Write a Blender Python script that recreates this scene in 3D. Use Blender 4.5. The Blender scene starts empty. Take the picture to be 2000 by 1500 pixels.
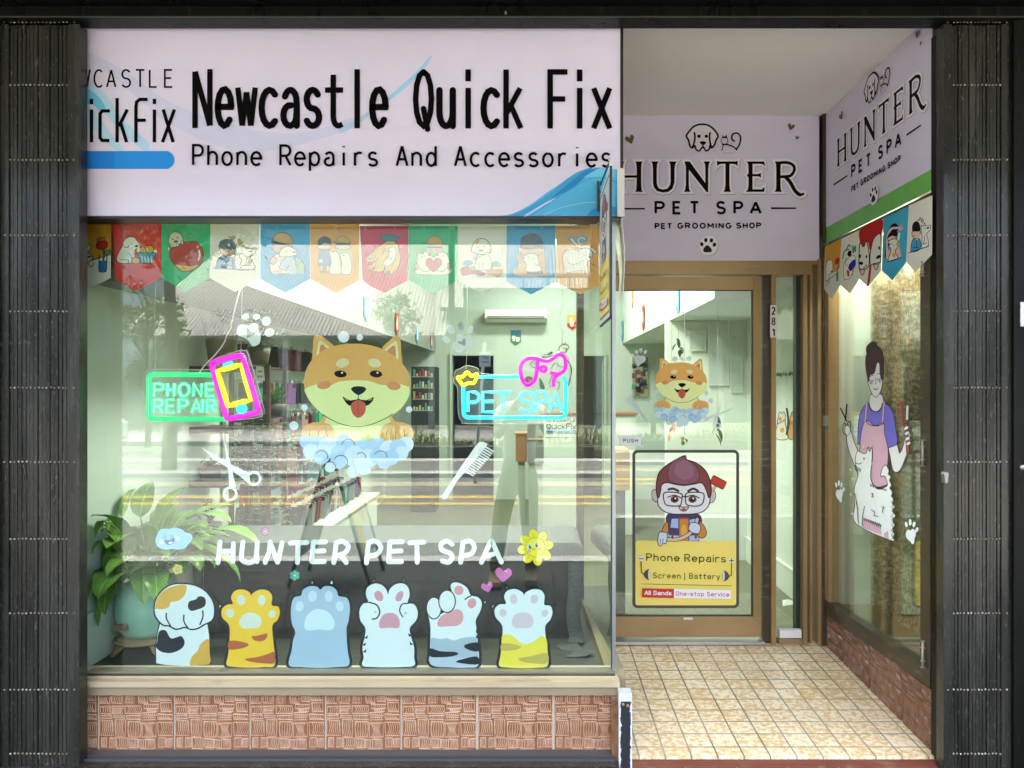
import bpy, bmesh, math, random
from mathutils import Vector, Matrix
from mathutils.geometry import tessellate_polygon
R = math.radians
random.seed(7)
S = bpy.context.scene
C = S.collection
# ---------------------------------------------------------------- camera
F, CX, CY, EYE = 1450.0, 1045.0, 755.0, 1.525
cd = bpy.data.cameras.new('camera'); cam = bpy.data.objects.new('camera', cd); C.objects.link(cam)
cam.location = (0, 0, EYE); cam.rotation_euler = (R(90), 0, 0)
cd.sensor_width = 36; cd.lens = 36 * F / 2000
cd.shift_x = (1000 - CX) / 2000; cd.shift_y = -(750 - CY) / 2000
cd.clip_start = 0.02; cd.clip_end = 400
S.camera = cam
# ---------------------------------------------------------------- sky, sun, exposure
W = bpy.data.worlds.new('World'); S.world = W; W.use_nodes = True
wn = W.node_tree.nodes; sky = wn.new('ShaderNodeTexSky'); sky.sky_type = 'NISHITA'; sky.sun_disc = False
sky.sun_elevation = R(70); sky.sun_rotation = R(194); sky.air_density = 1.0; sky.dust_density = 4.0
W.node_tree.links.new(sky.outputs[0], wn['Background'].inputs[0]); wn['Background'].inputs[1].default_value = 0.15
sl = bpy.data.lights.new('sun', 'SUN'); sun = bpy.data.objects.new('sun', sl); C.objects.link(sun)
sl.energy = 1.5; sl.angle = R(60); sl.color = (1, .93, .82)
sun.rotation_euler = (R(20), 0, R(-14))
S.view_settings.view_transform = 'Standard'; S.view_settings.look = 'None'; S.view_settings.gamma = 1
S.view_settings.exposure = 3.74
LAMP_E = 4
S.cycles.max_bounces = 10; S.cycles.transparent_max_bounces = 24; S.cycles.glossy_bounces = 5
S.cycles.use_denoising = True; S.cycles.caustics_reflective = False; S.cycles.caustics_refractive = False
# ---------------------------------------------------------------- helpers
def at(px, py, d): return Vector(((px - CX) * d / F, d, EYE - (py - CY) * d / F))
def X(px, d): return (px - CX) * d / F
def Z(py, d): return EYE - (py - CY) * d / F
def lin(h):
    if isinstance(h, tuple): return h
    v = [int(h[i:i+2], 16) / 255 for i in (0, 2, 4)]
    return tuple(c / 12.92 if c < .04045 else ((c + .055) / 1.055) ** 2.4 for c in v)
_m = {}
def mat(col, rough=.55, metal=0, spec=.5, emit=0, name=None):
    k = (col, rough, metal, spec, emit)
    if k in _m: return _m[k]
    m = bpy.data.materials.new(name or ('paint_%s' % (col if isinstance(col, str) else len(_m)))); m.use_nodes = True
    b = m.node_tree.nodes['Principled BSDF']; c = lin(col)
    b.inputs['Base Color'].default_value = (*c, 1); b.inputs['Roughness'].default_value = rough
    b.inputs['Metallic'].default_value = metal; b.inputs['Specular IOR Level'].default_value = spec
    if emit:
        b.inputs['Emission Color'].default_value = (*c, 1); b.inputs['Emission Strength'].default_value = emit
    _m[k] = m; return m
class NM:
    """small node-material writer"""
    def __init__(s, name, rough=.5, metal=0):
        s.m = bpy.data.materials.new(name); s.m.use_nodes = True; s.t = s.m.node_tree
        s.b = s.t.nodes['Principled BSDF']; s.b.inputs['Roughness'].default_value = rough; s.b.inputs['Metallic'].default_value = metal
        s.co = s.t.nodes.new('ShaderNodeTexCoord').outputs['Object']
    def n(s, typ, **kw):
        o = s.t.nodes.new(typ)
        for k, v in kw.items():
            if k in o.inputs.keys():
                if hasattr(v, 'is_output') or isinstance(v, bpy.types.NodeSocket): s.t.links.new(v, o.inputs[k])
                else: o.inputs[k].default_value = v
            else: setattr(o, k, v)
        return o
    def l(s, a, b): s.t.links.new(a, b)
    def scale(s, x, y, z, src=None):
        m = s.n('ShaderNodeMapping'); s.l(src or s.co, m.inputs[0]); m.inputs['Scale'].default_value = (x, y, z); return m.outputs[0]
    def noise(s, sc, vec=None, det=4, rough=.55):
        o = s.n('ShaderNodeTexNoise'); o.inputs['Scale'].default_value = sc; o.inputs['Detail'].default_value = det; o.inputs['Roughness'].default_value = rough
        s.l(vec or s.co, o.inputs['Vector']); return o.outputs['Fac']
    def ramp(s, fac, stops, const=False):
        o = s.n('ShaderNodeValToRGB'); s.l(fac, o.inputs[0]); e = o.color_ramp.elements
        if const: o.color_ramp.interpolation = 'CONSTANT'
        while len(e) < len(stops): e.new(.5)
        for i, (p, c) in enumerate(stops):
            e[i].position = p; c = lin(c) if not isinstance(c, (int, float)) else (c,) * 3; e[i].color = (*c, 1)
        return o.outputs[0]
    def mix(s, fac, a, b, mode='MIX'):
        o = s.n('ShaderNodeMix', data_type='RGBA', blend_type=mode)
        for i, v in ((0, fac), (6, a), (7, b)):
            if isinstance(v, bpy.types.NodeSocket): s.l(v, o.inputs[i])
            elif i == 0: o.inputs[0].default_value = v
            else: o.inputs[i].default_value = (*lin(v), 1)
        return o.outputs[2]
    def math(s, op, a, b=0):
        o = s.n('ShaderNodeMath', operation=op)
        for i, v in ((0, a), (1, b)):
            if isinstance(v, bpy.types.NodeSocket): s.l(v, o.inputs[i])
            else: o.inputs[i].default_value = v
        return o.outputs[0]
    def sep(s, v=None):
        o = s.n('ShaderNodeSeparateXYZ'); s.l(v or s.co, o.inputs[0]); return o.outputs
    def col(s, c): s.l(c, s.b.inputs['Base Color'])
    def ro(s, c): s.l(c, s.b.inputs['Roughness'])
    def bump(s, h, st=.3, dist=.01):
        o = s.n('ShaderNodeBump'); o.inputs['Strength'].default_value = st; o.inputs['Distance'].default_value = dist
        s.l(h, o.inputs['Height']); s.l(o.outputs[0], s.b.inputs['Normal'])
def tag(o, label=None, cat=None, group=None, kind=None):
    if label: o['label'] = label
    if cat: o['category'] = cat
    if group: o['group'] = group
    if kind: o['kind'] = kind
    return o
def thing(name, loc, label, cat, group=None, rz=0):
    o = bpy.data.objects.new(name, None); C.objects.link(o); o.location = loc; o.rotation_euler = (0, 0, rz); o.empty_display_size = .1
    return tag(o, label, cat, group)
def link(name, me, parent=None, world=True):
    o = bpy.data.objects.new(name, me); C.objects.link(o)
    if parent:
        o.parent = parent
        if world: o.matrix_parent_inverse = Matrix.LocRotScale(parent.location, parent.rotation_euler, None).inverted()
    return o
class MB:
    """collects boxes, tubes, prisms; builds ONE mesh object"""
    def __init__(s): s.v = []; s.f = []; s.mi = []; s.sm = []; s.mats = []
    def _m(s, m):
        if m is None: return 0
        if m not in s.mats: s.mats.append(m)
        return s.mats.index(m)
    def add(s, vs, fs, m=None, smooth=False):
        o = len(s.v); s.v += [tuple(v) for v in vs]; k = s._m(m)
        for f in fs: s.f.append([i + o for i in f]); s.mi.append(k); s.sm.append(smooth)
        return s
    def box(s, x0, x1, y0, y1, z0, z1, m=None, M=None):
        vs = [Vector(p) for p in ((x0,y0,z0),(x1,y0,z0),(x1,y1,z0),(x0,y1,z0),(x0,y0,z1),(x1,y0,z1),(x1,y1,z1),(x0,y1,z1))]
        if M: vs = [M @ v for v in vs]
        return s.add(vs, [(0,3,2,1),(4,5,6,7),(0,1,5,4),(1,2,6,5),(2,3,7,6),(3,0,4,7)], m)
    def prism(s, poly, axis, a, b, m=None, smooth=False):
        """poly 2-D, extruded along axis from a to b"""
        def mk(p, t): return {'x': (t, p[0], p[1]), 'y': (p[0], t, p[1]), 'z': (p[0], p[1], t)}[axis]
        n = len(poly); vs = [mk(p, a) for p in poly] + [mk(p, b) for p in poly]
        tr = [tuple(t) for t in tessellate_polygon([[Vector((p[0], p[1], 0)) for p in poly]])]
        s.add(vs, [], m); o = len(s.v) - 2 * n; k = s._m(m)
        for t in tr:
            s.f.append([o + i for i in t]); s.mi.append(k); s.sm.append(False)
            s.f.append([o + n + i for i in reversed(t)]); s.mi.append(k); s.sm.append(False)
        for i in range(n):
            j = (i + 1) % n; s.f.append([o + i, o + j, o + n + j, o + n + i]); s.mi.append(k); s.sm.append(smooth)
        return s
    def tube(s, pts, r, m=None, n=8, closed=False, cap=True):
        pts = [Vector(p) for p in pts]; rings = []; N = len(pts); up = None
        for i, p in enumerate(pts):
            a = pts[i - 1] if (i or closed) else p; b = pts[(i + 1) % N] if (i < N - 1 or closed) else p
            t = (b - a).normalized() if (b - a).length > 1e-9 else Vector((0, 0, 1))
            if up is None: up = Vector((0, 0, 1)) if abs(t.z) < .9 else Vector((1, 0, 0))
            u = t.cross(up)
            if u.length < 1e-6: u = t.orthogonal()
            u.normalize(); w = u.cross(t).normalized(); up = w
            rr = r[i] if isinstance(r, (list, tuple)) else r
            rings.append([p + (u * math.cos(q) + w * math.sin(q)) * rr for q in [2 * math.pi * k / n for k in range(n)]])
        vs = [v for rg in rings for v in rg]; fs = []
        for i in range(N - (0 if closed else 1)):
            for k in range(n):
                a, b = i * n, ((i + 1) % N) * n; fs.append((a + k, a + (k + 1) % n, b + (k + 1) % n, b + k))
        if cap and not closed: fs += [tuple(reversed(range(n))), tuple(range((N - 1) * n, N * n))]
        return s.add(vs, fs, m, True)
    def lathe(s, prof, c, m=None, n=24):
        """prof [(r,z)]"""
        vs = [(c[0] + r * math.cos(2*math.pi*k/n), c[1] + r * math.sin(2*math.pi*k/n), c[2] + z) for r, z in prof for k in range(n)]
        fs = [(i*n+k, i*n+(k+1) % n, (i+1)*n+(k+1) % n, (i+1)*n+k) for i in range(len(prof)-1) for k in range(n)]
        return s.add(vs, fs, m, True)
    def ball(s, c, rx, ry, rz, m=None, n=12, k=8):
        prof = [(math.sin(math.pi*i/k), -math.cos(math.pi*i/k)) for i in range(k+1)]
        vs = [(c[0] + rx*r*math.cos(2*math.pi*j/n), c[1] + ry*r*math.sin(2*math.pi*j/n), c[2] + rz*z) for r, z in prof for j in range(n)]
        fs = [(i*n+j, i*n+(j+1) % n, (i+1)*n+(j+1) % n, (i+1)*n+j) for i in range(k) for j in range(n)]
        return s.add(vs, fs, m, True)
    def mesh(s, name, m=None):
        me = bpy.data.meshes.new(name); me.from_pydata(s.v, [], s.f)
        for mm in (s.mats or [m]): me.materials.append(mm)
        me.polygons.foreach_set('material_index', s.mi); me.polygons.foreach_set('use_smooth', s.sm); me.validate(); me.update()
        return me
    def build(s, name, m=None, parent=None, bevel=0):
        if parent is None and s.v:      # origin at the middle of its base
            n = len(s.v); lo = [min(v[i] for v in s.v) for i in range(3)]; hi = [max(v[i] for v in s.v) for i in range(3)]
            o = ((lo[0]+hi[0])/2, (lo[1]+hi[1])/2, lo[2])
            s.v = [(v[0]-o[0], v[1]-o[1], v[2]-o[2]) for v in s.v]
            ob = link(name, s.mesh(name, m)); ob.location = o
        else: ob = link(name, s.mesh(name, m), parent)
        if bevel:
            b = ob.modifiers.new('bevel', 'BEVEL'); b.width = bevel; b.segments = 2; b.limit_method = 'ANGLE'
        return ob
def crom(p, closed=True, k=6):
    n = len(p); out = []
    for i in range(n if closed else n - 1):
        if closed: a, b, c, d = p[i-1], p[i], p[(i+1) % n], p[(i+2) % n]
        else: a, b, c, d = p[max(i-1, 0)], p[i], p[i+1], p[min(i+2, n-1)]
        for j in range(k):
            t = j / k; out.append(tuple(.5*((2*b[q]) + (-a[q]+c[q])*t + (2*a[q]-5*b[q]+4*c[q]-d[q])*t*t + (-a[q]+3*b[q]-3*c[q]+d[q])*t**3) for q in range(len(b))))
    if not closed: out.append(tuple(p[-1]))
    return out
def arc(cx, cy, rx, ry, a0, a1, n=12):
    return [(cx + rx*math.cos(R(a0 + (a1-a0)*i/n)), cy + ry*math.sin(R(a0 + (a1-a0)*i/n))) for i in range(n+1)]
def rrect(x0, y0, x1, y1, r, n=5):
    return arc(x1-r, y1-r, r, r, 0, 90, n) + arc(x0+r, y1-r, r, r, 90, 180, n) + arc(x0+r, y0+r, r, r, 180, 270, n) + arc(x1-r, y0+r, r, r, 270, 360, n)
def rot(pts, a, c=(0, 0)):
    ca, sa = math.cos(R(a)), math.sin(R(a)); return [(c[0] + (x-c[0])*ca - (y-c[1])*sa, c[1] + (x-c[0])*sa + (y-c[1])*ca) for x, y in pts]
class Art:
    """printed or cut shapes on a real flat face: every shape 0.06 mm proud of the one below. Local y runs DOWN."""
    def __init__(s, mp, nrm, xf=None, eps=6e-5, rough=.5):
        s.mp = mp; s.n = Vector(nrm); s.xf = xf or (lambda x, y: (x, y)); s.k = 0; s.eps = eps; s.mb = MB(); s.rough = rough
    def P(s, x, y):
        return Vector(s.mp(*s.xf(x, y))) + s.n * (s.k * s.eps)
    def fill(s, pts, col):
        s.k += 1
        q = [pts[0]]
        for p in pts[1:]:
            if abs(p[0]-q[-1][0]) + abs(p[1]-q[-1][1]) > 1e-7: q.append(p)
        tr = tessellate_polygon([[Vector((x, y, 0)) for x, y in q]])
        s.mb.add([s.P(x, y) for x, y in q], [tuple(t) for t in tr], mat(col, s.rough, 0, .03 if sum(lin(col)) < .12 else .2)); return s
    def sfill(s, pts, col): return s.fill(crom(pts), col)
    def ell(s, cx, cy, rx, ry, col, a=0, n=20): return s.fill(rot(arc(cx, cy, rx, ry, 0, 360, n)[:-1], a, (cx, cy)), col)
    def line(s, pts, w, col, smooth=False, closed=False, cap='round'):
        if smooth: pts = crom(pts, closed)
        q = [pts[0]]
        for p in pts[1:]:
            if math.hypot(p[0]-q[-1][0], p[1]-q[-1][1]) > w*.02: q.append(p)
        if len(q) < 2: return s
        if not closed:                      # split at very sharp corners
            for i in range(1, len(q)-1):
                a = (q[i][0]-q[i-1][0], q[i][1]-q[i-1][1]); b = (q[i+1][0]-q[i][0], q[i+1][1]-q[i][1])
                if (a[0]*b[0]+a[1]*b[1]) / (math.hypot(*a)*math.hypot(*b)) < -.25:
                    s.line(q[:i+1], w, col, cap=cap); s.line(q[i:], w, col, cap=cap); return s
        elif math.hypot(q[0][0]-q[-1][0], q[0][1]-q[-1][1]) < w*.02: q.pop()
        s.k += 1; n = len(q); L = []; Rr = []; h = w/2
        for i in range(n):
            a = q[i-1] if (i or closed) else None; c = q[(i+1) % n] if (i < n-1 or closed) else None; b = q[i]
            def nr(p, r):
                dx, dy = r[0]-p[0], r[1]-p[1]; d = math.hypot(dx, dy) or 1; return (-dy/d, dx/d)
            if a is None: m = nr(b, c); g = 1
            elif c is None: m = nr(a, b); g = 1
            else:
                n1, n2 = nr(a, b), nr(b, c); mx, my = n1[0]+n2[0], n1[1]+n2[1]; d = math.hypot(mx, my) or 1; m = (mx/d, my/d)
                g = min(1/max(m[0]*n1[0]+m[1]*n1[1], .3), 1.9)
            L.append((b[0]+m[0]*h*g, b[1]+m[1]*h*g)); Rr.append((b[0]-m[0]*h*g, b[1]-m[1]*h*g))
        vs = L + Rr; fs = [(i, (i+1) % n, n+(i+1) % n, n+i) for i in range(n if closed else n-1)]
        if not closed and cap == 'round':
            for e, o in ((0, 1), (n-1, n-2)):
                ang = math.degrees(math.atan2(q[e][1]-q[o][1], q[e][0]-q[o][0])); c = arc(q[e][0], q[e][1], h, h, ang+90, ang-90, 7)
                base = len(vs); vs += c[1:-1]; k = len(c)-2
                A, B = (e, n+e) if e else (n+e, e)
                fs.append((A, *range(base, base+k), B))
        s.mb.add([s.P(x, y) for x, y in vs], fs, mat(col, s.rough, 0, .03 if sum(lin(col)) < .12 else .2)); return s
    def blob(s, pts, col, oc, w, smooth=True):
        if smooth: pts = crom(pts)
        s.fill(pts, col); s.line(pts, w, oc, closed=True); return s
    def build(s, name, parent=None): return s.mb.build(name, None, parent)
# ------------------------------------------------ stroke lettering; cap height 1, y up, x in 0..w
def _a(cx, cy, rx, ry, a0, a1): return arc(cx, cy, rx, ry, a0, a1, 12)
G = {
 'A': [[(0,0),(.31,1),(.62,0)],[(.11,.33),(.51,.33)]], 'B': [[(0,.52),(.3,.52)]+_a(.3,.76,.24,.24,-90,90)+[(0,1),(0,0),(.32,0)]+_a(.32,.26,.27,.26,-90,90)],
 'C': [_a(.34,.5,.34,.5,50,310)], 'D': [[(0,0),(0,1),(.22,1)]+_a(.22,.5,.4,.5,90,-90)+[(0,0)]], 'E': [[(.52,1),(0,1),(0,0),(.54,0)],[(0,.52),(.46,.52)]],
 'F': [[(.54,1),(0,1),(0,0)],[(0,.5),(.46,.5)]], 'G': [_a(.34,.5,.34,.5,50,330)+[(.66,.46),(.4,.46)]], 'H': [[(0,0),(0,1)],[(.58,0),(.58,1)],[(0,.52),(.58,.52)]],
 'I': [[(0,0),(0,1)]], 'L': [[(0,1),(0,0),(.5,0)]], 'M': [[(0,0),(0,1),(.36,.3),(.72,1),(.72,0)]], 'N': [[(0,0),(0,1),(.58,0),(.58,1)]],
 'O': [_a(.33,.5,.33,.5,90,450)], 'P': [[(0,0),(0,1),(.3,1)]+_a(.3,.74,.27,.26,90,-90)+[(0,.48)]], 'Q': [_a(.33,.5,.33,.5,90,450),[(.33,.32),(.5,-.06)]],
 'R': [[(0,0),(0,1),(.3,1)]+_a(.3,.74,.27,.26,90,-90)+[(0,.48)],[(.3,.48),(.58,0)]], 'S': [_a(.3,.75,.28,.25,25,270)+_a(.3,.25,.3,.25,90,-155)],
 'T': [[(0,1),(.62,1)],[(.31,1),(.31,0)]], 'U': [[(0,1),(0,.3)]+_a(.29,.3,.29,.3,180,360)+[(.58,1)]], 'W': [[(0,1),(.19,0),(.38,.9),(.57,0),(.76,1)]],
 'a': [_a(.27,.42,.24,.24,150,20)+[(.51,.35),(.51,0)],_a(.25,.19,.25,.19,80,370)], 'b': [[(0,1),(0,0)],_a(.26,.33,.26,.33,180,-180)],
 'c': [_a(.29,.33,.29,.33,48,312)], 'd': [[(.52,1),(.52,0)],_a(.26,.33,.26,.33,0,360)], 'e': [[(.01,.34),(.56,.34)]+_a(.285,.33,.285,.33,4,318)],
 'f': [[(.42,.98)]+_a(.36,.8,.18,.2,90,180)+[(.18,0)],[(0,.64),(.38,.64)]], 'h': [[(0,1),(0,0)],[(0,.38)]+_a(.25,.4,.25,.26,165,0)+[(.5,0)]],
 'i': [[(0,0),(0,.66)],[(0,.92),(0,.98)]], 'k': [[(0,1),(0,0)],[(.47,.66),(.02,.24)],[(.17,.38),(.5,0)]], 'l': [[(0,0),(0,1)]],
 'm': [[(0,0),(0,.66)],[(0,.4)]+_a(.19,.46,.19,.2,160,0)+[(.38,0)],[(.38,.4)]+_a(.57,.46,.19,.2,160,0)+[(.76,0)]], 'n': [[(0,0),(0,.66)],[(0,.38)]+_a(.25,.4,.25,.26,165,0)+[(.5,0)]],
 'o': [_a(.28,.33,.28,.33,90,450)], 'p': [[(0,.66),(0,-.28)],_a(.27,.33,.27,.33,180,-180)], 'r': [[(0,0),(0,.66)],[(0,.34)]+_a(.26,.38,.26,.27,165,60)],
 's': [_a(.24,.49,.22,.17,30,270)+_a(.24,.16,.24,.16,90,-155)], 't': [[(.2,.9),(.2,.18)]+_a(.38,.18,.18,.18,180,290),[(0,.66),(.46,.66)]],
 'u': [[(0,.66),(0,.26)]+_a(.25,.26,.25,.26,180,360)+[(.5,.66)],[(.5,.3),(.5,0)]], 'v': [[(0,.66),(.25,0),(.5,.66)]], 'w': [[(0,.66),(.16,0),(.33,.62),(.5,0),(.66,.66)]],
 'x': [[(0,.66),(.5,0)],[(.5,.66),(0,0)]], 'y': [[(0,.66),(.27,.02)],[(.54,.66),(.2,-.28)]], '-': [[(0,.38),(.4,.38)]], '|': [[(0,-.15),(0,1.05)]],
 '2': [_a(.27,.72,.26,.28,160,-25)+[(.02,0),(.56,0)]], '8': [_a(.28,.75,.23,.24,-90,270),_a(.28,.26,.28,.26,90,450)], '1': [[(.02,.78),(.25,1),(.25,0)]], '5': [[(.5,1),(.08,1),(.04,.56)]+_a(.25,.32,.27,.32,130,-150)],
 '&': [[(0,0)]]}
def gw(ch): return max(p[0] for st in G[ch] for p in st)
def text(a, s, x, y, cap, sx, wt, col, gap=.25, centers=None, slope=0, capst='round', path=None):
    """x,y = left end of baseline (local, y down)."""
    cx = x
    for i, ch in enumerate(s):
        if ch == ' ': cx += (.34 + gap*.5) * sx; continue
        w = gw(ch) * sx; x0 = (centers[i] - w/2) if centers else cx
        for st in G[ch]:
            pts = [(x0 + px*sx, y + slope*(x0 + px*sx - x) - (wt/2 + py*(cap - wt))) for px, py in st]
            if path: pts = [path(*p) for p in pts]
            a.line(pts, wt, col, cap=capst)
        cx += w + gap*sx
    return cx - gap*sx
def tlen(s, sx, gap): return sum(((.34+gap*.5) if c == ' ' else gw(c)+gap)*sx for c in s) - gap*sx
def fit(a, s, x0, x1, y, cap, wt, col, gap=.3, **kw):
    sx = (x1-x0-wt) / (tlen(s, 1, gap)); return text(a, s, x0+wt/2, y, cap, sx, wt, col, gap, **kw)
def glassmat(name, refl, tint, fres=1.0):
    m = bpy.data.materials.new(name); m.use_nodes = True; t = m.node_tree; t.nodes.clear()
    o = t.nodes.new('ShaderNodeOutputMaterial'); mx = t.nodes.new('ShaderNodeMixShader'); tr = t.nodes.new('ShaderNodeBsdfTransparent'); gl = t.nodes.new('ShaderNodeBsdfGlossy')
    tr.inputs[0].default_value = (*tint, 1); gl.inputs['Roughness'].default_value = 0.0; gl.inputs[0].default_value = (.97, 1, .96, 1)
    fr = t.nodes.new('ShaderNodeFresnel'); fr.inputs[0].default_value = 1.5
    ad = t.nodes.new('ShaderNodeMath'); ad.operation = 'MULTIPLY_ADD'; ad.inputs[1].default_value = fres; ad.inputs[2].default_value = refl
    t.links.new(fr.outputs[0], ad.inputs[0]); t.links.new(ad.outputs[0], mx.inputs[0]); t.links.new(tr.outputs[0], mx.inputs[1]); t.links.new(gl.outputs[0], mx.inputs[2]); t.links.new(mx.outputs[0], o.inputs[0])
    return m
def frost(m, f):
    t = m.node_tree; o = t.nodes['Material Output']; src = o.inputs[0].links[0].from_socket; d = t.nodes.new('ShaderNodeBsdfDiffuse'); d.inputs[0].default_value = (.9, .95, .92, 1); tl = t.nodes.new('ShaderNodeBsdfTranslucent'); a = t.nodes.new('ShaderNodeMixShader'); a.inputs[0].default_value = .3; b = t.nodes.new('ShaderNodeMixShader'); b.inputs[0].default_value = f
    t.links.new(d.outputs[0], a.inputs[1]); t.links.new(tl.outputs[0], a.inputs[2]); t.links.new(src, b.inputs[1]); t.links.new(a.outputs[0], b.inputs[2]); t.links.new(b.outputs[0], o.inputs[0]); return m
def zx(ox, oy, s): return lambda x, y: (ox + x/s, oy + y/s)
def onY(d): return lambda px, py: at(px, py, d)
def onX(xx): return lambda px, py: Vector((xx, xx*F/(px-CX), EYE - (py-CY)*xx/(px-CX)))
VN = (0, -1, 0); XN = (-1, 0, 0)
# ================================================================ materials of the setting
def m_black():
    n = NM('black_gloss_paint', .32); f = n.noise(9, n.scale(1, 1, .25)); n.col(n.mix(n.math('MULTIPLY', n.ramp(n.noise(60, n.scale(1, 1, .12)), [(.62, 0.0), (.72, 1.0)]), .35), n.ramp(f, [(.3, (.003, .0035, .0025)), (.75, (.007, .008, .006))]), (.04, .04, .035)))
    n.ro(n.ramp(f, [(.25, .22), (.8, .42)])); n.b.inputs['Specular IOR Level'].default_value = .12; n.bump(n.noise(160), .25, .002); return n.m
BLACK = m_black()
def m_gate():
    n = NM('worn_gate_steel', .35, .1); f = n.noise(14, n.scale(1, 1, .1), 6); sp = n.ramp(n.noise(95, n.scale(1, 1, .35), 5, .7), [(.6, 0.0), (.68, 1.0)])
    z = n.sep()[2]; low = n.ramp(n.math('MULTIPLY_ADD', z, -1), [(0.0, 0.0), (1.0, 1.0)])
    n.col(n.mix(n.math('MULTIPLY', sp, .45), n.ramp(f, [(.28, (.008, .009, .006)), (.6, (.024, .0245, .018)), (.85, (.058, .055, .042))]), (.16, .15, .12)))
    n.ro(n.ramp(f, [(.25, .16), (.8, .34)])); n.b.inputs['Specular IOR Level'].default_value = .5; n.bump(n.noise(70, n.scale(1, 1, .2)), .2, .004); return n.m
GATE = m_gate()
def m_lilac():
    n = NM('lilac_corflute', .38); n.col(n.ramp(n.noise(2.2), [(.3, (.67, .625, .78)), (.7, (.73, .685, .83))]))
    w = n.n('ShaderNodeTexWave', wave_type='BANDS', bands_direction='Z'); w.inputs['Scale'].default_value = 48; w.inputs['Distortion'].default_value = .0
    n.l(n.co, w.inputs['Vector']); n.bump(n.math('ADD', w.outputs['Fac'], n.math('MULTIPLY', n.noise(5), 1.6)), .12, .003); return n.m
LILAC = m_lilac()
def m_bronze(c0, c1, name, sc=3):
    n = NM(name, .34, .35); n.col(n.mix(n.ramp(n.noise(40, n.scale(.2, .2, 1), 5), [(.58, 0.0), (.75, .5)]), n.ramp(n.noise(sc), [(.3, c0), (.7, c1)]), (.34, .28, .17))); n.bump(n.noise(120), .12, .001); return n.m
BRONZE = m_bronze((.30, .19, .08), (.37, .245, .11), 'bronze_anodised'); BRONZEV = m_bronze((.25, .165, .065), (.33, .225, .095), 'bronze_anodised_edge'); DBRONZE = m_bronze((.045, .033, .018), (.085, .062, .034), 'dark_bronze')
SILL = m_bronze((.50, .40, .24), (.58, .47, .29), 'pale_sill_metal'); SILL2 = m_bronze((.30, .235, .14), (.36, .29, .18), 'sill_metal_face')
OLIVE = m_bronze((.2, .18, .1), (.28, .25, .15), 'olive_channel')
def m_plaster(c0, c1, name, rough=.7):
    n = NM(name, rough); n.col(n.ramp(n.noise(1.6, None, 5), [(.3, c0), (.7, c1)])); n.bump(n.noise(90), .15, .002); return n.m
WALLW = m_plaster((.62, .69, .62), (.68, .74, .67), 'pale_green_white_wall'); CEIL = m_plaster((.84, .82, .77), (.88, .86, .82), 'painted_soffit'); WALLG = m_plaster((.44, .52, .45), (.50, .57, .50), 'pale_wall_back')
def m_tilefloor():
    n = NM('mottled_entry_tiles', .3); T = .1085; xs = n.sep()
    def ln(v, off, w):
        q = n.math('FRACT', n.math('ADD', n.math('DIVIDE', v, T), off)); return n.math('GREATER_THAN', n.math('ABSOLUTE', n.math('SUBTRACT', q, .5)), .5 - w)
    gx, gy = ln(xs[0], .36, .034), ln(xs[1], .12, .032); g = n.math('MAXIMUM', gx, gy)
    cell = n.n('ShaderNodeTexWhiteNoise', noise_dimensions='2D'); sn = n.n('ShaderNodeVectorMath', operation='SNAP'); sn.inputs[1].default_value = (T, T, 9)
    ad = n.n('ShaderNodeVectorMath', operation='ADD'); ad.inputs[1].default_value = (.36*T, .12*T, 0); n.l(n.co, ad.inputs[0]); n.l(ad.outputs[0], sn.inputs[0]); n.l(sn.outputs[0], cell.inputs['Vector'])
    f = n.math('ADD', n.noise(38, n.scale(1, 1.25, 1), 7, .68), n.math('MULTIPLY', n.math('SUBTRACT', cell.outputs['Value'], .5), .06))
    c = n.ramp(f, [(.40, (.84, .72, .52)), (.49, (.80, .66, .44)), (.515, (.68, .48, .25)), (.62, (.60, .40, .18))])
    dirt = n.ramp(n.noise(1.5, None, 5), [(.35, .6), (.65, 1.0)])
    grout = n.ramp(n.noise(3), [(.4, (.17, .15, .11)), (.62, (.36, .315, .24))])
    n.col(n.mix(g, c, grout)); n.ro(n.mix(g, (.32, .32, .32), (.8, .8, .8))); n.bump(n.math('SUBTRACT', n.math('MULTIPLY', n.noise(30), .25), g), .35, .003); return n.m
TILEF = m_tilefloor()
def m_granite():
    n = NM('speckled_stone', .35); v = n.n('ShaderNodeTexVoronoi'); v.inputs['Scale'].default_value = 70; n.l(n.co, v.inputs['Vector']); sp = n.sep(v.outputs['Color'])[0]
    f = n.math('ADD', n.math('MULTIPLY', sp, .55), n.math('MULTIPLY', n.noise(5, None, 5), .5))
    n.col(n.ramp(f, [(.30, (.07, .04, .018)), (.45, (.22, .14, .06)), (.58, (.40, .28, .14)), (.74, (.72, .58, .38))])); return n.m
GRAN = m_granite()
def m_asphalt(c0, c1, name, sc=70, r=.85):
    n = NM(name, r); n.col(n.ramp(n.math('ADD', n.math('MULTIPLY', n.noise(sc, None, 6), .6), n.math('MULTIPLY', n.noise(.6), .4)), [(.35, c0), (.65, c1)])); n.bump(n.noise(sc), .3, .004); return n.m
ASPH = m_asphalt((.05, .05, .05), (.085, .085, .08), 'asphalt')
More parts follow.
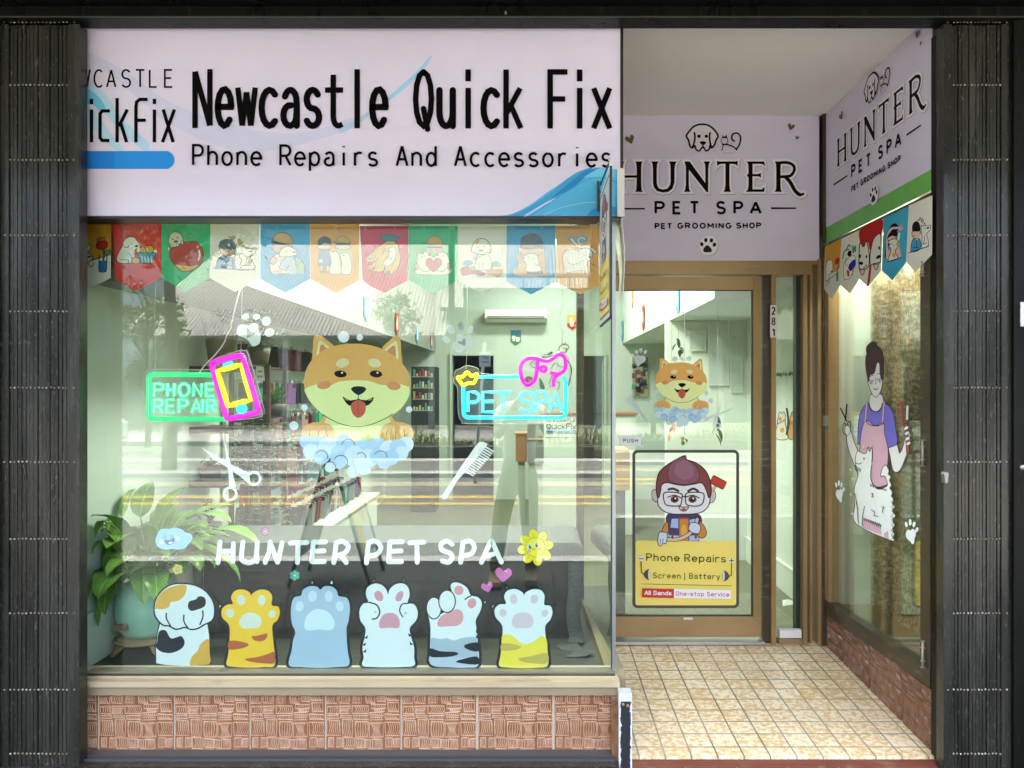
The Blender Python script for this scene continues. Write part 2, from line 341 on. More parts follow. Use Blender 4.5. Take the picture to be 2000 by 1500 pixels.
def m_paving():
    n = NM('dark_stone_paving', .5); b = n.n('ShaderNodeTexBrick'); b.offset = .5
    n.l(n.scale(1.6, 2.4, 1), b.inputs['Vector']); b.inputs['Scale'].default_value = 1; b.inputs['Mortar Size'].default_value = .012
    b.inputs['Color1'].default_value = (.035, .036, .037, 1); b.inputs['Color2'].default_value = (.052, .053, .053, 1); b.inputs['Mortar'].default_value = (.01, .01, .01, 1)
    n.col(n.mix(n.ramp(n.noise(2, None, 6), [(.5, 0.0), (.75, .4)]), b.outputs['Color'], (.06, .06, .055))); n.ro(n.ramp(n.noise(1.3), [(.35, .8), (.7, .95)])); n.b.inputs['Specular IOR Level'].default_value = .12; return n.m
PAVE = m_paving()
def m_timber(c0, c1, name, rough=.45):
    n = NM(name, rough); n.col(n.ramp(n.noise(7, n.scale(1, 8, 1), 6), [(.3, c0), (.7, c1)])); return n.m
WOODF = m_timber((.12, .125, .08), (.17, .17, .11), 'grey_green_boards'); RACKW = m_timber((.055, .020, .010), (.09, .036, .018), 'reddish_timber', .5); PINE = m_timber((.42, .27, .12), (.52, .35, .17), 'pale_timber')
SILV = mat('9aa09c', .35, .8); CHROME = mat('8f8f86', .35, .8); RIV = mat('8f897c', .4, .3); WHITE = mat((.72, .74, .71), .5); PIPEW = mat((.42, .37, .28), .4, .3)
BROWNT = m_bronze((.12, .032, .020), (.2, .065, .04), 'red_brown_step_tile'); BROWNT.node_tree.nodes['Principled BSDF'].inputs['Metallic'].default_value = 0
GLASS = glassmat('shopfront_glass', .028, (.945, .98, .94), .6); GLASS2 = glassmat('clear_pane', .02, (.95, .985, .95), .8)
ACRY = frost(glassmat('clear_acrylic', .0, (.97, .98, .97), .35), .07)
EPS = .002
# ================================================================ ground and street
def struct(name, mb, m, **k):
    o = mb.build(name, m); tag(o, kind='structure'); return o
struct('footpath', MB().box(-14, 14, -.9, 2.99, -.30, -.15), PAVE)
struct('kerb', MB().box(-16, 16, -1.12, -.902, -.40, -.145), m_asphalt((.3, .3, .28), (.42, .41, .38), 'pale_kerb_stone', 40, .7), )
struct('road', MB().box(-60, 60, -16.6, -1.122, -.42, -.30), m_asphalt((.115, .112, .10), (.17, .165, .145), 'worn_asphalt', 50, .8))
struct('ground', MB().box(-90, 90, -100, 60, -.60, -.425), m_asphalt((.2, .2, .17), (.3, .3, .25), 'dry_ground', 4))
struct('far_kerb', MB().box(-60, 60, -16.9, -16.6, -.40, -.16), m_asphalt((.3, .3, .28), (.42, .41, .38), 'kerb_stone', 40, .7))
struct('far_footpath', MB().box(-60, 60, -23.4, -16.9, -.40, -.165), m_asphalt((.28, .27, .25), (.36, .35, .32), 'pale_concrete', 30, .8))
mk = MB()
for y, w, c in ((-5.35, .20, 'y'), (-6.05, .28, 'y'), (-7.7, .6, 'p'), (-12.3, .6, 'w')):
    mk.box(-60, 60, y-w/2, y+w/2, -.2995, -.296, {'y': mat((.55, .36, .07), .6), 'w': mat((.45, .45, .42), .6), 'p': mat((.34, .30, .2), .6)}[c])
struct('road_markings', mk, None)
# entry floor, sloping down to the street
z0, z1 = 0.0, .056
eb = MB(); x0f, x1f = .30, 1.72
eb.add([(x0f, 3.06, z0), (x1f, 3.06, z0), (x1f, 4.32, z1), (x0f, 4.32, z1), (x0f, 3.06, -.2), (x1f, 3.06, -.2), (x1f, 4.32, -.2), (x0f, 4.32, -.2)], [(0,1,2,3), (0,4,5,1), (4,7,6,5), (3,2,6,7), (0,3,7,4), (1,5,6,2)])
struct('entry_floor', eb, TILEF)
st = thing('entry_step', (1.03, 3.0, -.15), 'low red brown ribbed tile step edge at the shop entrance', 'step')
b = MB(); b.box(.392, 1.70, 2.985, 3.058, -.15, -.012)
for k in range(5): b.box(.392, 1.70, 2.990 + k*.013, 2.997 + k*.013, -.012, -.006)
link('nosing', b.mesh('nosing', BROWNT), st)
b = MB()
for k in range(6): b.box(.40 + k*.205, .404 + k*.205, 2.981, 3.0585, -.149, -.0095)
link('grout', b.mesh('grout', mat((.4, .34, .28), .8)), st)
# ================================================================ the shop building shell
# left wall, back wall, right wall, ceiling, floor of the shop; walls around the recess
struct('shop_floor', MB().box(-4.2, 3.0, 4.33, 9.8, -.2, .05), WOODF)
pf = thing('display_platform', (-.8, 3.1, 0), 'dark raised platform floor behind the big display window', 'platform')
b = MB(); b.box(-1.96, .30, 3.12, 4.55, .0, .30); link('deck', b.mesh('deck', m_timber((.045, .05, .04), (.07, .075, .06), 'dark_platform_boards')), pf)
lw = thing('side_wall', (-2.0, 6.4, 0), 'pale green white side wall inside the shop left of the tall plant', 'wall')
b = MB(); b.box(-2.1, -1.96, 3.115, 9.7, .0, 3.3); link('plaster', b.mesh('plaster', WALLW), lw)
b = MB(); b.box(-1.959, -1.945, 3.13, 9.7, .301, .52); b.box(-1.959, -1.94, 3.13, 9.7, .521, .535); link('skirting', b.mesh('skirting', mat((.68, .75, .68), .45)), lw)
rw = thing('party_wall', (1.85, 7, 0), 'pale wall inside the shop seen through the door and sidelight', 'wall')
b = MB(); b.box(1.80, 1.89, 4.33, 9.7, .0, 3.3); b.box(1.60, 1.80, 6.3, 6.42, .05, 3.2); link('plaster', b.mesh('plaster', WALLW), rw)
b = MB(); b.box(1.783, 1.7985, 4.34, 6.29, .051, .24); b.box(1.777, 1.7985, 4.34, 6.29, .2405, .255); link('skirting', b.mesh('skirting', mat((.7, .76, .7), .4)), rw)
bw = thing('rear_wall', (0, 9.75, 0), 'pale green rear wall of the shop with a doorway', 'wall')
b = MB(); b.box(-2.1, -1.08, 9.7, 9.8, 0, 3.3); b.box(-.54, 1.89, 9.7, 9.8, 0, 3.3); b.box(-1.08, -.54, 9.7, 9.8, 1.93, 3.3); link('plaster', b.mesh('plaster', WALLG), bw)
b = MB(); b.box(-1.11, -1.08, 9.66, 9.70, .05, 1.96); b.box(-.54, -.51, 9.66, 9.70, .05, 1.96); b.box(-1.08, -.54, 9.66, 9.70, 1.93, 1.96); link('door_frame', b.mesh('door_frame', mat((.45, .52, .45), .4)), bw)
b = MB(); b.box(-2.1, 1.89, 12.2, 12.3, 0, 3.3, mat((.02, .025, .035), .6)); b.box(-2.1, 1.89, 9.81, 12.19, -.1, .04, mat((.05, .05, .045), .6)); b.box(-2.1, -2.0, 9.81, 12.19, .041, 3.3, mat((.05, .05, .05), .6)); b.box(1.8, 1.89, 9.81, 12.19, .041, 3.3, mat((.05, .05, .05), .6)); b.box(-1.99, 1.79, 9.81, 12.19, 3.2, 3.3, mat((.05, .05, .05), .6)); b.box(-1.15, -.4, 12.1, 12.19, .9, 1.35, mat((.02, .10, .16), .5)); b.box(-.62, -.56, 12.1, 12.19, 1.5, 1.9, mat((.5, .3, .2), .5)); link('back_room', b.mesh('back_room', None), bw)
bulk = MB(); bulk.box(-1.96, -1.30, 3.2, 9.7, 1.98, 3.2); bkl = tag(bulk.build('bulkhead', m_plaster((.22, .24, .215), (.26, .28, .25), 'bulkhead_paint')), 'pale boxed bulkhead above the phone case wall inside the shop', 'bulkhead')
bulk = MB(); bulk.box(1.14, 1.80, 4.72, 9.7, 2.085, 3.2); bkr = tag(bulk.build('bulkhead', WALLW), 'pale boxed bulkhead with hanging flags seen through the glass door', 'bulkhead')
struct('ceiling', MB().box(-2.1, 1.89, 3.11, 9.8, 3.2, 3.3), WALLW)
# shell mass above and beside the shopfront
fac = thing('shop_building', (0, 3.2, 0), 'black framed two bay shopfront building of the recessed entry shop', 'building')
b = MB(); b.box(-6, 6, 3.02, 3.6, 3.30, 5.2); b.box(-6, -2.12, 3.06, 3.6, -.2, 3.30); b.box(1.95, 6, 3.06, 4.4, -.2, 3.30); b.box(-4.2, 4.2, 3.6, 12.6, 3.31, 3.6)
link('wall', b.mesh('wall', mat((.10, .10, .095), .5)), fac)
b = MB(); b.box(.24, 1.90, 3.07, 4.40, 3.072, 3.20); link('porch_ceiling', b.mesh('porch_ceiling', CEIL), fac)
b = MB(); b.box(.24, 1.95, 4.30, 4.40, 2.40, 3.072); b.box(1.662, 1.95, 3.10, 4.40, 2.405, 3.0715); link('fascia_wall', b.mesh('fascia_wall', mat((.3, .28, .25), .6)), fac)
b = MB(); b.box(.20, .262, 3.10, 4.30, 2.30, 3.071); b.box(-1.96, .262, 3.108, 3.16, 2.216, 3.20); link('sign_backing', b.mesh('sign_backing', mat((.05, .05, .045), .5)), fac)
b = MB(); b.box(-5, 5, -.20, 3.0, 3.45, 3.52); b.box(-5, 5, -.25, -.17, 3.30, 3.60)
aw = thing('awning', (0, 1, 3.4), 'flat street awning over the footpath in front of the shop', 'awning'); link('roof_sheet', b.mesh('roof_sheet', mat((.36, .35, .33), .8)), aw)
# awning posts on the kerb: dark pillars seen only as reflections
b = MB(); b.box(-5.2, -4.12, -.85, -.6, -.15, 3.3); tag(b.build('awning_pillar', mat((.03, .03, .03), .5)), 'dark pillar at the kerb reflected at the left end of the window', 'pillar')
b = MB(); b.box(1.1, 2.0, -1.2, -.9, -.15, 3.3)
# ================================================================ black steel head track
hb = thing('head_track', (-.1, 2.95, 2.97), 'long black steel gate track across the top of both shop bays', 'steel track')
b = MB(); b.box(-2.6, 2.2, 2.86, 3.0, 3.022, 3.45); b.box(-2.16, 1.92, 2.915, 3.0, 2.972, 3.019); link('channel', b.mesh('channel', BLACK), hb)
b = MB(); b.box(-2.6, 2.2, 2.852, 2.8595, 3.0225, 3.0275); b.box(-2.16, 1.92, 2.9085, 2.9145, 2.973, 2.9765); link('lip', b.mesh('lip', mat((.06, .065, .05), .3, .3)), hb)
b = MB(); b.ball((-.115, 2.913, 2.992), .004, .003, .008, RIV); link('screw', b.mesh('screw', RIV), hb)
bt = thing('bottom_track', (-.9, 2.95, 0), 'black scuffed steel gate track along the base of the display window', 'steel track')
b = MB(); b.box(-2.2, .334, 2.93, 2.975, -.02, .022); b.box(-1.85, .334, 2.9755, 3.05, -.02, .012); link('channel', b.mesh('channel', GATE), bt)
b = MB(); b.box(-1.82, .325, 3.00, 3.05, .0125, .034); b.box(-1.82, .315, 2.979, 2.984, .0125, .0285); link('rail', b.mesh('rail', mat((.09, .095, .1), .3, .5)), bt)
# jambs
for nm, xa, xb, lab in (('steel_jamb', X(140, 3.0), X(166, 3.03), 'black steel jamb between the folded gate and the display window'), ('steel_jamb', 1.646, 1.72, 'black steel jamb between the grooming window and the right folded gate')):
    t = thing(nm, ((xa+xb)/2, 3.0, -.1), lab, 'jamb'); b = MB(); b.box(xa, xb, 2.985, 3.03 if xa < 0 else 3.085, -.15, 2.972); b.box(xa, xa+.012, 2.975, 2.984, -.15, 2.972); link('post', b.mesh('post', BLACK), t)
    b = MB()
    for k in range(9): b.ball(((xa+xb)/2 + .004, 2.984, .2 + k*.31), .004, .003, .004, RIV, 8, 6)
    link('screws', b.mesh('screws', RIV), t)
for xa, xb, lab in ((-2.9, X(2, 2.95), 'black steel post at the far left edge of the shopfront'), (X(1974, 2.95), 2.6, 'smooth black steel panel at the far right edge of the shopfront')):
    t = thing('steel_post', ((xa+xb)/2, 2.95, -.1), lab, 'post'); b = MB(); b.box(xa, xb, 2.93, 3.05, -.15, 3.02); link('panel', b.mesh('panel', BLACK), t)
b = MB(); b.box(X(1993, 2.93)-.004, X(2010, 2.93), 2.922, 2.9295, Z(638, 2.93), Z(590, 2.93)); t = tag(b.build('wall_plate', mat((.7, .7, .68), .4), None, .003), 'small white switch plate at the right edge of the shopfront', 'switch plate')
b = MB(); b.ball((X(1998, 2.925), 2.928, Z(913, 2.925)), .011, .006, .011, mat('9a9a92', .3, .7)); tag(b.build('bolt_head'), 'round grey bolt head on the far right black panel', 'bolt')
# ================================================================ folded concertina gates
ROWS = [44, 167, 313, 460, 608, 757, 902, 1052, 1197, 1346, 1471]
def gate(px0, px1, label, seed, n=15):
    rnd = random.Random(seed); d = 2.952; t = thing('folding_gate', (X((px0+px1)/2, d), d, -.1), label, 'security gate', 'folded concertina security gates')
    m0, m1 = (16, 20); b = MB(); b.box(X(px0, d), X(px0+m0, d), d-.004, d+.05, -.02, 2.965, GATE); link('stile', b.mesh('stile', GATE), t)
    b = MB(); b.box(X(px1-m1, d), X(px1, d), d-.004, d+.05, -.02, 2.965, GATE); link('stile', b.mesh('stile', GATE), t)
    xs = [px0+m0 + (px1-m1-px0-m0) * (i + .5) / n for i in range(n)]; wpx = (px1-m1-px0-m0) / n
    for i, x in enumerate(xs):
        x += rnd.uniform(-.5, .5); y = d + rnd.uniform(0, .004); w = wpx*.87; tilt = rnd.uniform(-.0012, .0012)
        xa, xb = X(x - w/2, d), X(x + w/2, d); b = MB(); zt = 2.965 - rnd.uniform(0, .004)
        sec = [(xa, y+.04), (xa, y+.001), (xa+.0015, y), (xb-.0015, y), (xb, y+.001), (xb, y+.04)]
        vs = [(p[0] + tilt, p[1], zt) for p in sec] + [(p[0], p[1], -.018) for p in sec]
        b.add(vs, [(j, j+1, j+7, j+6) for j in range(5)] + [(0,1,2,3,4,5)]); link('slat', b.mesh('slat', GATE), t)
    for q, py in enumerate(ROWS):
        b = MB(); zz = Z(py, d); k0 = [px0+8] if q % 3 == 0 else []
        for x in xs + ([px1-10] if q % 3 != 1 else []) + k0:
            xx = X(x + rnd.uniform(-.7, .7), d); z = zz + rnd.uniform(-.0012, .0012); r = .0038
            c = rnd.choice([RIV, RIV, mat('8b6f57', .5, .2), mat('a9a598', .4, .2), mat('7d6c58', .5, .2)])
            b.lathe([(r, 0), (r*.9, .002), (r*.45, .003), (r*.4, .0015), (.0001, .001)], (0, 0, 0), c, 8); L = 8*5
            for i in range(len(b.v) - L, len(b.v)): v = b.v[i]; b.v[i] = (xx + v[0], d - .003 - v[2] - .001, z + v[1])
        link('rivet_row', b.mesh('rivet_row', RIV), t)
    b = MB(); b.box(X(px0+m0, d), X(px1-m1, d), d+.045, d+.052, -.02, 2.965); link('lining', b.mesh('lining', mat((.006, .006, .006), .6)), t)
    return t
gl_ = gate(2, 156, 'black folding lattice gate folded back at the left of the display window', 3)
gr_ = gate(1842, 1975, 'black folding lattice gate with key lock folded back at the right of the shop', 5, 14)
b = MB(); lk = (X(1841, 2.95), 2.948, Z(929, 2.95))
sec = arc(0, .012, .009, .009, -30, 210, 10) + [(-.005, -.022), (.005, -.022)]
b.prism([(X(1843, 2.94)+.006 + p[0], Z(932, 2.94) + p[1]) for p in sec], 'y', 2.93, 2.955, CHROME); link('lock_cylinder', b.mesh('lock_cylinder', CHROME), gr_)
# ================================================================ plinths with moulded tiles
def ridge(b, pts, w, h, m, face):
    """raised rounded ridge; pts in (u,v); face(u,v,out)->xyz"""
    n = len(pts); vs = []
    for i in range(n):
        a, c = pts[max(i-1, 0)], pts[min(i+1, n-1)]; dx, dy = c[0]-a[0], c[1]-a[1]; L = math.hypot(dx, dy) or 1; nx, ny = -dy/L*w/2, dx/L*w/2; p = pts[i]
        vs += [face(p[0]+nx, p[1]+ny, 0), face(p[0]+nx*.45, p[1]+ny*.45, h), face(p[0]-nx*.45, p[1]-ny*.45, h), face(p[0]-nx, p[1]-ny, 0)]
    fs = [(i*4+k, (i+1)*4+k, (i+1)*4+k+1, i*4+k+1) for i in range(n-1) for k in range(3)] + [(0, 1, 2, 3), tuple(n*4-4+k for k in (3, 2, 1, 0))]
    b.add(vs, fs, m)
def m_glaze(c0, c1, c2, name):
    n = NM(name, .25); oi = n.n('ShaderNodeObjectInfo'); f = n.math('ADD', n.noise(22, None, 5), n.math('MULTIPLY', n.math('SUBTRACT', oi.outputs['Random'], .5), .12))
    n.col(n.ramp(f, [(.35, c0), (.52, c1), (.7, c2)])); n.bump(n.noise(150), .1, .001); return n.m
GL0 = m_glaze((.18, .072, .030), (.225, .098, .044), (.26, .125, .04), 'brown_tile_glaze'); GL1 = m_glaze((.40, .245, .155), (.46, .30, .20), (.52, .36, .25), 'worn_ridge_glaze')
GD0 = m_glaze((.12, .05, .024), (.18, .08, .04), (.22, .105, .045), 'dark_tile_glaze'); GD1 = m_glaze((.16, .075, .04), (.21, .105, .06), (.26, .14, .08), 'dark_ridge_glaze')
CELLS = [(105,168,228,268,5,-1),(250,172,380,268,5,.6),(412,172,515,270,5,-.2),(567,172,672,262,4,-1),(695,182,790,240,5,.3),(806,168,945,236,6,-.8),
 (112,305,240,395,4,.8),(255,303,388,338,7,0),(262,362,375,398,6,-.3),(410,296,600,396,7,.9),(622,275,800,330,7,.4),(668,340,780,368,3,0),(822,258,950,370,5,-.9),
 (115,412,250,452,6,.5),(266,412,402,448,7,-.3),(425,412,600,464,9,.3),(612,380,772,412,6,0),(612,440,770,474,6,0),(786,402,955,462,7,-.8),
 (118,475,268,655,6,.7),(292,462,415,672,5,-.7),(440,488,590,676,6,.1),(606,506,764,680,7,-.6),(792,496,955,664,6,1),
 (132,685,196,805,3,-.5),(230,688,300,805,4,.5),(312,690,432,820,5,.9),(452,700,546,815,5,-.2),(562,712,640,812,4,-.7),(648,708,756,820,6,.8),(790,692,880,805,4,0),(890,702,970,808,4,.2),
 (122,842,265,866,8,0),(330,840,560,866,11,0),(590,832,742,866,8,0),(770,838,945,866,9,0)]
def tile_mesh(w, h, base, rd, cut=0, keep=1):
    """one moulded tile in the x-z plane, facing -y, lower left corner at the origin"""
    b = MB(); rnd = random.Random(11); g = .004; X0, X1 = w*cut, w*keep
    b.prism([(X0+g, g), (X1-g, g), (X1-g, h-g*.5), (X0+g, h-g*.5)], 'y', 0, .02, base)
    f = lambda u, v, o: (min(max(u, X0+g), X1-g), -o, v)
    U = lambda z: (z-95)/880*w; V = lambda z: h - (z-150)/722*h
    for x0, y0, x1, y1, n, cv in CELLS:
        j = lambda: rnd.uniform(-7, 7)
        q = [(x0+j(), y0+j()), (x1+j(), y0+j()), (x1+j(), y1+j()), (x0+j(), y1+j())]
        if U(x0) > X1-g or U(x1) < X0+g: continue
        pts = [(U(a), V(c)) for a, c in q]; ridge(b, pts + [pts[0]], .0034*1.25, .0026, rd, f)
        for k in range(1, n+1):
            t = k/(n+1.0); top = (q[0][0]*(1-t)+q[1][0]*t, q[0][1]*(1-t)+q[1][1]*t); bot = (q[3][0]*(1-t)+q[2][0]*t, q[3][1]*(1-t)+q[2][1]*t)
            bow = cv*(x1-x0)*.16 if n < 8 else 0; sk = cv*(x1-x0)*.1
            if cv in (.1, -.6): bow = (t-.5)*(x1-x0)*(.5 if cv > 0 else -.5)
            pp = [(U(top[0]*(1-s)+bot[0]*s + bow*math.sin(s*math.pi) - sk*(s-.5)), V(top[1]*(1-s)+bot[1]*s)) for s in (0, .25, .5, .75, 1)]
            ridge(b, pp, .0030, .0022, rd, f)
    return b
pl = thing('display_plinth', (-.75, 3.06, 0), 'low wall of brown moulded tiles below the big display window', 'plinth')
b = MB(); b.box(X(158, 3.07), .33, 3.082, 3.14, -.15, .345); link('core', b.mesh('core', mat((.5, .42, .3), .8)), pl)
b = MB(); b.box(X(158, 3.07), .33, 3.066, 3.0815, -.02, .259); link('grout', b.mesh('grout', m_asphalt((.42, .36, .26), (.58, .5, .38), 'speckled_grout', 160)), pl)
EDG = [192, 340, 487.5, 635.5, 783.5, 932.5, 1081.5]; tw = X(147.8+CX, 3.06); th = .259 - .016
tm = tile_mesh(tw, th, GL0, GL1).mesh('moulded_tile', None)
for e in EDG[:-1]:
    o = link('moulded_tile', tm, pl); o.matrix_parent_inverse = Matrix.Translation(pl.location).inverted(); o.location = (X(e, 3.06), 3.060, .016)
fm = tile_mesh(tw, th, GL0, GL1, 0, .85).mesh('moulded_tile', None); o = link('moulded_tile', fm, pl); o.location = (X(1081.5, 3.06), 3.06, .016)
fm = tile_mesh(tw, th, GL0, GL1, .78, 1).mesh('moulded_tile', None); o = link('moulded_tile', fm, pl); o.location = (X(191.5, 3.06) - tw, 3.06, .016)
RX = 1.655
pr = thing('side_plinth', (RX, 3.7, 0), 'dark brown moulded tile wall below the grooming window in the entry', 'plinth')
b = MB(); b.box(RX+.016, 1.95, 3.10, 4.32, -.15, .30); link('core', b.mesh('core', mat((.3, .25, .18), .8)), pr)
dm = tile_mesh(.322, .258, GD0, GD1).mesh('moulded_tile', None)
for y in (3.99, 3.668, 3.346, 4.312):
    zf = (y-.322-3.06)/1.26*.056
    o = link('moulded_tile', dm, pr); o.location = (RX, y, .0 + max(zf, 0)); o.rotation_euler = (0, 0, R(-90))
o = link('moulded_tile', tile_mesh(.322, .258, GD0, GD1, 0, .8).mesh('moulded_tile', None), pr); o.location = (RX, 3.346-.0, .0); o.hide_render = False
bpy.data.objects.remove(o)
# ================================================================ display window frame and glass
wf = thing('display_window', (-.75, 3.09, .34), 'large shop display window with bronze sill and corner glass return', 'shop window')
GB, GT = .346, 2.236
b = MB(); b.box(X(160, 3.04), .330, 3.07, 3.125, .302, GB); link('glazing_channel', b.mesh('glazing_channel', OLIVE), wf)
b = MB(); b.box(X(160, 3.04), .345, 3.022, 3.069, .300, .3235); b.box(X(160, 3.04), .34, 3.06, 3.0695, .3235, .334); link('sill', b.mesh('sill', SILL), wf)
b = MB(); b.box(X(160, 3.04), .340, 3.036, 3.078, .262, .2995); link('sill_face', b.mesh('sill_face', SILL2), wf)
b = MB(); b.box(X(160, 3.04), .330, 3.055, 3.0695, .3345, .3385); link('gasket', b.mesh('gasket', mat((.03, .03, .025), .4)), wf)
b = MB(); b.box(X(150, 3.1), .322, 3.100, 3.106, GB-.01, GT+.02); link('pane', b.mesh('pane', GLASS), wf)
# return pane runs back to the door frame
RA, RB = Vector((.330, 3.10, 0)), Vector((.258, 4.25, 0)); rd_ = (RB-RA).normalized(); rn = Vector((rd_.y, -rd_.x, 0))
def slab(a, c, t, zz0, zz1):
    b = MB(); n = Vector(((c-a).normalized().y, -(c-a).normalized().x, 0)) * t
    p = [a, c, c+n, a+n]; b.add([(v.x, v.y, zz0) for v in p] + [(v.x, v.y, zz1) for v in p], [(0,3,2,1), (4,5,6,7), (0,1,5,4), (1,2,6,5), (2,3,7,6), (3,0,4,7)]); return b
link('pane', slab(RA, RB, .006, GB-.01, 2.30).mesh('pane', GLASS2), wf)
b = MB(); b.box(.322, .336, 3.094, 3.108, .330, GT+.03, SILV); b.box(.3165, .3215, 3.095, 3.107, .34, GT, mat((.03, .04, .035), .4)); link('corner_bar', b.mesh('corner_bar', SILV), wf)
link('return_sill', slab(RA+Vector((-.03, -.03, 0)), RB, .075, .262, .334).mesh('return_sill', SILL2), wf)
link('return_plinth', slab(RA+Vector((-.02, -.1, 0)), RB, .058, -.1, .2615).mesh('return_plinth', GD0), wf)
b = MB(); b.box(X(160, 3.08), .33, 3.06, 3.12, GT, GT+.02); link('head_bar', b.mesh('head_bar', BLACK), wf)
cp = thing('corner_post', (.365, 2.98, 0), 'short peeling black and white post at the corner of the plinth', 'post')
b = MB(); b.box(.336, .388, 2.968, 3.02, -.15, .300)
n = NM('peeling_black_paint', .45); xs = n.sep(); e = n.math('ABSOLUTE', n.math('SUBTRACT', xs[0], .362)); f = n.math('ADD', n.math('MULTIPLY', n.noise(38, None, 5, .7), .03), e)
n.col(n.mix(n.math('MAXIMUM', n.math('GREATER_THAN', f, .0345), n.math('GREATER_THAN', xs[2], .266)), (.015, .015, .017), (.50, .51, .51))); link('steel', b.mesh('steel', n.m), cp)
b = MB(); b.ball((.352, 2.966, .255), .006, .004, .006, mat('8b6f57', .5)); b.ball((.371, 2.966, .250), .006, .004, .006, mat('8b6f57', .5)); link('screw', b.mesh('screw', None), cp)
# ================================================================ main sign
INK = '0a0a0a'
sg = thing('shop_sign', (-.75, 3.03, 2.27), 'wide lilac shop sign reading Newcastle Quick Fix above the display window', 'sign')
SD = 3.03
b = MB(); b.box(X(160, SD), X(1211.5, SD), SD, SD+.03, Z(421.5, SD), 3.03); link('panel', b.mesh('panel', LILAC), sg)
b = MB(); b.box(X(150, SD), .352, SD+.002, SD+.08, Z(426.5, SD), Z(421.8, SD)); b.box(X(1211.8, SD), X(1217, SD), SD-.004, SD+.06, Z(330, SD), 3.03); link('edge_trim', b.mesh('edge_trim', mat('15140f', .4)), sg)
b = MB(); b.box(X(1205, SD), X(1219, SD), SD-.012, SD-.0045, Z(424, SD), Z(330, SD)); b.box(X(1212, SD), X(1219, SD), SD-.0045, 3.6, Z(424, SD), Z(330.5, SD)); link('end_cap', b.mesh('end_cap', mat((.66, .65, .60), .5)), sg)
Q1, Q2 = zx(0, 0, 2.857), zx(600, 0, 2.857)
def cl(p): return (max(p[0], 168.5), p[1])
art = Art(onY(SD), VN, Q1)
art.fill(crom([(480, 290), (620, 350), (760, 440), (930, 560), (1120, 640), (1400, 720), (1700, 740), (1990, 650), (1990, 700), (1700, 800), (1420, 850), (1230, 820), (1050, 745), (900, 660), (760, 540), (620, 420), (482, 330)], True, 5), (.60, .61, .78))
art.fill(crom([(485, 470), (560, 500), (620, 570), (700, 680), (830, 800), (800, 840), (680, 735), (600, 650), (540, 590), (485, 560)], True, 5), (.44, .66, .84))
art.fill(crom([(485, 585), (540, 640), (600, 720), (690, 835), (650, 838), (585, 790), (520, 720), (480, 690)], True, 5), (.46, .67, .85))
art.fill(crom([(485, 500), (540, 530), (590, 600), (560, 620), (520, 585), (484, 575)], True, 5), (.16, .55, .75))
art.xf = Q2
art.fill(crom([(180, 720), (330, 630), (460, 540), (600, 410), (685, 315), (688, 330), (640, 400), (560, 480), (460, 560), (340, 650), (200, 740)], True, 5), (.42, .58, .78))
art.fill(crom([(460, 535), (600, 410), (686, 315), (688, 330), (640, 400), (560, 480), (460, 558)], True, 5), (.35, .62, .84))
BL1, BL2, BL3 = (.055, .36, .66), (.10, .47, .75), (.03, .24, .55)
w1 = crom([(1080, 1204), (1150, 1190), (1240, 1145), (1330, 1080), (1420, 1020), (1500, 970), (1580, 940), (1650, 936), (1742, 950)], False, 6)
art.fill(w1 + [(1742, 1204)], BL2)
art.fill(crom([(1120, 1203), (1210, 1170), (1290, 1125), (1380, 1060), (1440, 1005), (1520, 955), (1590, 940), (1480, 1030), (1400, 1095), (1310, 1150), (1230, 1203)], False, 6), BL1)
art.fill(crom([(1360, 1105), (1440, 1040), (1540, 960), (1600, 942), (1640, 940), (1560, 985), (1470, 1060)], False, 6), BL3)
art.fill(w1[-8:] + [(1742, 990), (1640, 985), (1540, 990), (1590, 960)], (.16, .55, .80))
art.line([(1215, 1205), (1290, 1160), (1340, 1130), (1385, 1110)], 9, (.62, .64, .78), smooth=True)
art.line([(1250, 1203), (1330, 1150), (1430, 1080), (1560, 1005), (1640, 993), (1742, 1020)], 5, (.04, .35, .62), smooth=True)
art.line([(1320, 1203), (1400, 1165), (1500, 1140), (1600, 1130), (1700, 1170)], 5, (.28, .62, .82), smooth=True)
art.fill(crom([(1560, 1203), (1600, 1165), (1680, 1150), (1742, 1165), (1742, 1203)], False, 4), (.03, .30, .62))
rs = random.Random(4)
art.xf = Q1
link('backdrop_print', art.mb.mesh('backdrop_print'), sg)
art.mb = MB()
# blue bar with rounded end
art.fill([(477, 843), (945, 843)] + arc(925, 893, 50, 50, -75, 75, 10) + [(945, 943), (475, 943)], (.016, .22, .70))
art.fill([(640, 843.5), (945, 843.5)] + arc(925, 893, 49, 49, -75, 75, 10) + [(945, 942.5), (640, 942.5)], (.02, .27, .74))
link('blue_bar', art.mb.mesh('blue_bar'), sg); art.mb = MB()
art.xf = lambda x, y: (x, y)
text(art, 'CASTLE', 0, 172, 37, 27, 3.6, INK, centers=[192, 217.5, 246.5, 274, 299.5, 329.5], capst='butt')
art.line([(169, 136), (170.5, 170), (176, 136)], 3.6, INK, cap='butt')
art.xf = Q1
for p in ([(512, 612), (512, 795)], [(512, 552), (512, 582)], [(863, 612), (863, 795)], [(863, 552), (863, 582)],
          [(615, 620), (572, 620), (560, 635), (560, 770), (572, 785), (612, 785)], [(655, 548), (655, 795)], [(712, 612), (668, 700), (664, 705)], [(676, 690), (708, 795)],
          [(825, 556), (782, 556), (764, 570), (760, 600), (760, 795)], [(760, 672), (815, 672)], [(908, 795), (975, 612)], [(912, 612), (968, 795)], [(477, 560), (477, 582)]):
    art.line(p, 19, INK, cap='butt')
link('small_lettering', art.mb.mesh('small_lettering'), sg); art.mb = MB()
art.xf = lambda x, y: (x, y)
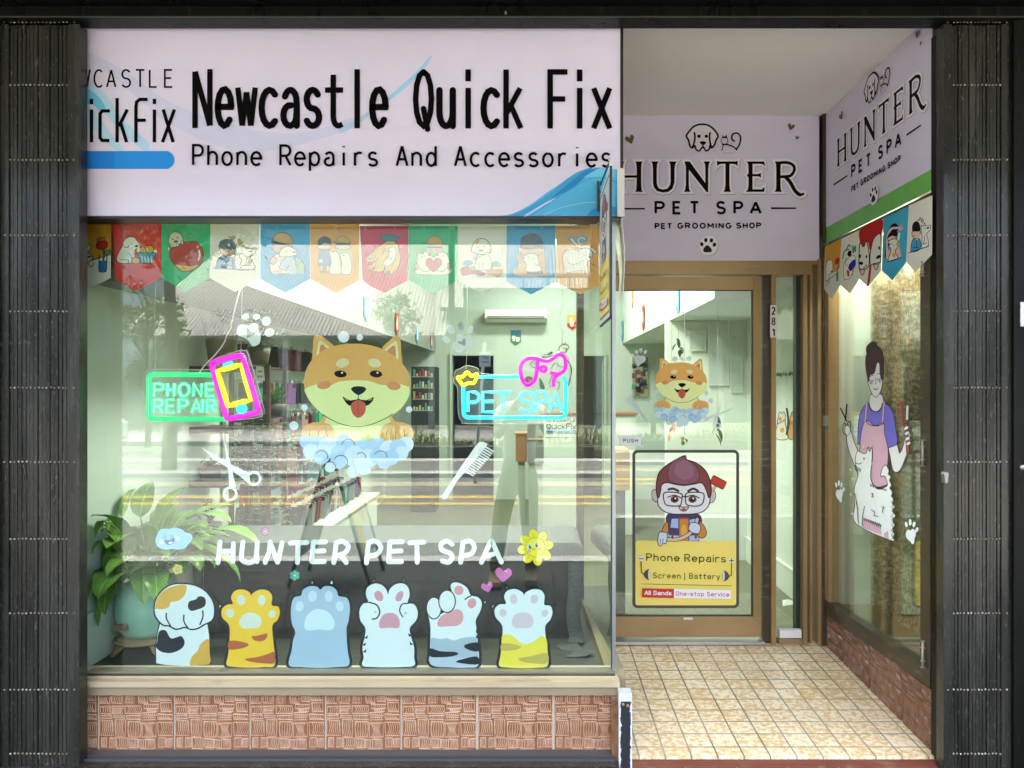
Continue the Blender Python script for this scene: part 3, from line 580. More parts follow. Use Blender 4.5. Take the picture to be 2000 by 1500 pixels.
BC = [396, 439, 482, 524.5, 567, 611, 653, 698, 740.5, 784, 827.5, 871.5, 914.5, 957.5, 1002, 1045, 1089, 1132, 1175]
for i, ch in enumerate('Newcastle Quick Fix'):
    if ch == ' ': continue
    w = gw(ch); tw_ = {'N': 29, 'e': 26.5, 'w': 33, 'c': 26, 'a': 26, 's': 25, 't': 26, 'Q': 31, 'u': 26, 'k': 27, 'F': 29, 'x': 28}.get(ch, 0)
    sx = tw_/w if w else 1; x0 = BC[i] - tw_/2; y = 251 + (BC[i]-396)*.002
    for st in G[ch]:
        if ch == 'e': st = [(px, py*1.02) for px, py in st]
        if ch == 'i' and st[0][1] > .8: st = [(0, .87), (0, 1.0)]
        art.line([(x0 + px*sx, y - (5.2 + py*(116-10.4))) for px, py in st], 12.6 if ch in 'ecasu' else 10.9, INK, cap='round' if ch in 'ecasQu' else 'butt')
        if ch not in 'ecasQu':      # square ends as in the print
            for e, o in ((0, 1), (-1, -2)):
                if len(st) < 2: continue
                p, q = st[e], st[o]; P = (x0 + p[0]*sx, y - (5.2 + p[1]*105.6)); O = (x0 + q[0]*sx, y - (5.2 + q[1]*105.6)); L = math.hypot(P[0]-O[0], P[1]-O[1]) or 1
                art.line([P, (P[0] + (P[0]-O[0])/L*4.8, P[1] + (P[1]-O[1])/L*4.8)], 10.6, INK, cap='butt')
link('shop_name_lettering', art.mb.mesh('shop_name_lettering'), sg); art.mb = MB()
cs = [388 + 28.42*i for i in range(29)]
text(art, 'Phone Repairs And Accessories', 377, 325.5, 43.5, 33, 5.0, INK, centers=cs, slope=.0045, capst='butt')
link('tagline_lettering', art.mb.mesh('tagline_lettering'), sg)
# ================================================================ HUNTER signs
def hunter(mp, nrm, parent, hearts=True):
    a = Art(mp, nrm, rough=.45)
    DK, WH, SH = '14110f', (.86, .82, .88), (.36, .32, .36)
    def stem(cx, w, y0=455, y1=738, l=1, r=1, bl=1, br=1):
        h = w/2; s = 15
        return crom([(cx-h-s*l, y0), (cx+h+s*r, y0)], False, 1)[:2] + [(cx+h+4, y0+18), (cx+h, y0+60), (cx+h, y1-60), (cx+h+4, y1-18), (cx+h+s*br, y1), (cx-h-s*bl, y1), (cx-h-4, y1-18), (cx-h, y1-60), (cx-h, y0+60), (cx-h-4, y0+18)]
    polys = [stem(60, 40), stem(228, 42), [(80, 584), (208, 584), (208, 606), (80, 606)],
        [(340, 455), (412, 455), (398, 478), (394, 520), (394, 640)] + [(396, 670), (412, 704), (450, 716), (492, 706), (516, 676), (522, 640)] + [(522, 520), (518, 478), (506, 455), (580, 455), (566, 478), (560, 520), (558, 650), (540, 708), (500, 738), (448, 744), (396, 730), (366, 694), (358, 650), (358, 520), (354, 478)],
        [(650, 455), (700, 455), (845, 655), (845, 520), (842, 478), (826, 455), (892, 455), (878, 478), (872, 520), (872, 742), (858, 742), (692, 532), (692, 670), (696, 715), (708, 738), (644, 738), (658, 715), (664, 670), (664, 500)],
        [(952, 450), (972, 455), (1128, 455), (1148, 450), (1142, 500), (1128, 484), (1106, 478), (1070, 478), (1070, 670), (1074, 715), (1086, 738), (1012, 738), (1026, 715), (1032, 670), (1032, 478), (994, 478), (970, 484), (956, 500)],
        [(1228, 455), (1392, 455), (1402, 500), (1380, 482), (1360, 478), (1284, 478), (1284, 572), (1340, 572), (1362, 560), (1362, 606), (1340, 594), (1284, 594), (1284, 714), (1370, 714), (1396, 690), (1392, 738), (1222, 738), (1240, 715), (1246, 670), (1246, 604), (1230, 584), (1246, 566), (1246, 520), (1242, 478)],
        stem(1524, 40, br=1)]
    Rb = crom([(1530, 468), (1610, 466), (1662, 492), (1672, 535), (1640, 585), (1580, 596), (1540, 598)], False, 5); Rl = crom([(1590, 598), (1635, 650), (1680, 728), (1725, 765), (1756, 756)], False, 5)
    for dx, dy, w, c in ((3, 4, 44, SH), (0, 0, 40, WH)):
        for p in polys:
            q = [(x+dx, y+dy) for x, y in p]; a.line(q, w, c, closed=True)
            if c is WH: a.fill(q, c)
        for p in (Rb, Rl): a.line([(x+dx, y+dy) for x, y in p], w+32, c)
    for p in polys: a.fill(p, DK)
    a.line(Rb, 27, DK, cap='butt'); a.line(Rl[:-4], 34, DK, cap='butt'); a.line(Rl[-6:], 22, DK)
    link('name_lettering', a.mb.mesh('name_lettering'), parent); a.mb = MB()
    for x0, x1, y in ((-60, 282, 895), (1455, 1688, 890)): a.fill([(x0, y-9), (x1, y-7), (x1, y+7), (x0, y+9)], DK)
    for ch, x0, x1 in (('P', 372, 470), ('E', 538, 624), ('T', 696, 792), ('S', 944, 1036), ('P', 1105, 1198), ('A', 1255, 1372)):
        w = gw(ch); sx = (x1-x0-(24 if ch != 'A' else 26))/w
        text(a, ch, x0+12, 949, 127, sx, 24, DK, capst='butt')
    fit(a, 'PET', 374, 538, 1085, 57, 13, DK, .42, capst='butt'); fit(a, 'GROOMING', 584, 1088, 1082, 58, 13, DK, .42, capst='butt'); fit(a, 'SHOP', 1130, 1364, 1080, 57, 13, DK, .4, capst='butt')
    link('small_lettering', a.mb.mesh('small_lettering'), parent); a.mb = MB()
    # dog and cat line emblem
    head = crom([(668, 215), (690, 180), (730, 135), (780, 115), (850, 115), (900, 140), (940, 180), (962, 215), (955, 250), (938, 290), (915, 325), (885, 318), (885, 345), (850, 362), (820, 345), (790, 362), (755, 345), (740, 315), (720, 328), (695, 290), (685, 250)], True, 4)
    a.fill(head, (.76, .71, .78))
    a.line(crom([(740, 315), (718, 330), (697, 300), (690, 262), (668, 222), (690, 182), (730, 138), (780, 114), (850, 114), (900, 138), (942, 182), (962, 222), (942, 262), (930, 300), (905, 328), (885, 318)], False, 4), 17, DK)
    a.line(crom([(742, 190), (748, 230), (738, 290), (724, 325)], False, 4), 17, DK); a.line(crom([(888, 190), (882, 230), (890, 290), (902, 325)], False, 4), 17, DK)
    a.line(crom([(748, 310), (758, 345), (788, 358), (822, 320), (850, 358), (880, 340), (886, 310)], False, 4), 15, DK); a.line([(822, 290), (822, 330)], 12, DK)
    a.ell(785, 222, 17, 16, DK); a.ell(853, 222, 16, 16, DK); a.sfill([(792, 275), (822, 268), (850, 275), (845, 292), (822, 306), (800, 292)], DK)
    a.fill([(1000, 208), (1015, 225), (1030, 222), (1042, 206), (1047, 240), (1002, 242)], DK); a.blob([(990, 262), (1000, 240), (1045, 240), (1052, 270), (1040, 292), (1005, 292)], (.72, .62, .66), DK, 6)
    a.line(crom([(1112, 268), (1092, 250), (1092, 215), (1115, 194), (1150, 198), (1172, 235), (1160, 300), (1132, 342)], False, 5), 15, DK); a.line(crom([(1002, 300), (1050, 300), (1100, 318), (1136, 350)], False, 5), 12, DK); a.line(crom([(1012, 296), (1005, 330), (996, 358)], False, 4), 7, DK); a.line([(1000, 380), (1120, 378)], 4, SH)
    link('dog_and_cat_emblem', a.mb.mesh('dog_and_cat_emblem'), parent); a.mb = MB()
    def heart(cx, cy, s, ang):
        return rot([(cx + x*s, cy + y*s) for x, y in crom([(0, 1), (-.6, .35), (-1, -.2), (-.85, -.75), (-.4, -.85), (0, -.35), (.4, -.85), (.85, -.75), (1, -.2), (.6, .35)], True, 4)], ang, (cx, cy))
    for h in ((145, 252, 42, -20), (1640, 135, 32, 15), (1697, 236, 18, 12)): a.fill(heart(*h), (.13, .12, .04))
    link('heart_print', a.mb.mesh('heart_print'), parent); a.mb = MB()
    paw = crom([(800, 1195), (850, 1155), (910, 1155), (958, 1205), (955, 1260), (930, 1310), (870, 1330), (818, 1310), (790, 1255)], True, 5)
    a.fill([(x+4, y+4) for x, y in paw], SH); a.fill(paw, WH)
    for x, y, an in ((810, 1225, -15), (848, 1187, 0), (900, 1190, 5), (928, 1230, 15)): a.ell(x, y, 16, 20, '201e1c', an)
    a.sfill([(862, 1235), (895, 1262), (904, 1290), (885, 1300), (840, 1300), (824, 1288), (832, 1258)], '2b2a28')
    link('paw_print', a.mb.mesh('paw_print'), parent)
hs = thing('pet_spa_sign', (.95, 4.24, 2.24), 'lilac HUNTER PET SPA sign facing the street above the glass door', 'sign', 'pet grooming signs of the entry')
b = MB(); b.box(.262, X(1600, 4.235), 4.235, 4.25, Z(509, 4.235), 3.0715); link('panel', b.mesh('panel', LILAC), hs)
q8 = zx(1200, 220, 4.762)
hunter(lambda x, y: at(*q8(x, y), 4.235) if True else None, VN, hs)
# cut what would stick out left of the panel: the sign there stands behind the sign corner (hidden)
hs2 = thing('pet_spa_sign', (1.65, 3.65, 2.4), 'lilac HUNTER PET SPA sign on the entry side wall above the green strip', 'sign', 'pet grooming signs of the entry')
SX = 1.648
b = MB(); b.box(SX, SX+.006, 3.085, 4.225, 2.421, 3.0715); link('panel', b.mesh('panel', LILAC), hs2)
k2 = 4.235/F/4.762*.865
hunter(lambda x, y: Vector((SX, 3.60 - (x-870)*k2, 2.795 - (y-597)*k2)), XN, hs2)
# green strip
b = MB(); b.add([(SX-.001, 4.20, 2.335), (SX-.001, 3.085, 2.343), (SX-.001, 3.085, 2.428), (SX-.001, 4.20, 2.424), (SX+.005, 4.20, 2.335), (SX+.005, 3.085, 2.343), (SX+.005, 3.085, 2.428), (SX+.005, 4.20, 2.424)], [(0,1,2,3), (7,6,5,4), (0,4,5,1), (1,5,6,2), (2,6,7,3), (3,7,4,0)])
n = NM('bright_green_film', .3); n.col(n.ramp(n.noise(6), [(.3, (.10, .42, .045)), (.7, (.15, .52, .07))])); n.bump(n.noise(9), .3, .01)
tag(b.build('green_strip', n.m), 'bright green strip below the side sign and above the flags', 'strip')
# ================================================================ glass door and frame
DD = 4.28
dr = thing('door_frame', (.9, DD, .06), 'bronze door frame with head and sidelight at the back of the entry', 'door frame')
zb = z1
b = MB(); b.box(.24, X(1600, DD), DD-.045, DD+.06, Z(516, DD-.045), Z(509, DD-.045)); b.box(.24, X(1576, DD), DD-.055, DD+.06, Z(539, DD), Z(516.4, DD)); link('head', b.mesh('head', BRONZE), dr)
b = MB(); b.box(.24, .262, DD-.05, DD+.06, zb, Z(539.2, DD)); b.box(X(1488, DD), X(1501, DD), DD-.02, DD+.06, zb, Z(539.2, DD), DBRONZE); link('jamb', b.mesh('jamb', BRONZE), dr)
b = MB(); b.box(X(1501.4, DD), X(1516, DD-.05), DD-.05, DD+.06, zb, Z(539.2, DD)); link('mullion', b.mesh('mullion', BRONZE), dr)
b = MB(); b.box(X(1563, DD), X(1577, DD-.05), DD-.05, DD+.06, zb, Z(539.2, DD)); b.box(X(1516, DD), X(1562.5, DD), DD-.045, DD+.06, zb, Z(1243, DD)); link('sidelight_frame', b.mesh('sidelight_frame', BRONZE), dr)
b = MB(); b.box(X(1517.5, DD), X(1560, DD), DD-.047, DD-.01, Z(1241, DD), Z(1226, DD)); link('sidelight_sill', b.mesh('sidelight_sill', mat((.72, .7, .64), .5)), dr)
b = MB(); b.box(X(1555, DD), X(1563, DD), DD+.001, DD+.055, zb+.03, Z(540, DD)); link('seal', b.mesh('seal', mat((.012, .02, .014), .4)), dr)
b = MB(); b.box(X(1516, DD), X(1556, DD), DD+.02, DD+.025, Z(1242, DD)+.003, Z(540, DD)); link('sidelight_pane', b.mesh('sidelight_pane', GLASS2), dr)
b = MB(); b.box(X(1577.5, DD), X(1589, DD-.05), DD-.03, DD+.05, zb, Z(509.5, DD)); b.box(X(1590, DD), X(1604, DD-.05), DD-.055, DD+.05, zb, Z(509.5, DD), BRONZE); link('side_post', b.mesh('side_post', BRONZE), dr)
b = MB(); b.box(X(1604.5, DD-.05), RX-.001, DD-.075, DD+.04, zb, 3.07); link('corner_angle', b.mesh('corner_angle', DBRONZE), dr)
b = MB(); b.box(.262, X(1488, DD), DD-.05, DD+.03, zb, zb+.014); b.box(.262, X(1488, DD), DD-.06, DD-.052, zb, zb+.009); link('threshold', b.mesh('threshold', mat((.45, .42, .36), .3, .6)), dr)
a = Art(onY(DD-.0505), VN, zx(1180, 500, 3.75)); a.fill([(1217, 360), (1264, 360), (1264, 598), (1215, 598)], (.72, .72, .69))
for i, (ch, yy) in enumerate((('2', 432), ('8', 508), ('1', 590))): text(a, ch, 0, yy, 60, 38 if ch != '1' else 40, 10, '111111' if ch != '8' else '4b4b4b', centers=[1240], capst='butt')
tag(a.build('house_number'), 'white strip with the number 281 on the bronze mullion beside the door', 'number plate')
do = thing('glass_door', (.8, DD, .07), 'single bronze framed glass door with a push label and stickers', 'door')
Dg = DD-.03
b = MB(); b.box(.263, X(1470.5, Dg), Dg, Dg+.045, Z(566, Dg), Z(541, Dg)); link('top_rail', b.mesh('top_rail', BRONZE), do)
b = MB(); b.box(.263, X(1487, Dg), Dg, Dg+.045, Z(1244, Dg), Z(1204.5, Dg)); link('bottom_rail', b.mesh('bottom_rail', BRONZE), do)
b = MB(); b.box(.263, X(1160, Dg), Dg-.001, Dg+.045, Z(1204, Dg), Z(566.5, Dg)); link('stile', b.mesh('stile', BRONZEV), do)
b = MB(); b.box(X(1471, Dg), X(1487, Dg), Dg-.001, Dg+.045, Z(1204, Dg), Z(541, Dg)); link('stile', b.mesh('stile', BRONZEV), do)
b = MB(); b.box(X(1160, Dg), X(1471, Dg), Dg+.02, Dg+.026, Z(1205, Dg)-.004, Z(566, Dg)+.004); link('pane', b.mesh('pane', GLASS), do)
b = MB(); xa, xb, za, zz = X(1160, Dg), X(1470.8, Dg), Z(1204, Dg), Z(566.3, Dg); g = mat((.012, .015, .012), .4)
b.box(xa, xb, Dg+.012, Dg+.019, za, za+.006, g); b.box(xb-.005, xb, Dg+.012, Dg+.019, za+.006, zz-.006, g); b.box(xa, xb, Dg+.012, Dg+.019, zz-.004, zz, g); link('gasket', b.mesh('gasket', g), do)
b = MB(); b.box(X(1335, Dg), X(1353, Dg), Dg-.001, Dg-.0002, Z(1210.5, Dg), Z(1206, Dg)); link('maker_label', b.mesh('maker_label', mat((.62, .6, .52), .5)), do)
DA = Dg + .0195   # stickers sit on the outside face of the door pane
def decal(name, a, label, cat='sticker', group=None): return tag(a.build(name), label, cat, group)
a = Art(onY(DA), VN, zx(1180, 500, 3.75)); a.fill([(112, 1315), (270, 1315), (270, 1388), (112, 1388)], (.92, .92, .90)); fit(a, 'PUSH', 140, 246, 1366, 28, 4.4, INK, .36, capst='butt')
decal('push_label', a, 'small white PUSH label on the left of the glass door', 'label')
a = Art(onY(DA+.04), VN)
# ---------------------------------------------------------------- repair poster (on the door and on the blade banner)
def poster_art(a, solid):
    DKP = (.10, .08, .065)
    a.fill(rrect(50, 62, 944, 1425, 24), (.62, .64, .58)) if solid else None
    a.fill(rrect(52, 845, 946, 1424, 22), (.90, .72, .16)); 
    a.line(rrect(36, 52, 958, 1432, 34), 26, DKP, closed=True)
    SK, HR, HM, OL = (.84, .81, .77), (.23, .065, .05), (.27, .10, .13), (.05, .025, .03)
    for pts in ([(200, 405), (235, 392), (262, 420), (262, 480), (230, 500), (200, 465)], [(712, 402), (748, 402), (764, 440), (748, 495), (715, 508), (704, 470)]): a.blob(pts, (.64, .56, .50), OL, 6)
    a.line([(735, 395), (790, 330)], 26, OL); a.line([(735, 395), (790, 330)], 18, (.62, .52, .28))
    hm = rot(rrect(718, 290, 852, 365, 14), 28, (785, 328)); a.fill(hm, (.62, .055, .035)); a.line(hm, 7, OL, closed=True)
    face = [(262, 420), (290, 340), (380, 320), (560, 320), (660, 335), (700, 410), (712, 480), (690, 550), (620, 598), (480, 612), (340, 600), (262, 545), (246, 480)]
    a.blob(face, SK, OL, 9)
    hair = crom([(240, 440), (236, 340), (262, 240), (330, 175), (420, 120), (492, 90), (505, 125), (580, 150), (670, 220), (715, 320), (722, 430), (700, 462), (680, 400), (640, 335), (560, 345), (480, 355), (400, 345), (330, 330), (285, 350), (272, 410), (258, 462)], True, 5)
    a.fill(hair, HR); a.line(hair, 9, OL, closed=True)
    a.blob([(345, 300), (340, 215), (385, 140), (492, 95), (500, 130), (570, 165), (615, 240), (612, 300), (560, 335), (480, 345), (400, 335)], HM, (.09, .03, .04), 6); a.sfill([(400, 250), (420, 160), (500, 130), (560, 190), (560, 270), (480, 305)], (.33, .145, .19))
    for p in ([(345, 390), (385, 384), (430, 404)], [(605, 404), (565, 384), (520, 404)]): a.line(p, 22, (.07, .05, .05), smooth=True)
    for x, y in ((398, 478), (556, 478)):
        a.fill(crom([(x-66, y-12), (x-20, y-34), (x+40, y-30), (x+62, y), (x+30, y+28), (x-30, y+28)], True, 4), (.78, .78, .78)); a.ell(x, y, 36, 31, (.15, .055, .045)); a.ell(x, y+4, 17, 16, (.02, .01, .01)); a.ell(x+6, y-8, 8, 8, (.85, .85, .85)); a.line([(x-62, y-18), (x, y-36), (x+60, y-12)], 9, OL, smooth=True)
    for pts in ([(302, 425), (380, 415), (455, 428), (465, 455), (455, 515), (440, 535), (360, 536), (312, 515)], [(500, 428), (580, 415), (650, 425), (658, 470), (640, 520), (590, 538), (515, 530), (495, 500)]): a.line(crom(pts), 10, OL, closed=True)
    a.line([(463, 452), (497, 452)], 10, OL); a.blob([(436, 545), (480, 548), (522, 545), (500, 575), (478, 582), (452, 574)], (.75, .7, .68), OL, 8); a.sfill([(455, 565), (478, 556), (502, 564), (478, 578)], (.55, .06, .04))
    VS, JK, OR, GV = (.075, .055, .12), (.06, .045, .10), (.62, .24, .04), (.62, .68, .75)
    a.blob([(322, 660), (340, 612), (440, 608), (520, 608), (610, 612), (636, 650), (620, 690), (480, 650), (350, 690)], JK, OL, 5)
    a.fill([(440, 640), (520, 640), (520, 848), (440, 848)], OR); a.ell(480, 755, 26, 55, (.72, .42, .06)); a.line([(445, 646), (515, 646)], 14, (.5, .06, .04))
    for pts in ([(345, 660), (440, 640), (440, 848), (342, 848)], [(520, 650), (612, 640), (618, 848), (520, 848)]): a.fill(pts, VS)
    a.fill([(372, 650), (430, 650), (430, 735), (360, 728)], (.40, .50, .72)); a.fill([(530, 660), (590, 648), (600, 700), (530, 706)], (.40, .50, .72)); a.fill([(350, 795), (435, 800), (435, 846), (350, 846)], (.42, .52, .72)); a.fill([(528, 800), (610, 795), (612, 842), (528, 846)], (.42, .52, .72))
    a.blob([(330, 672), (300, 720), (282, 775), (330, 788), (345, 740)], OR, OL, 6); a.blob([(616, 672), (660, 715), (682, 780), (650, 822), (600, 800), (628, 745)], OR, OL, 6)
    ar = [(335, 832), (430, 832), (520, 790), (575, 730), (598, 655)]; a.line(ar, 36, OL, smooth=True); a.line(ar, 26, (.66, .52, .36), smooth=True)
    a.blob([(525, 715), (545, 685), (600, 690), (628, 725), (610, 778), (560, 775), (522, 745)], GV, OL, 6); a.blob([(265, 770), (325, 775), (330, 820), (318, 870), (300, 868), (270, 892), (248, 860), (252, 810)], GV, OL, 6)
    for x in (275, 296): a.line([(x, 830), (x-6, 868)], 5, OL)
    for x in (378, 585): a.line([(x, 785), (x, 818)], 20, (.22, .06, .04))
    TX = (.045, .05, .02)
    sl = .020
    fit(a, 'Phone', 146, 442, 1024, 68, 8.5, TX, .3, slope=sl); fit(a, 'Repairs', 484, 852, 1030, 68, 8.5, TX, .3, slope=sl)
    fit(a, 'Screen', 204, 450, 1177, 52, 6.2, TX, .36, slope=sl); a.line([(487, 1130), (487, 1192)], 6, TX); fit(a, 'Battery', 526, 798, 1182, 52, 6.2, TX, .36, slope=sl)
    for x, y in ((100, 1004), (901, 1020)): a.ell(x, y, 25, 25, (.78, .76, .6)); a.line([(x-18, y), (x+18, y)], 8, (.05, .08, .12))
    a.line([(901, 1003), (901, 1037)], 8, (.05, .08, .12)); a.line([(100, 1030), (102, 1125), (122, 1140)], 9, (.12, .14, .02)); a.line([(901, 1046), (900, 1150), (880, 1158)], 9, (.12, .14, .02))
    a.sfill([(170, 1096), (182, 1145), (170, 1190), (135, 1170), (122, 1142), (138, 1112)], (.10, .07, .05)); a.ell(171, 1143, 10, 44, (.66, .66, .52)); a.sfill([(830, 1108), (865, 1125), (880, 1155), (868, 1185), (830, 1203), (818, 1155)], (.10, .07, .05)); a.ell(831, 1155, 11, 46, (.66, .66, .52))
    a.line([(102, 1226), (902, 1243)], 3.5, TX)
    a.fill([(108, 1265), (390, 1271), (390, 1352), (106, 1345)], (.66, .045, .035)); a.fill([(390, 1271), (896, 1281), (896, 1360), (390, 1352)], (.88, .86, .86))
    fit(a, 'All Bands', 128, 370, 1324, 40, 9.5, (.82, .78, .76), .26, slope=sl); fit(a, 'One-stop Service', 406, 880, 1331, 40, 5.5, (.55, .07, .11), .3, slope=.017)
a = Art(onY(DA), VN, zx(1230, 870, 4.545)); poster_art(a, False)
decal('repair_poster', a, 'tall phone repairs poster with a cartoon repairman on the glass door', 'poster')
# blade banner
BX = .268
bn = thing('blade_banner', (BX, 2.83, 1.76), 'phone repairs banner hanging edge on from the sign corner', 'banner')
b = MB(); b.box(BX-.0035, BX+.0035, 2.63, 3.03, 1.775, 2.30); link('panel', b.mesh('panel', mat((.66, .67, .64), .5)), bn)
kb = .40/1000
a = Art(lambda x, y: Vector((BX-.0036, 3.03 - x*kb, 2.30 - y*.525/1490)), XN); poster_art(a, True); link('print', a.mb.mesh('print'), bn)
b = MB(); b.box(BX-.004, BX+.004, 2.622, 2.63, 1.77, 2.305); b.box(BX-.004, BX+.004, 2.622, 3.035, 1.768, 1.774); link('edge', b.mesh('edge', mat('151515', .5)), bn)
b = MB(); hx = BX; b.tube([(hx, 2.65, 2.30), (hx, 2.655, 2.325), (hx, 2.70, 2.335), (hx, 3.03, 2.35)], .004); b.tube([(hx-.006, 3.0, 2.31), (hx-.01, 3.02, 2.33), (hx-.004, 3.03, 2.34)], .004); b.box(hx-.016, hx-.006, 3.014, 3.029, 2.24, 2.36); link('hook', b.mesh('hook', mat('3c4240', .4, .4)), bn)
b = MB(); b.tube([(hx, 2.64, 2.295), (hx+.002, 2.643, 2.325), (hx-.001, 2.66, 2.342)], .006, None, 6); link('cable_tie', b.mesh('cable_tie', mat((.7, .7, .65), .5)), bn)
# ================================================================ grooming window on the right wall
gwn = thing('grooming_window', (RX, 3.7, .24), 'bronze framed side window with the groomer picture in the entry', 'shop window')
def ybox(px, x=RX): return x*F/(px-CX)
yb, yf = ybox(1621), ybox(1802)
b = MB(); b.add([(RX-.012, 4.245, .235), (RX-.012, 3.09, .272), (RX-.012, 3.09, .343), (RX-.012, 4.245, .312), (RX+.05, 4.245, .235), (RX+.05, 3.09, .272), (RX+.05, 3.09, .343), (RX+.05, 4.245, .312)], [(0,1,2,3), (7,6,5,4), (0,4,5,1), (1,5,6,2), (2,6,7,3), (3,7,4,0)]); link('bottom_rail', b.mesh('bottom_rail', DBRONZE), gwn)
b = MB(); b.box(RX-.010, RX+.05, 3.09, yf, .33, 2.332); link('front_stile', b.mesh('front_stile', DBRONZE), gwn)
b = MB(); b.box(RX-.008, RX+.05, yb, 4.245, .30, 2.332); b.box(RX-.013, RX-.0085, yb+.03, yb+.045, .32, 2.32, BRONZE); link('rear_stile', b.mesh('rear_stile', BRONZEV), gwn)
b = MB(); b.box(RX-.009, RX+.05, yf, yb, 2.29, 2.332); link('top_rail', b.mesh('top_rail', DBRONZE), gwn)
GX = RX+.012
b = MB(); b.box(GX, GX+.005, yf-.004, yb+.004, .305, 2.33); link('pane', b.mesh('pane', GLASS), gwn)
for py in (525, 885, 1278):
    b = MB(); y = 3.135; z = Z(py, y); h = .055 if py != 525 else .03
    b.tube([(RX-.018, y, z-h), (RX-.018, y, z+h)], .005, PIPEW, 8)
    for q in (-1, -.5, .5, 1): b.box(RX-.026, RX-.008, y-.006, y+.006, z+h*q-.0015, z+h*q+.0015, PIPEW)
    link('hinge', b.mesh('hinge', None), gwn)
b = MB(); b.box(RX-.03, RX-.0085, 4.17, 4.20, Z(832, 4.2), Z(812, 4.2)); link('catch', b.mesh('catch', CHROME), gwn)
# shallow cabinet behind it
cb = thing('window_cabinet', (1.78, 3.7, .2), 'shallow showcase lined with speckled stone behind the grooming window', 'showcase')
b = MB(); b.box(1.885, 1.94, 3.09, 4.29, .26, 2.42); link('stone_back', b.mesh('stone_back', GRAN), cb)
b = MB(); b.box(1.672, 1.884, 4.17, 4.20, .30, 2.42); link('end_panel', b.mesh('end_panel', WALLW), cb)
b = MB(); b.box(1.672, 1.884, 3.10, 4.169, .24, .302); link('base', b.mesh('base', m_timber((.10, .065, .03), (.16, .11, .055), 'dark_boards')), cb)
b = MB(); b.box(1.706, 1.884, 3.09, 3.12, .303, 2.42, GRAN); b.box(1.672, 1.884, 3.125, 4.169, 2.36, 2.42, WALLW); link('front_cheek', b.mesh('front_cheek', None), cb)
b = MB(); b.box(1.70, 1.86, 3.3, 4.0, 2.335, 2.355); link('added_glow_bar', b.mesh('added_glow_bar', mat((.9, .95, .85), .5, emit=.3)), cb)  # unseen glowing bar, added to brighten the showcase
l_ = bpy.data.lights.new('added_fill_lamp', 'AREA'); l_.shape = 'RECTANGLE'; l_.size = .1; l_.size_y = .9; l_.energy = 1.1; l_.color = (1, .97, .88); o_ = bpy.data.objects.new('added_fill_lamp', l_); C.objects.link(o_); o_.location = (1.78, 3.65, 2.33); o_.parent = cb; o_.matrix_parent_inverse = Matrix.Translation(cb.location).inverted()  # added fill light that makes the stone lining visible
# groomer picture on the inside of the glass
a = Art(onX(GX-.0003), XN, zx(1620, 650, 3.571)); SKN, LN, HB, TS, AP = (.84, .80, .77), '0c090f', (.075, .035, .045), (.19, .16, .62), (.70, .42, .52)
a.blob([(120, 720), (150, 690), (172, 760), (205, 850), (210, 960), (200, 985), (165, 900), (130, 800)], SKN, LN, 4)
a.blob([(415, 800), (470, 780), (490, 840), (520, 770), (530, 690), (560, 690), (560, 780), (520, 900), (490, 960), (462, 972), (440, 950), (425, 870)], SKN, LN, 4)
a.blob([(290, 430), (362, 430), (375, 490), (340, 545), (300, 540), (278, 490)], SKN, LN, 4)
TSP = crom([(270, 490), (285, 530), (320, 552), (355, 540), (372, 490), (410, 505), (445, 560), (462, 660), (472, 770), (415, 800), (395, 790), (395, 830), (215, 780), (198, 762), (205, 620), (225, 540)], True, 4); a.fill(TSP, TS); a.line(TSP, 4, LN, closed=True)
AP_ = crom([(255, 610), (320, 650), (378, 625), (385, 700), (408, 800), (410, 870), (400, 1000), (400, 1060), (210, 1080), (212, 850), (222, 700)], True, 4); a.fill(AP_, AP); a.line(AP_[:60], 4, LN)
for p in ([(262, 490), (250, 620)], [(382, 480), (370, 635)]): a.line(p, 15, LN); a.line(p, 11, AP)
a.line([(255, 610), (280, 640), (320, 650), (355, 645), (376, 626)], 5, LN, smooth=True)
hb_ = [(262, 140), (262, 95), (300, 62), (330, 80), (325, 110), (290, 125)]; a.blob(hb_, HB, '2a1c26', 3)
a.blob([(268, 335), (280, 290), (340, 280), (368, 300), (372, 340), (362, 400), (330, 448), (300, 430), (280, 380)], SKN, LN, 4)
a.ell(335, 265, 32, 62, SKN)
a.blob([(272, 330), (258, 270), (254, 180), (280, 110), (325, 95), (362, 115), (380, 180), (380, 290), (372, 335), (355, 290), (350, 215), (332, 215), (315, 280), (285, 295), (278, 340)], HB, '2a1c26', 3)
for x, y in ((298, 335), (346, 322)): a.line([(x-12, y-4), (x, y+6), (x+12, y-6)], 4, LN, smooth=True); a.line([(x-12, y-30), (x+2, y-40), (x+10, y-36)], 4, LN, smooth=True)
a.ell(293, 352, 10, 10, (.62, .36, .38)); a.ell(353, 337, 10, 11, (.62, .36, .38)); a.line([(325, 315), (327, 345), (322, 360)], 3, LN, smooth=True); a.line([(312, 388), (325, 398), (338, 386)], 5, LN, smooth=True)
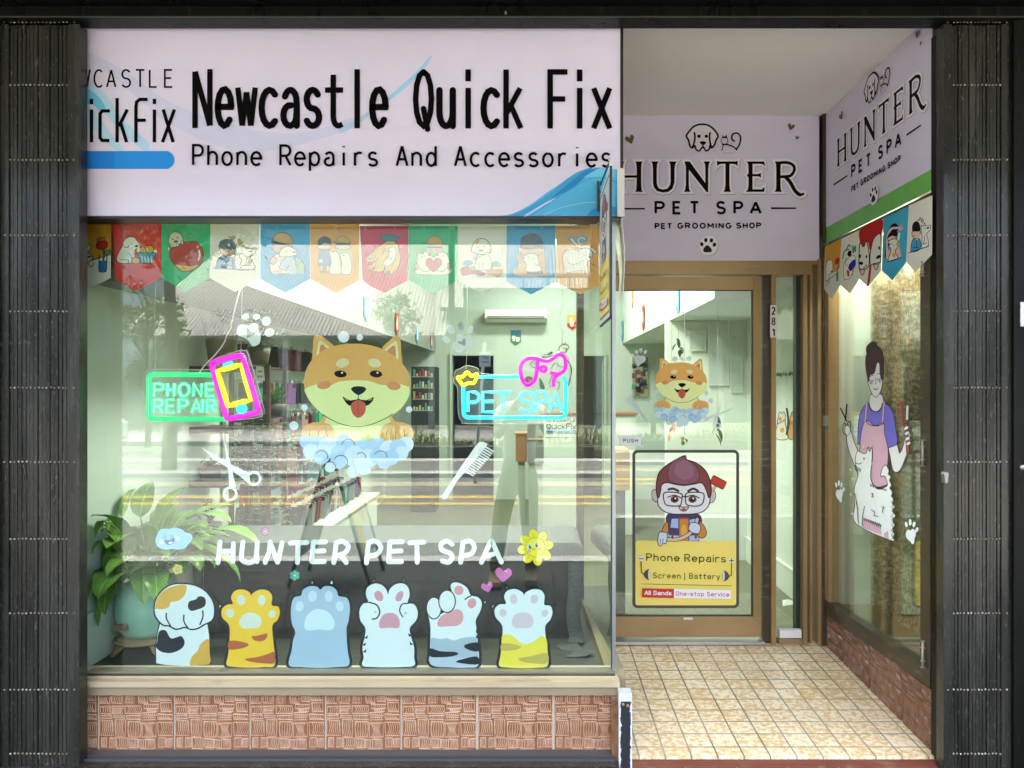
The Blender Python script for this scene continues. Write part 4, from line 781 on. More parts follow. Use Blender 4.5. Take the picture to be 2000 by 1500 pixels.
# scissors in the raised hand, comb and brush in the other
a.line([(80, 526), (122, 615)], 8, LN); a.line([(124, 500), (114, 610)], 9, LN); a.line(arc(108, 670, 12, 40, 0, 360), 5, LN, closed=False); a.line(arc(140, 650, 12, 34, 0, 360), 5, LN); a.ell(128, 680, 18, 34, SKN); a.line(arc(128, 680, 18, 34, 30, 330), 3, LN)
a.fill([(470, 500), (515, 472), (522, 490), (532, 640), (514, 650), (505, 510), (478, 520)], (.24, .075, .06))
for k in range(9): a.line([(478+k*1.5, 530+k*15), (512+k*1.2, 522+k*14.5)], 7, (.24, .075, .06))
a.line([(548, 515), (545, 600)], 24, LN); a.line([(548, 515), (545, 600)], 17, (.70, .68, .64)); a.line([(540, 640), (552, 835)], 24, '3a1414'); a.line([(540, 640), (552, 835)], 17, (.36, .09, .08))
for k, (x, y) in enumerate(((540, 665), (545, 700), (550, 738), (556, 772))): a.ell(x, y, 20, 13, LN, -35); a.ell(x, y, 17, 10, SKN, -35)
link_g = a
# the white dog
dg = crom([(186, 895), (190, 850), (205, 825), (240, 842), (262, 838), (276, 795), (284, 830), (300, 800), (303, 850), (300, 905), (292, 990), (300, 1040), (340, 1090), (385, 1080), (410, 1060), (392, 1000), (362, 1000), (375, 945), (398, 922), (420, 960), (415, 985), (434, 1005), (424, 1030), (438, 1060), (426, 1085), (448, 1112), (436, 1140), (456, 1160), (444, 1190), (462, 1215), (446, 1245), (466, 1275), (448, 1305), (462, 1340), (446, 1370), (460, 1400), (448, 1425), (440, 1450), (190, 1332), (182, 1200), (178, 1090), (205, 990), (190, 940)], True, 4)
a.fill(dg, (.86, .87, .86)); a.line(dg, 4, LN, closed=True)
a.fill([(240, 1290), (300, 1310), (360, 1340), (372, 1412), (240, 1360)], AP); a.fill([(385, 1400), (415, 1380), (418, 1440), (388, 1424)], AP)
for k in range(9): x = 245+k*14; a.line([(x, 1290+k*5), (x+6, 1312+k*6), (x+10, 1296+k*5)], 3.5, LN)
for k in range(8): x = 292+k*15; a.line([(x, 1050+k*6), (x+5, 1075+k*4), (x+9, 1058+k*5)], 3.5, LN)
for k in range(11): y = 1080+k*33; a.line([(436+(k % 3)*5, y), (456+(k % 2)*5, y+14), (444, y+26)], 3.5, LN)
a.ell(250, 878, 5, 7, LN); a.line([(190, 905), (215, 915), (232, 908)], 4, LN, smooth=True)
for k in range(5): a.line([(188+k*9, 922+k*6), (190+k*9, 955+k*4)], 3, LN)
for p in ([(300, 1120), (315, 1122), (305, 1142), (318, 1145)], [(302, 1235), (325, 1250), (320, 1275), (350, 1280)], [(375, 1215), (392, 1215), (380, 1235), (380, 1255)], [(255, 1210), (238, 1290), (238, 1350)], [(186, 1120), (200, 1190), (212, 1330)], [(196, 1180), (206, 1230)]): a.line(p, 4, LN)
for x, y in ((247, 797), (308, 915), (158, 955), (172, 1018), (158, 1128), (170, 1262)): a.fill([(x, y-16), (x+3, y-3), (x+12, y), (x+3, y+3), (x, y+16), (x-3, y+3), (x-12, y), (x-3, y-3)], (.74, .72, .62))
decal('groomer_picture', a, 'window picture of a woman in a pink apron combing a white dog')
def paw_sticker(a, m=1, col=(.84, .87, .85)):
    """unit: 100 high, centred"""
    pad = crom([(-6, 38), (-30, 22), (-38, 2), (-24, -18), (-6, -14), (8, -22), (26, -12), (30, 8), (22, 22), (20, 42), (6, 50)], True, 5)
    a.fill([(x*m, y) for x, y in pad], col)
    for x, y, r1, r2, an in ((-34, -42, 9, 14, -20), (-8, -52, 10, 15, 0), (18, -42, 10, 14, 20), (38, -18, 9, 13, 40)): a.ell(x*m, y, r1, r2, col, an*m)
a = Art(onX(GX-.0003), XN, lambda x, y: (1640 + x*.20, 963 + y*.38)); paw_sticker(a); decal('paw_sticker', a, 'upper left white paw print on the grooming window', group='white paw prints on the glass')
a = Art(onX(GX-.0003), XN, lambda x, y: (1780 + x*.29, 1042 + y*.42)); paw_sticker(a); decal('paw_sticker', a, 'lower right white paw print on the grooming window', group='white paw prints on the glass')
# ================================================================ stickers on the display window (on its inside face)
WD = 3.108
Z7 = zx(560, 640, 2.941); ZA = zx(140, 920, 3.571); ZB = zx(680, 920, 3.571)
FUR, CRM, FURP = (.80, .44, .12), (.84, .92, .40), (.80, .44, .15)
def dog_parts(mp, nrm, root, pre=None):
    pre = pre or Z7; a = Art(mp, nrm, pre)
    def P(name, lab=None):
        o = link(name, a.mb.mesh(name), root); a.mb = MB()
    ears = ([(148, 215), (150, 130), (155, 55), (180, 42), (215, 58), (280, 125), (200, 190)], [(660, 235), (658, 130), (650, 60), (622, 50), (590, 75), (548, 125), (600, 190)])
    a.sfill(ears[0], FUR); a.sfill([(173, 180), (178, 110), (187, 75), (205, 80), (265, 138), (230, 180)], (.78, .80, .40)); a.sfill([(190, 175), (190, 120), (200, 95), (222, 110), (252, 155), (220, 175)], (.66, .26, .12)); P('ear'); a.sfill(ears[1], FUR); a.sfill([(638, 190), (640, 120), (632, 82), (615, 82), (553, 140), (590, 180)], (.78, .80, .40))
    a.sfill([(622, 185), (626, 135), (620, 105), (600, 110), (565, 150), (590, 180)], (.66, .26, .12))
    P('ear')
    body = [(235, 500), (300, 440), (560, 460), (590, 505), (610, 640), (560, 680), (260, 680), (200, 640)]; a.sfill([(215, 500), (250, 470), (560, 470), (605, 510), (625, 620), (200, 620)], FURP); a.sfill(body, CRM); P('chest')
    head = crom([(101, 310), (112, 240), (160, 170), (240, 115), (330, 95), (430, 93), (530, 115), (620, 165), (690, 240), (708, 320), (700, 400), (650, 470), (560, 530), (470, 562), (380, 568), (290, 545), (210, 500), (140, 430), (108, 370)], True, 6)
    a.fill(head, FUR)
    a.fill(crom([(104, 355), (140, 335), (185, 325), (250, 330), (300, 310), (360, 303), (420, 302), (480, 308), (540, 328), (600, 330), (640, 322), (690, 335), (706, 345), (700, 400), (650, 470), (560, 530), (470, 562), (380, 568), (290, 545), (210, 500), (140, 430), (110, 380)], True, 6), CRM)
    P('head')
    a.ell(321, 203, 39, 26, (.80, .74, .42), -14); a.ell(505, 203, 38, 25, (.80, .74, .42), 14)
    a.ell(215, 330, 40, 23, (.72, .30, .12), -8); a.ell(615, 334, 40, 24, (.72, .30, .12), 8)
    for x in (309, 513): a.ell(x, 266, 36, 20, '060504', 5); a.ell(x+9, 259, 6, 5, (.85, .85, .85))
    P('eyes')
    a.line(crom([(205, 498), (290, 545), (380, 567), (470, 560), (560, 525), (608, 495)], False), 4, INK)
    a.sfill([(370, 352), (390, 338), (435, 338), (457, 352), (440, 374), (413, 386), (388, 374)], '060504'); a.line([(412, 380), (412, 412)], 4, INK)
    a.fill(crom([(323, 398), (350, 418), (412, 412), (475, 418), (499, 400), (490, 425), (455, 450), (370, 450), (340, 430)], True, 5), '060504')
    a.line([(323, 398), (360, 418), (395, 422), (412, 408), (430, 420), (465, 416), (499, 400)], 4, INK, smooth=True); a.sfill([(370, 440), (400, 418), (425, 418), (453, 440), (448, 490), (412, 518), (378, 492)], (.60, .10, .055)); a.line([(410, 422), (410, 492)], 3, (.2, .02, .02)); P('muzzle')
    for c, ls in (((180, 600), ((135, 590, 132, 620), (185, 590, 182, 636), (228, 590, 236, 622))), ((632, 598), ((580, 590, 572, 622), (628, 598, 628, 640), (672, 590, 682, 626)))):
        a.sfill([(c[0]-96, c[1]+8), (c[0]-70, c[1]-40), (c[0], c[1]-58), (c[0]+70, c[1]-42), (c[0]+96, c[1]+5), (c[0]+85, c[1]+45), (c[0]+30, c[1]+70), (c[0]-40, c[1]+70), (c[0]-85, c[1]+45)], FURP)
        for l in ls: a.line([l[:2], ((l[0]+l[2])/2-2, (l[1]+l[3])/2), l[2:]], 4, (.15, .06, .01), smooth=True)
        P('front_paw')
    FB, FL = (.42, .66, .82), (.62, .82, .84)
    for x, y, r, c in ((112, 655, 38, FB), (185, 670, 50, FB), (240, 690, 60, FL), (330, 660, 48, FB), (430, 700, 60, FB), (520, 690, 60, FB), (590, 700, 55, FL), (685, 670, 45, FL), (640, 690, 50, FB), (310, 730, 60, FB), (140, 710, 45, FL), (660, 720, 40, FL), (390, 740, 60, FL), (470, 750, 55, FL), (200, 740, 46, FB), (600, 745, 45, FB), (300, 765, 46, FB), (560, 770, 40, FB), (425, 760, 50, FL), (250, 800, 32, (.66, .83, .80)), (445, 808, 38, FL), (380, 825, 34, (.66, .83, .80)), (520, 740, 42, FB)):
        a.ell(x, y, r, r, c)
    for x, y, r, s, e in ((355, 678, 38, 190, 350), (200, 742, 36, 215, 375), (312, 772, 40, 205, 370), (428, 745, 28, 220, 370), (540, 745, 38, 205, 360), (250, 802, 32, 185, 355)): a.line(arc(x, y, r, r, s, e, 14), 3.5, (.02, .03, .04))
    P('foam')
    for x, y, r in ((328, 53, 33), (421, 56, 19), (103, 459, 19), (43, 563, 26), (704, 470, 18)): a.ell(x, y, r, r, (.66, .80, .77))
    P('bubbles')
dgt = thing('dog_sticker', at(700, 800, WD), 'large smiling orange dog in a foam bath in the middle of the display window', 'sticker', 'smiling bath dog stickers'); dog_parts(onY(WD), VN, dgt)
dg2 = thing('dog_sticker', at(1332, 770, DA), 'small sticker of a smiling orange dog in foam on the glass door', 'sticker', 'smiling bath dog stickers')
def small(x, y):
    px, py = Z7(x, y); return 1331 + (px-698.5)*.487, 747 + (py-752)*.487
dog_parts(onY(DA), VN, dg2, small)
for mp, m, lab, pre in ((onY(WD), 1, 'white scissors sticker left of the dog on the display window', lambda x, y: (340 + x/5.768, 820 + y/5.768)), (onY(DA), -1, 'small white scissors sticker on the lower right of the door pane', lambda x, y: (1435 - (x-300)*.106, 784 + (y-140)*.068))):
    a = Art(mp, VN, pre); c = (.90, .94, .90) if m == 1 else (.72, .80, .75)
    a.fill([(556, 140), (568, 230), (640, 500), (650, 560), (700, 760), (620, 770), (612, 570), (590, 470), (552, 160)], c)
    a.fill([(302, 305), (640, 500), (850, 600), (860, 735), (660, 570), (590, 530), (420, 420)], c)
    a.line(arc(632, 833, 69, 69, 0, 360, 24), 30, c, closed=True); a.line(arc(900, 661, 69, 69, 0, 360, 24), 30, c, closed=True)
    decal('scissors_sticker', a, lab, group='white scissors stickers')
for mp, lab, pre, c in ((onY(WD), 'white comb sticker right of the dog on the display window', lambda x, y: Z7(x, y), (.90, .94, .90)), (onY(DA), 'small pale comb sticker left of the dog on the glass door', lambda x, y: (1263 - (x-890)*.150*.95, 771 + (y-655)*.163), (.62, .70, .68))):
    a = Art(mp, VN, pre)
    a.fill([(888, 970), (1000, 800), (1085, 680), (1105, 658), (1130, 655), (1155, 668), (1138, 692), (1025, 828), (1008, 848), (985, 872), (915, 985), (898, 988)], c)
    for k in range(13):
        t = k/12; x, y = 1150 - t*118, 690 + t*138; a.fill([(x-14, y-14), (x+44, y+20), (x+39, y+27.5), (x-20, y-7)], c)
    decal('comb_sticker', a, lab, group='white comb stickers')
PW = (.82, .90, .87)
for nm, lab, pts in (('paw_sticker', 'white paw print sticker above the phone repair neon sign', 0), ('paw_sticker', 'white paw print sticker above the crown of the pet spa neon sign', 1)):
    if pts == 0:
        a = Art(onY(WD), VN, zx(340, 620, 6.25)); q = [(765, 150), (790, 95), (860, 85), (915, 100), (960, 68), (1020, 85), (1035, 150), (1055, 215), (1050, 300), (1000, 345), (950, 345), (910, 290), (860, 250), (790, 225), (765, 190)]
        a.sfill(q, PW); a.sfill([(885, 135), (915, 145), (940, 180), (985, 185), (990, 205), (940, 230), (892, 250), (888, 200)], (.30, .34, .28))
        for x, y, rx, ry, an in ((870, 0, 46, 30, 0), (1003, 0, 48, 32, 0), (1125, 45, 60, 58, -30), (1165, 183, 62, 52, -25)): a.ell(x, y-8 if y == 0 else y, rx, ry if y else 36, PW, an)
        a.sfill([(850, -40), (900, -50), (915, 0), (880, 25), (840, 20)], PW)
    else:
        a = Art(onY(WD), VN, zx(860, 640, 5.358)); a.sfill([(130, 170), (165, 130), (165, 80), (210, 62), (250, 90), (305, 80), (345, 130), (325, 195), (270, 210), (235, 250), (190, 265), (145, 235)], PW)
        a.sfill([(182, 155), (205, 140), (225, 145), (245, 112), (262, 125), (258, 190), (215, 172)], (.36, .42, .36))
        for x, y, rx, ry, an in ((62, 125, 45, 35, 40), (110, 20, 38, 52, -35), (215, -15, 34, 50, -5), (310, 20, 30, 50, 20)): a.ell(x, y, rx, ry, PW if y > 0 else (.5, .57, .54), an)
    decal(nm, a, lab, group='white paw prints on the glass')
a = Art(onY(DA), VN, lambda x, y: (1249 + x*.33, 700 + y*.30)); paw_sticker(a, -1, (.60, .68, .64)); decal('paw_sticker', a, 'small white paw print sticker at the upper left of the glass door', group='white paw prints on the glass')
a = Art(onY(DA), VN, zx(1180, 500, 3.75))
for x, y, r in ((565, 750, 11), (621, 752, 19), (383, 991, 11), (747, 997, 14), (780, 1060, 17), (276, 1392, 12)): a.ell(x, y, r, r, (.72, .78, .72))
decal('bubble_stickers', a, 'tiny white bubble dots around the small dog on the door')
# white HUNTER PET SPA lettering
a = Art(onY(WD), VN, ZA); LW = (.90, .94, .91)
def rl(pts, w=34): a.line(pts, w, LW, smooth=len(pts) > 3)
rl([(1035, 495), (1020, 640)]); rl([(1128, 505), (1124, 632)]); rl([(1030, 560), (1125, 558)])
rl([(1195, 495), (1185, 580), (1190, 622), (1235, 640), (1280, 620), (1290, 570), (1295, 495)]); rl([(1290, 560), (1292, 632)])
rl([(1385, 495), (1378, 560), (1350, 638)]); rl([(1385, 500), (1435, 635)]); rl([(1438, 635), (1468, 500)])
rl([(1525, 502), (1640, 498)]); rl([(1580, 505), (1575, 638)]); rl([(1685, 500), (1675, 630)]); rl([(1685, 496), (1770, 494)]); rl([(1690, 560), (1760, 556)]); rl([(1678, 632), (1762, 632)])
rl([(1845, 500), (1838, 560), (1828, 638)]); rl([(1845, 500), (1890, 490), (1930, 525), (1905, 570), (1850, 590)]); rl([(1880, 590), (1915, 638)])
a.xf = ZB
rl([(142, 500), (128, 640)]); rl([(142, 498), (190, 488), (228, 530), (200, 580), (140, 590)]); rl([(290, 500), (282, 630)]); rl([(290, 495), (378, 492)]); rl([(290, 560), (370, 556)]); rl([(282, 632), (372, 632)])
rl([(430, 500), (528, 495)]); rl([(480, 505), (482, 636)]); rl([(725, 510), (690, 488), (650, 508), (655, 550), (710, 572), (725, 605), (700, 636), (658, 628)])
rl([(800, 500), (785, 636)]); rl([(800, 498), (850, 488), (880, 525), (860, 575), (800, 590)]); rl([(930, 636), (980, 520), (1002, 490), (1025, 540), (1068, 634)]); rl([(965, 590), (1015, 578)])
decal('window_lettering', a, 'white bubble lettering HUNTER PET SPA across the display window', 'lettering')
# cloud, flowers, sunflower, hearts
a = Art(onY(WD), VN, ZA); OC = (.04, .10, .16)
a.blob([(583, 490), (590, 455), (620, 405), (680, 400), (720, 392), (770, 405), (790, 425), (835, 440), (842, 480), (815, 510), (790, 540), (740, 550), (700, 545), (650, 550), (600, 530)], (.36, .70, .86), OC, 3)
for x in (651, 698): a.line([(x-8, 445), (x-7, 462), (x, 470), (x+7, 462), (x+8, 443)], 3, OC, smooth=True)
a.ell(625, 492, 18, 18, (.78, .76, .80)); a.ell(740, 470, 18, 18, (.78, .76, .80)); a.sfill([(648, 480), (680, 482), (715, 468), (712, 500), (680, 515), (655, 505)], (.01, .16, .45)); a.ell(690, 500, 16, 8, (.75, .8, .85), -15)
decal('cloud_sticker', a, 'pale blue smiling cloud sticker beside the tall plant')
def flower(cx, cy, r, col, cc, lab, zz=ZA, n=6, oc=(.10, .05, .10)):
    a = Art(onY(WD), VN, zz); pts = []
    for k in range(n*8): an = 2*math.pi*k/(n*8); rr = r*(.74 + .26*abs(math.sin(an*n/2))**.7); pts.append((cx + rr*math.cos(an), cy + rr*math.sin(an)))
    a.fill(pts, col); a.line(pts, 2.5, oc, closed=True); a.ell(cx, cy, r*.3, r*.3, cc); a.line(arc(cx, cy, r*.3, r*.3, 0, 360), 2.5, oc, closed=True); decal('flower_sticker', a, lab, group='small flower stickers')
flower(739, 685, 39, (.80, .70, .10), (.75, .55, .6), 'small yellow flower sticker under the blue cloud', n=5)
flower(1350, 1420, 28, (.66, .30, .60), (.8, .75, .8), 'small pink flower sticker above the letter T', zx(140, 640, 3.571))
flower(1555, 728, 37, (.05, .50, .42), (.8, .7, .15), 'small teal flower sticker above the grey paw')
a = Art(onY(WD), VN, ZB)
for k in range(8): an = -100 + k*45; a.ell(1306 + 82*math.cos(R(an)), 532 + 84*math.sin(R(an)), 46, 34, (.92, .80, .05), an); a.line(rot(arc(1306 + 82*math.cos(R(an)), 532 + 84*math.sin(R(an)), 46, 34, 0, 360), an, (1306 + 82*math.cos(R(an)), 532 + 84*math.sin(R(an)))), 2.5, (.3, .2, .01), closed=True)
for k in range(8): an = -100 + k*45; a.line([(1306 + 70*math.cos(R(an)), 532 + 70*math.sin(R(an))), (1306 + 96*math.cos(R(an)), 532 + 96*math.sin(R(an)))], 2, (.3, .2, .01))
a.ell(1306, 532, 67, 67, (.94, .82, .06)); a.line(arc(1306, 532, 67, 67, 0, 360, 30), 2.5, (.3, .2, .01), closed=True)
for x, y in ((1266, 525), (1312, 513)): a.ell(x, y, 14, 19, (.8, .82, .8)); a.ell(x+3, y+3, 9, 15, (.01, .10, .16)); a.ell(x+7, y-4, 4, 6, (.85, .85, .85))
a.ell(1263, 557, 12, 14, (.75, .42, .35)); a.ell(1334, 541, 13, 14, (.75, .42, .35)); a.line([(1278, 540), (1290, 548), (1305, 540)], 3, (.2, .1, .02), smooth=True)
decal('sunflower_sticker', a, 'yellow sunflower sticker with a face right of the white lettering')
HT = crom([(0, 1), (-.6, .45), (-1, -.1), (-.9, -.7), (-.45, -.9), (0, -.5), (.45, -.9), (.9, -.7), (1, -.1), (.6, .45)], True, 5)
for cx, cy, s, an, lab in ((1083, 722, 58, 5, 'larger pink heart sticker below the sunflower'), (970, 810, 41, -14, 'smaller pink heart sticker above the clenched paw')):
    a = Art(onY(WD), VN, ZB); h = rot([(cx+x*s, cy+y*s*.9) for x, y in HT], an, (cx, cy)); a.fill(h, (.68, .19, .50)); a.line(h, 3, (.15, .02, .1), closed=True); a.ell(cx+s*.3, cy-s*.4, s*.22, s*.1, (.8, .45, .68), 20); decal('heart_sticker', a, lab, group='pink heart stickers')
# ---------------------------------------------------------------- six cat paws
OD = (.018, .026, .028); PWH = (.78, .90, .92)
def claw(a, pts, c=(.8, .85, .85)): q = pts; a.line(q, 32, OD, closed=True); a.fill(q, OD); a.fill(q, c)
def toes(a, body, col, pads, pad, pc, claws, ow=38, cc=(.8, .85, .85)):
    for c in claws: claw(a, c, cc)
    b_ = crom(body, True, 4); a.line(b_, ow, OD, closed=True); a.fill(b_, col)
a = Art(onY(WD), VN, ZA)
lower = [(618, 1060), (945, 1060), (958, 1150), (965, 1340), (900, 1352), (780, 1358), (660, 1352), (590, 1340), (588, 1240), (600, 1130)]
a.line([(965, 1340), (960, 1180), (948, 1050), (615, 1050), (600, 1150), (586, 1240), (590, 1335)], 14, OD); a.fill(lower, PWH)
a.sfill([(596, 1190), (610, 1120), (655, 1112), (690, 1165), (730, 1160), (765, 1152), (788, 1190), (770, 1235), (700, 1268), (630, 1262), (590, 1230)], (.012, .022, .032)); a.fill(crom([(955, 1172), (962, 1260), (965, 1340), (900, 1352), (828, 1356), (835, 1300), (880, 1250), (900, 1205)], True, 4), (.74, .44, .07))
top = crom([(580, 980), (590, 900), (640, 830), (710, 793), (790, 790), (870, 805), (940, 850), (985, 920), (992, 990), (975, 1040), (920, 1068), (880, 1092), (835, 1100), (790, 1085), (730, 1098), (680, 1075), (640, 1070), (600, 1030)], True, 5); a.line(top, 22, OD, closed=True); a.fill(top, PWH)
a.sfill([(582, 955), (600, 885), (650, 830), (720, 800), (798, 796), (795, 850), (760, 895), (720, 910), (690, 915), (680, 945), (640, 963), (600, 960)], (.76, .46, .08))
a.sfill([(812, 950), (820, 910), (865, 895), (885, 875), (920, 878), (936, 905), (925, 945), (880, 965), (835, 975)], (.012, .022, .028))
for p in ([(660, 992), (662, 1030), (690, 1080)], [(783, 1005), (784, 1050), (808, 1090)], [(915, 975), (915, 1020), (895, 1070)]): a.line(p, 10, OD, smooth=True)
decal('cat_paw_sticker', a, 'calico cat paw sticker at the left end of the row', group='row of cat paw stickers')
a = Art(onY(WD), VN, ZA); YE = (.95, .62, .04); BR_ = (.50, .13, .05)
body2 = [(1100, 1080), (1050, 1020), (1050, 960), (1090, 930), (1125, 925), (1112, 880), (1140, 835), (1195, 826), (1240, 845), (1252, 868), (1265, 850), (1310, 828), (1365, 832), (1398, 870), (1396, 935), (1440, 945), (1452, 990), (1435, 1040), (1400, 1080), (1408, 1200), (1418, 1350), (1340, 1366), (1250, 1370), (1150, 1366), (1082, 1352), (1090, 1290), (1100, 1200)]
toes(a, body2, YE, 0, 0, 0, [[(1030, 960), (1032, 937), (1050, 940)], [(1128, 838), (1130, 815), (1148, 828)], [(1350, 828), (1370, 812), (1374, 835)], [(1440, 940), (1458, 938), (1450, 960)]])
for x, y, rx, ry, an in ((1105, 990, 29, 30, 10), (1182, 898, 29, 37, -8), (1325, 900, 28, 36, 10), (1397, 996, 24, 28, 25)): a.ell(x, y, rx, ry, (.72, .80, .62), an)
a.sfill([(1170, 1060), (1185, 1015), (1225, 990), (1280, 992), (1318, 1020), (1322, 1065), (1300, 1092), (1245, 1096), (1195, 1095)], (.74, .82, .68))
a.sfill([(1100, 1185), (1180, 1188), (1235, 1208), (1200, 1232), (1102, 1243)], BR_); a.sfill([(1255, 1155), (1290, 1148), (1325, 1140), (1362, 1132), (1362, 1160), (1330, 1185), (1280, 1182)], BR_); a.fill(crom([(1212, 1310), (1300, 1295), (1370, 1275), (1412, 1262), (1417, 1335), (1370, 1342), (1290, 1335), (1235, 1325)], True, 4), BR_)
decal('cat_paw_sticker', a, 'yellow cat paw sticker with brown stripes', group='row of cat paw stickers')
a = Art(onY(WD), VN, ZA); GB_ = (.42, .60, .76)
body3 = [(1560, 1120), (1535, 1060), (1530, 960), (1550, 885), (1600, 868), (1612, 830), (1660, 803), (1710, 806), (1735, 826), (1765, 803), (1815, 806), (1850, 835), (1862, 872), (1920, 885), (1940, 950), (1932, 1040), (1918, 1090), (1918, 1150), (1925, 1250), (1935, 1350), (1850, 1366), (1725, 1372), (1600, 1366), (1516, 1352), (1535, 1250), (1545, 1180)]
toes(a, body3, GB_, 0, 0, 0, [[(1545, 880), (1552, 860), (1565, 872)], [(1665, 795), (1678, 770), (1692, 795)], [(1795, 795), (1815, 762), (1825, 800)], [(1900, 880), (1918, 858), (1920, 885)]])
for x, y, rx, ry, an in ((1590, 943, 29, 37, 10), (1680, 873, 31, 38, 5), (1794, 873, 28, 38, 0), (1870, 942, 27, 36, -10)): a.ell(x, y, rx, ry, (.62, .78, .88), an)
a.sfill([(1622, 1085), (1640, 1010), (1690, 968), (1735, 962), (1790, 985), (1830, 1040), (1832, 1085), (1800, 1110), (1725, 1105), (1650, 1112)], (.66, .86, .94))
decal('cat_paw_sticker', a, 'plain grey blue cat paw sticker', group='row of cat paw stickers')
a = Art(onY(WD), VN, ZB); PK = (.68, .33, .42)
b4 = [(120, 1095), (85, 1040), (80, 970), (105, 925), (140, 915), (124, 860), (135, 810), (185, 785), (235, 795), (268, 830), (278, 860), (290, 825), (330, 790), (385, 785), (420, 815), (428, 870), (415, 920), (460, 930), (485, 980), (475, 1040), (430, 1095), (440, 1160), (460, 1230), (460, 1300), (462, 1355), (380, 1366), (280, 1368), (180, 1366), (100, 1356), (108, 1300), (100, 1230), (115, 1160)]
toes(a, b4, PWH, 0, 0, 0, [[(168, 782), (180, 760), (192, 782)], [(372, 780), (386, 757), (396, 782)]], cc=(.74, .5, .1))
a.sfill([(182, 855), (205, 835), (235, 850), (245, 890), (225, 908), (195, 895)], PK); a.sfill([(330, 880), (350, 845), (380, 838), (384, 870), (365, 905), (335, 905)], PK); a.sfill([(215, 1060), (235, 1015), (265, 992), (320, 992), (350, 1020), (360, 1060), (350, 1095), (290, 1092), (225, 1095)], PK)
a.line([(145, 915), (200, 935), (220, 985), (200, 1025), (168, 1032)], 10, OD, smooth=True); a.line([(420, 922), (375, 930), (360, 975), (380, 1016)], 9, OD, smooth=True); a.fill([(178, 990), (186, 972), (198, 986)], (.74, .5, .1)); a.fill([(388, 995), (402, 978), (410, 996)], (.74, .5, .1))
for x, y, s in ((112, 1165, 1), (98, 1215, 1), (102, 1262, 1), (445, 1150, -1), (455, 1210, -1)): a.fill([(x, y), (x+s*26, y-22), (x+s*22, y+4)], OD)
decal('cat_paw_sticker', a, 'fluffy white cat paw sticker with pink pads and two folded toes', group='row of cat paw stickers')
a = Art(onY(WD), VN, ZB); PK2 = (.74, .36, .40)
b5 = [(575, 1100), (565, 1030), (560, 1000), (640, 1000), (720, 940), (725, 850), (715, 800), (735, 778), (780, 782), (830, 815), (855, 865), (905, 880), (932, 920), (920, 980), (890, 1040), (895, 1100), (905, 1200), (908, 1350), (830, 1370), (720, 1368), (580, 1350), (572, 1250)]
toes(a, b5, PWH, 0, 0, 0, [[(728, 775), (730, 755), (748, 772)], [(938, 915), (962, 910), (945, 930)], [(600, 1040), (628, 1040), (618, 1056)], [(698, 992), (725, 988), (716, 1004)]])
a.fill(crom([(580, 1165), (640, 1172), (690, 1165), (735, 1182), (790, 1165), (850, 1158), (900, 1165), (904, 1260), (908, 1350), (830, 1370), (720, 1368), (572, 1345), (576, 1250)], True, 3), (.42, .56, .66)); a.fill([(572, 1300), (905, 1300), (908, 1350), (830, 1370), (720, 1368), (572, 1345)], (.52, .64, .78))
a.sfill([(625, 1080), (640, 1020), (700, 985), (760, 962), (798, 990), (800, 1040), (770, 1075), (700, 1082)], PK2); a.ell(772, 832, 33, 33, PK2); a.ell(863, 922, 30, 36, PK2, 20); a.line([(815, 895), (835, 880), (858, 870)], 9, OD, smooth=True)
for cx, cy, rx, ry in ((598, 955, 48, 72), (690, 908, 54, 74)): a.line(arc(cx, cy, rx, ry, 0, 360, 26), 16, OD, closed=True); a.ell(cx, cy, rx, ry, PWH)
for q in ([(572, 1235), (640, 1255), (740, 1260), (770, 1275), (720, 1292), (640, 1298), (572, 1292)], [(808, 1225), (830, 1205), (908, 1196), (910, 1255), (850, 1250)], [(752, 1330), (800, 1310), (900, 1292), (908, 1345), (830, 1345)]): a.fill(crom(q, True, 3), (.012, .022, .032))
for y in (1115, 1150): a.fill([(890, y-12), (922, y+18), (893, y+14)], OD)
decal('cat_paw_sticker', a, 'white and grey striped cat paw sticker with two curled toes', group='row of cat paw stickers')
a = Art(onY(WD), VN, ZB)
b6 = [(1075, 1080), (1030, 1020), (1022, 965), (1055, 930), (1100, 925), (1088, 875), (1110, 835), (1165, 822), (1215, 845), (1226, 866), (1240, 845), (1290, 824), (1345, 832), (1370, 870), (1368, 932), (1410, 940), (1425, 985), (1410, 1035), (1375, 1080), (1378, 1160), (1390, 1250), (1392, 1355), (1320, 1370), (1225, 1374), (1120, 1370), (1054, 1356), (1064, 1280), (1074, 1180)]
toes(a, b6, PWH, 0, 0, 0, [[(1005, 955), (1008, 937), (1025, 940)], [(1103, 828), (1106, 808), (1122, 822)], [(1322, 822), (1340, 805), (1342, 830)], [(1415, 938), (1432, 938), (1425, 955)]])
a.fill(crom([(1074, 1150), (1120, 1138), (1160, 1158), (1200, 1195), (1240, 1208), (1290, 1190), (1350, 1150), (1384, 1175), (1390, 1250), (1392, 1355), (1320, 1370), (1225, 1374), (1120, 1370), (1054, 1356), (1064, 1280), (1070, 1200)], True, 3), (.93, .78, .08)); a.sfill([(1072, 1205), (1140, 1205), (1205, 1225), (1160, 1248), (1072, 1250)], (.58, .48, .10)); a.fill(crom([(1190, 1308), (1280, 1290), (1385, 1270), (1391, 1338), (1300, 1342), (1220, 1330)], True, 3), (.58, .48, .10))
LP = (.70, .62, .68)
for x, y, rx, ry, an in ((1080, 988, 27, 28, 10), (1154, 893, 27, 34, -8), (1298, 893, 26, 32, 8), (1372, 992, 22, 26, 25)): a.ell(x, y, rx, ry, LP, an)
a.sfill([(1142, 1060), (1155, 1010), (1195, 988), (1250, 988), (1285, 1015), (1292, 1060), (1265, 1092), (1165, 1092)], LP)
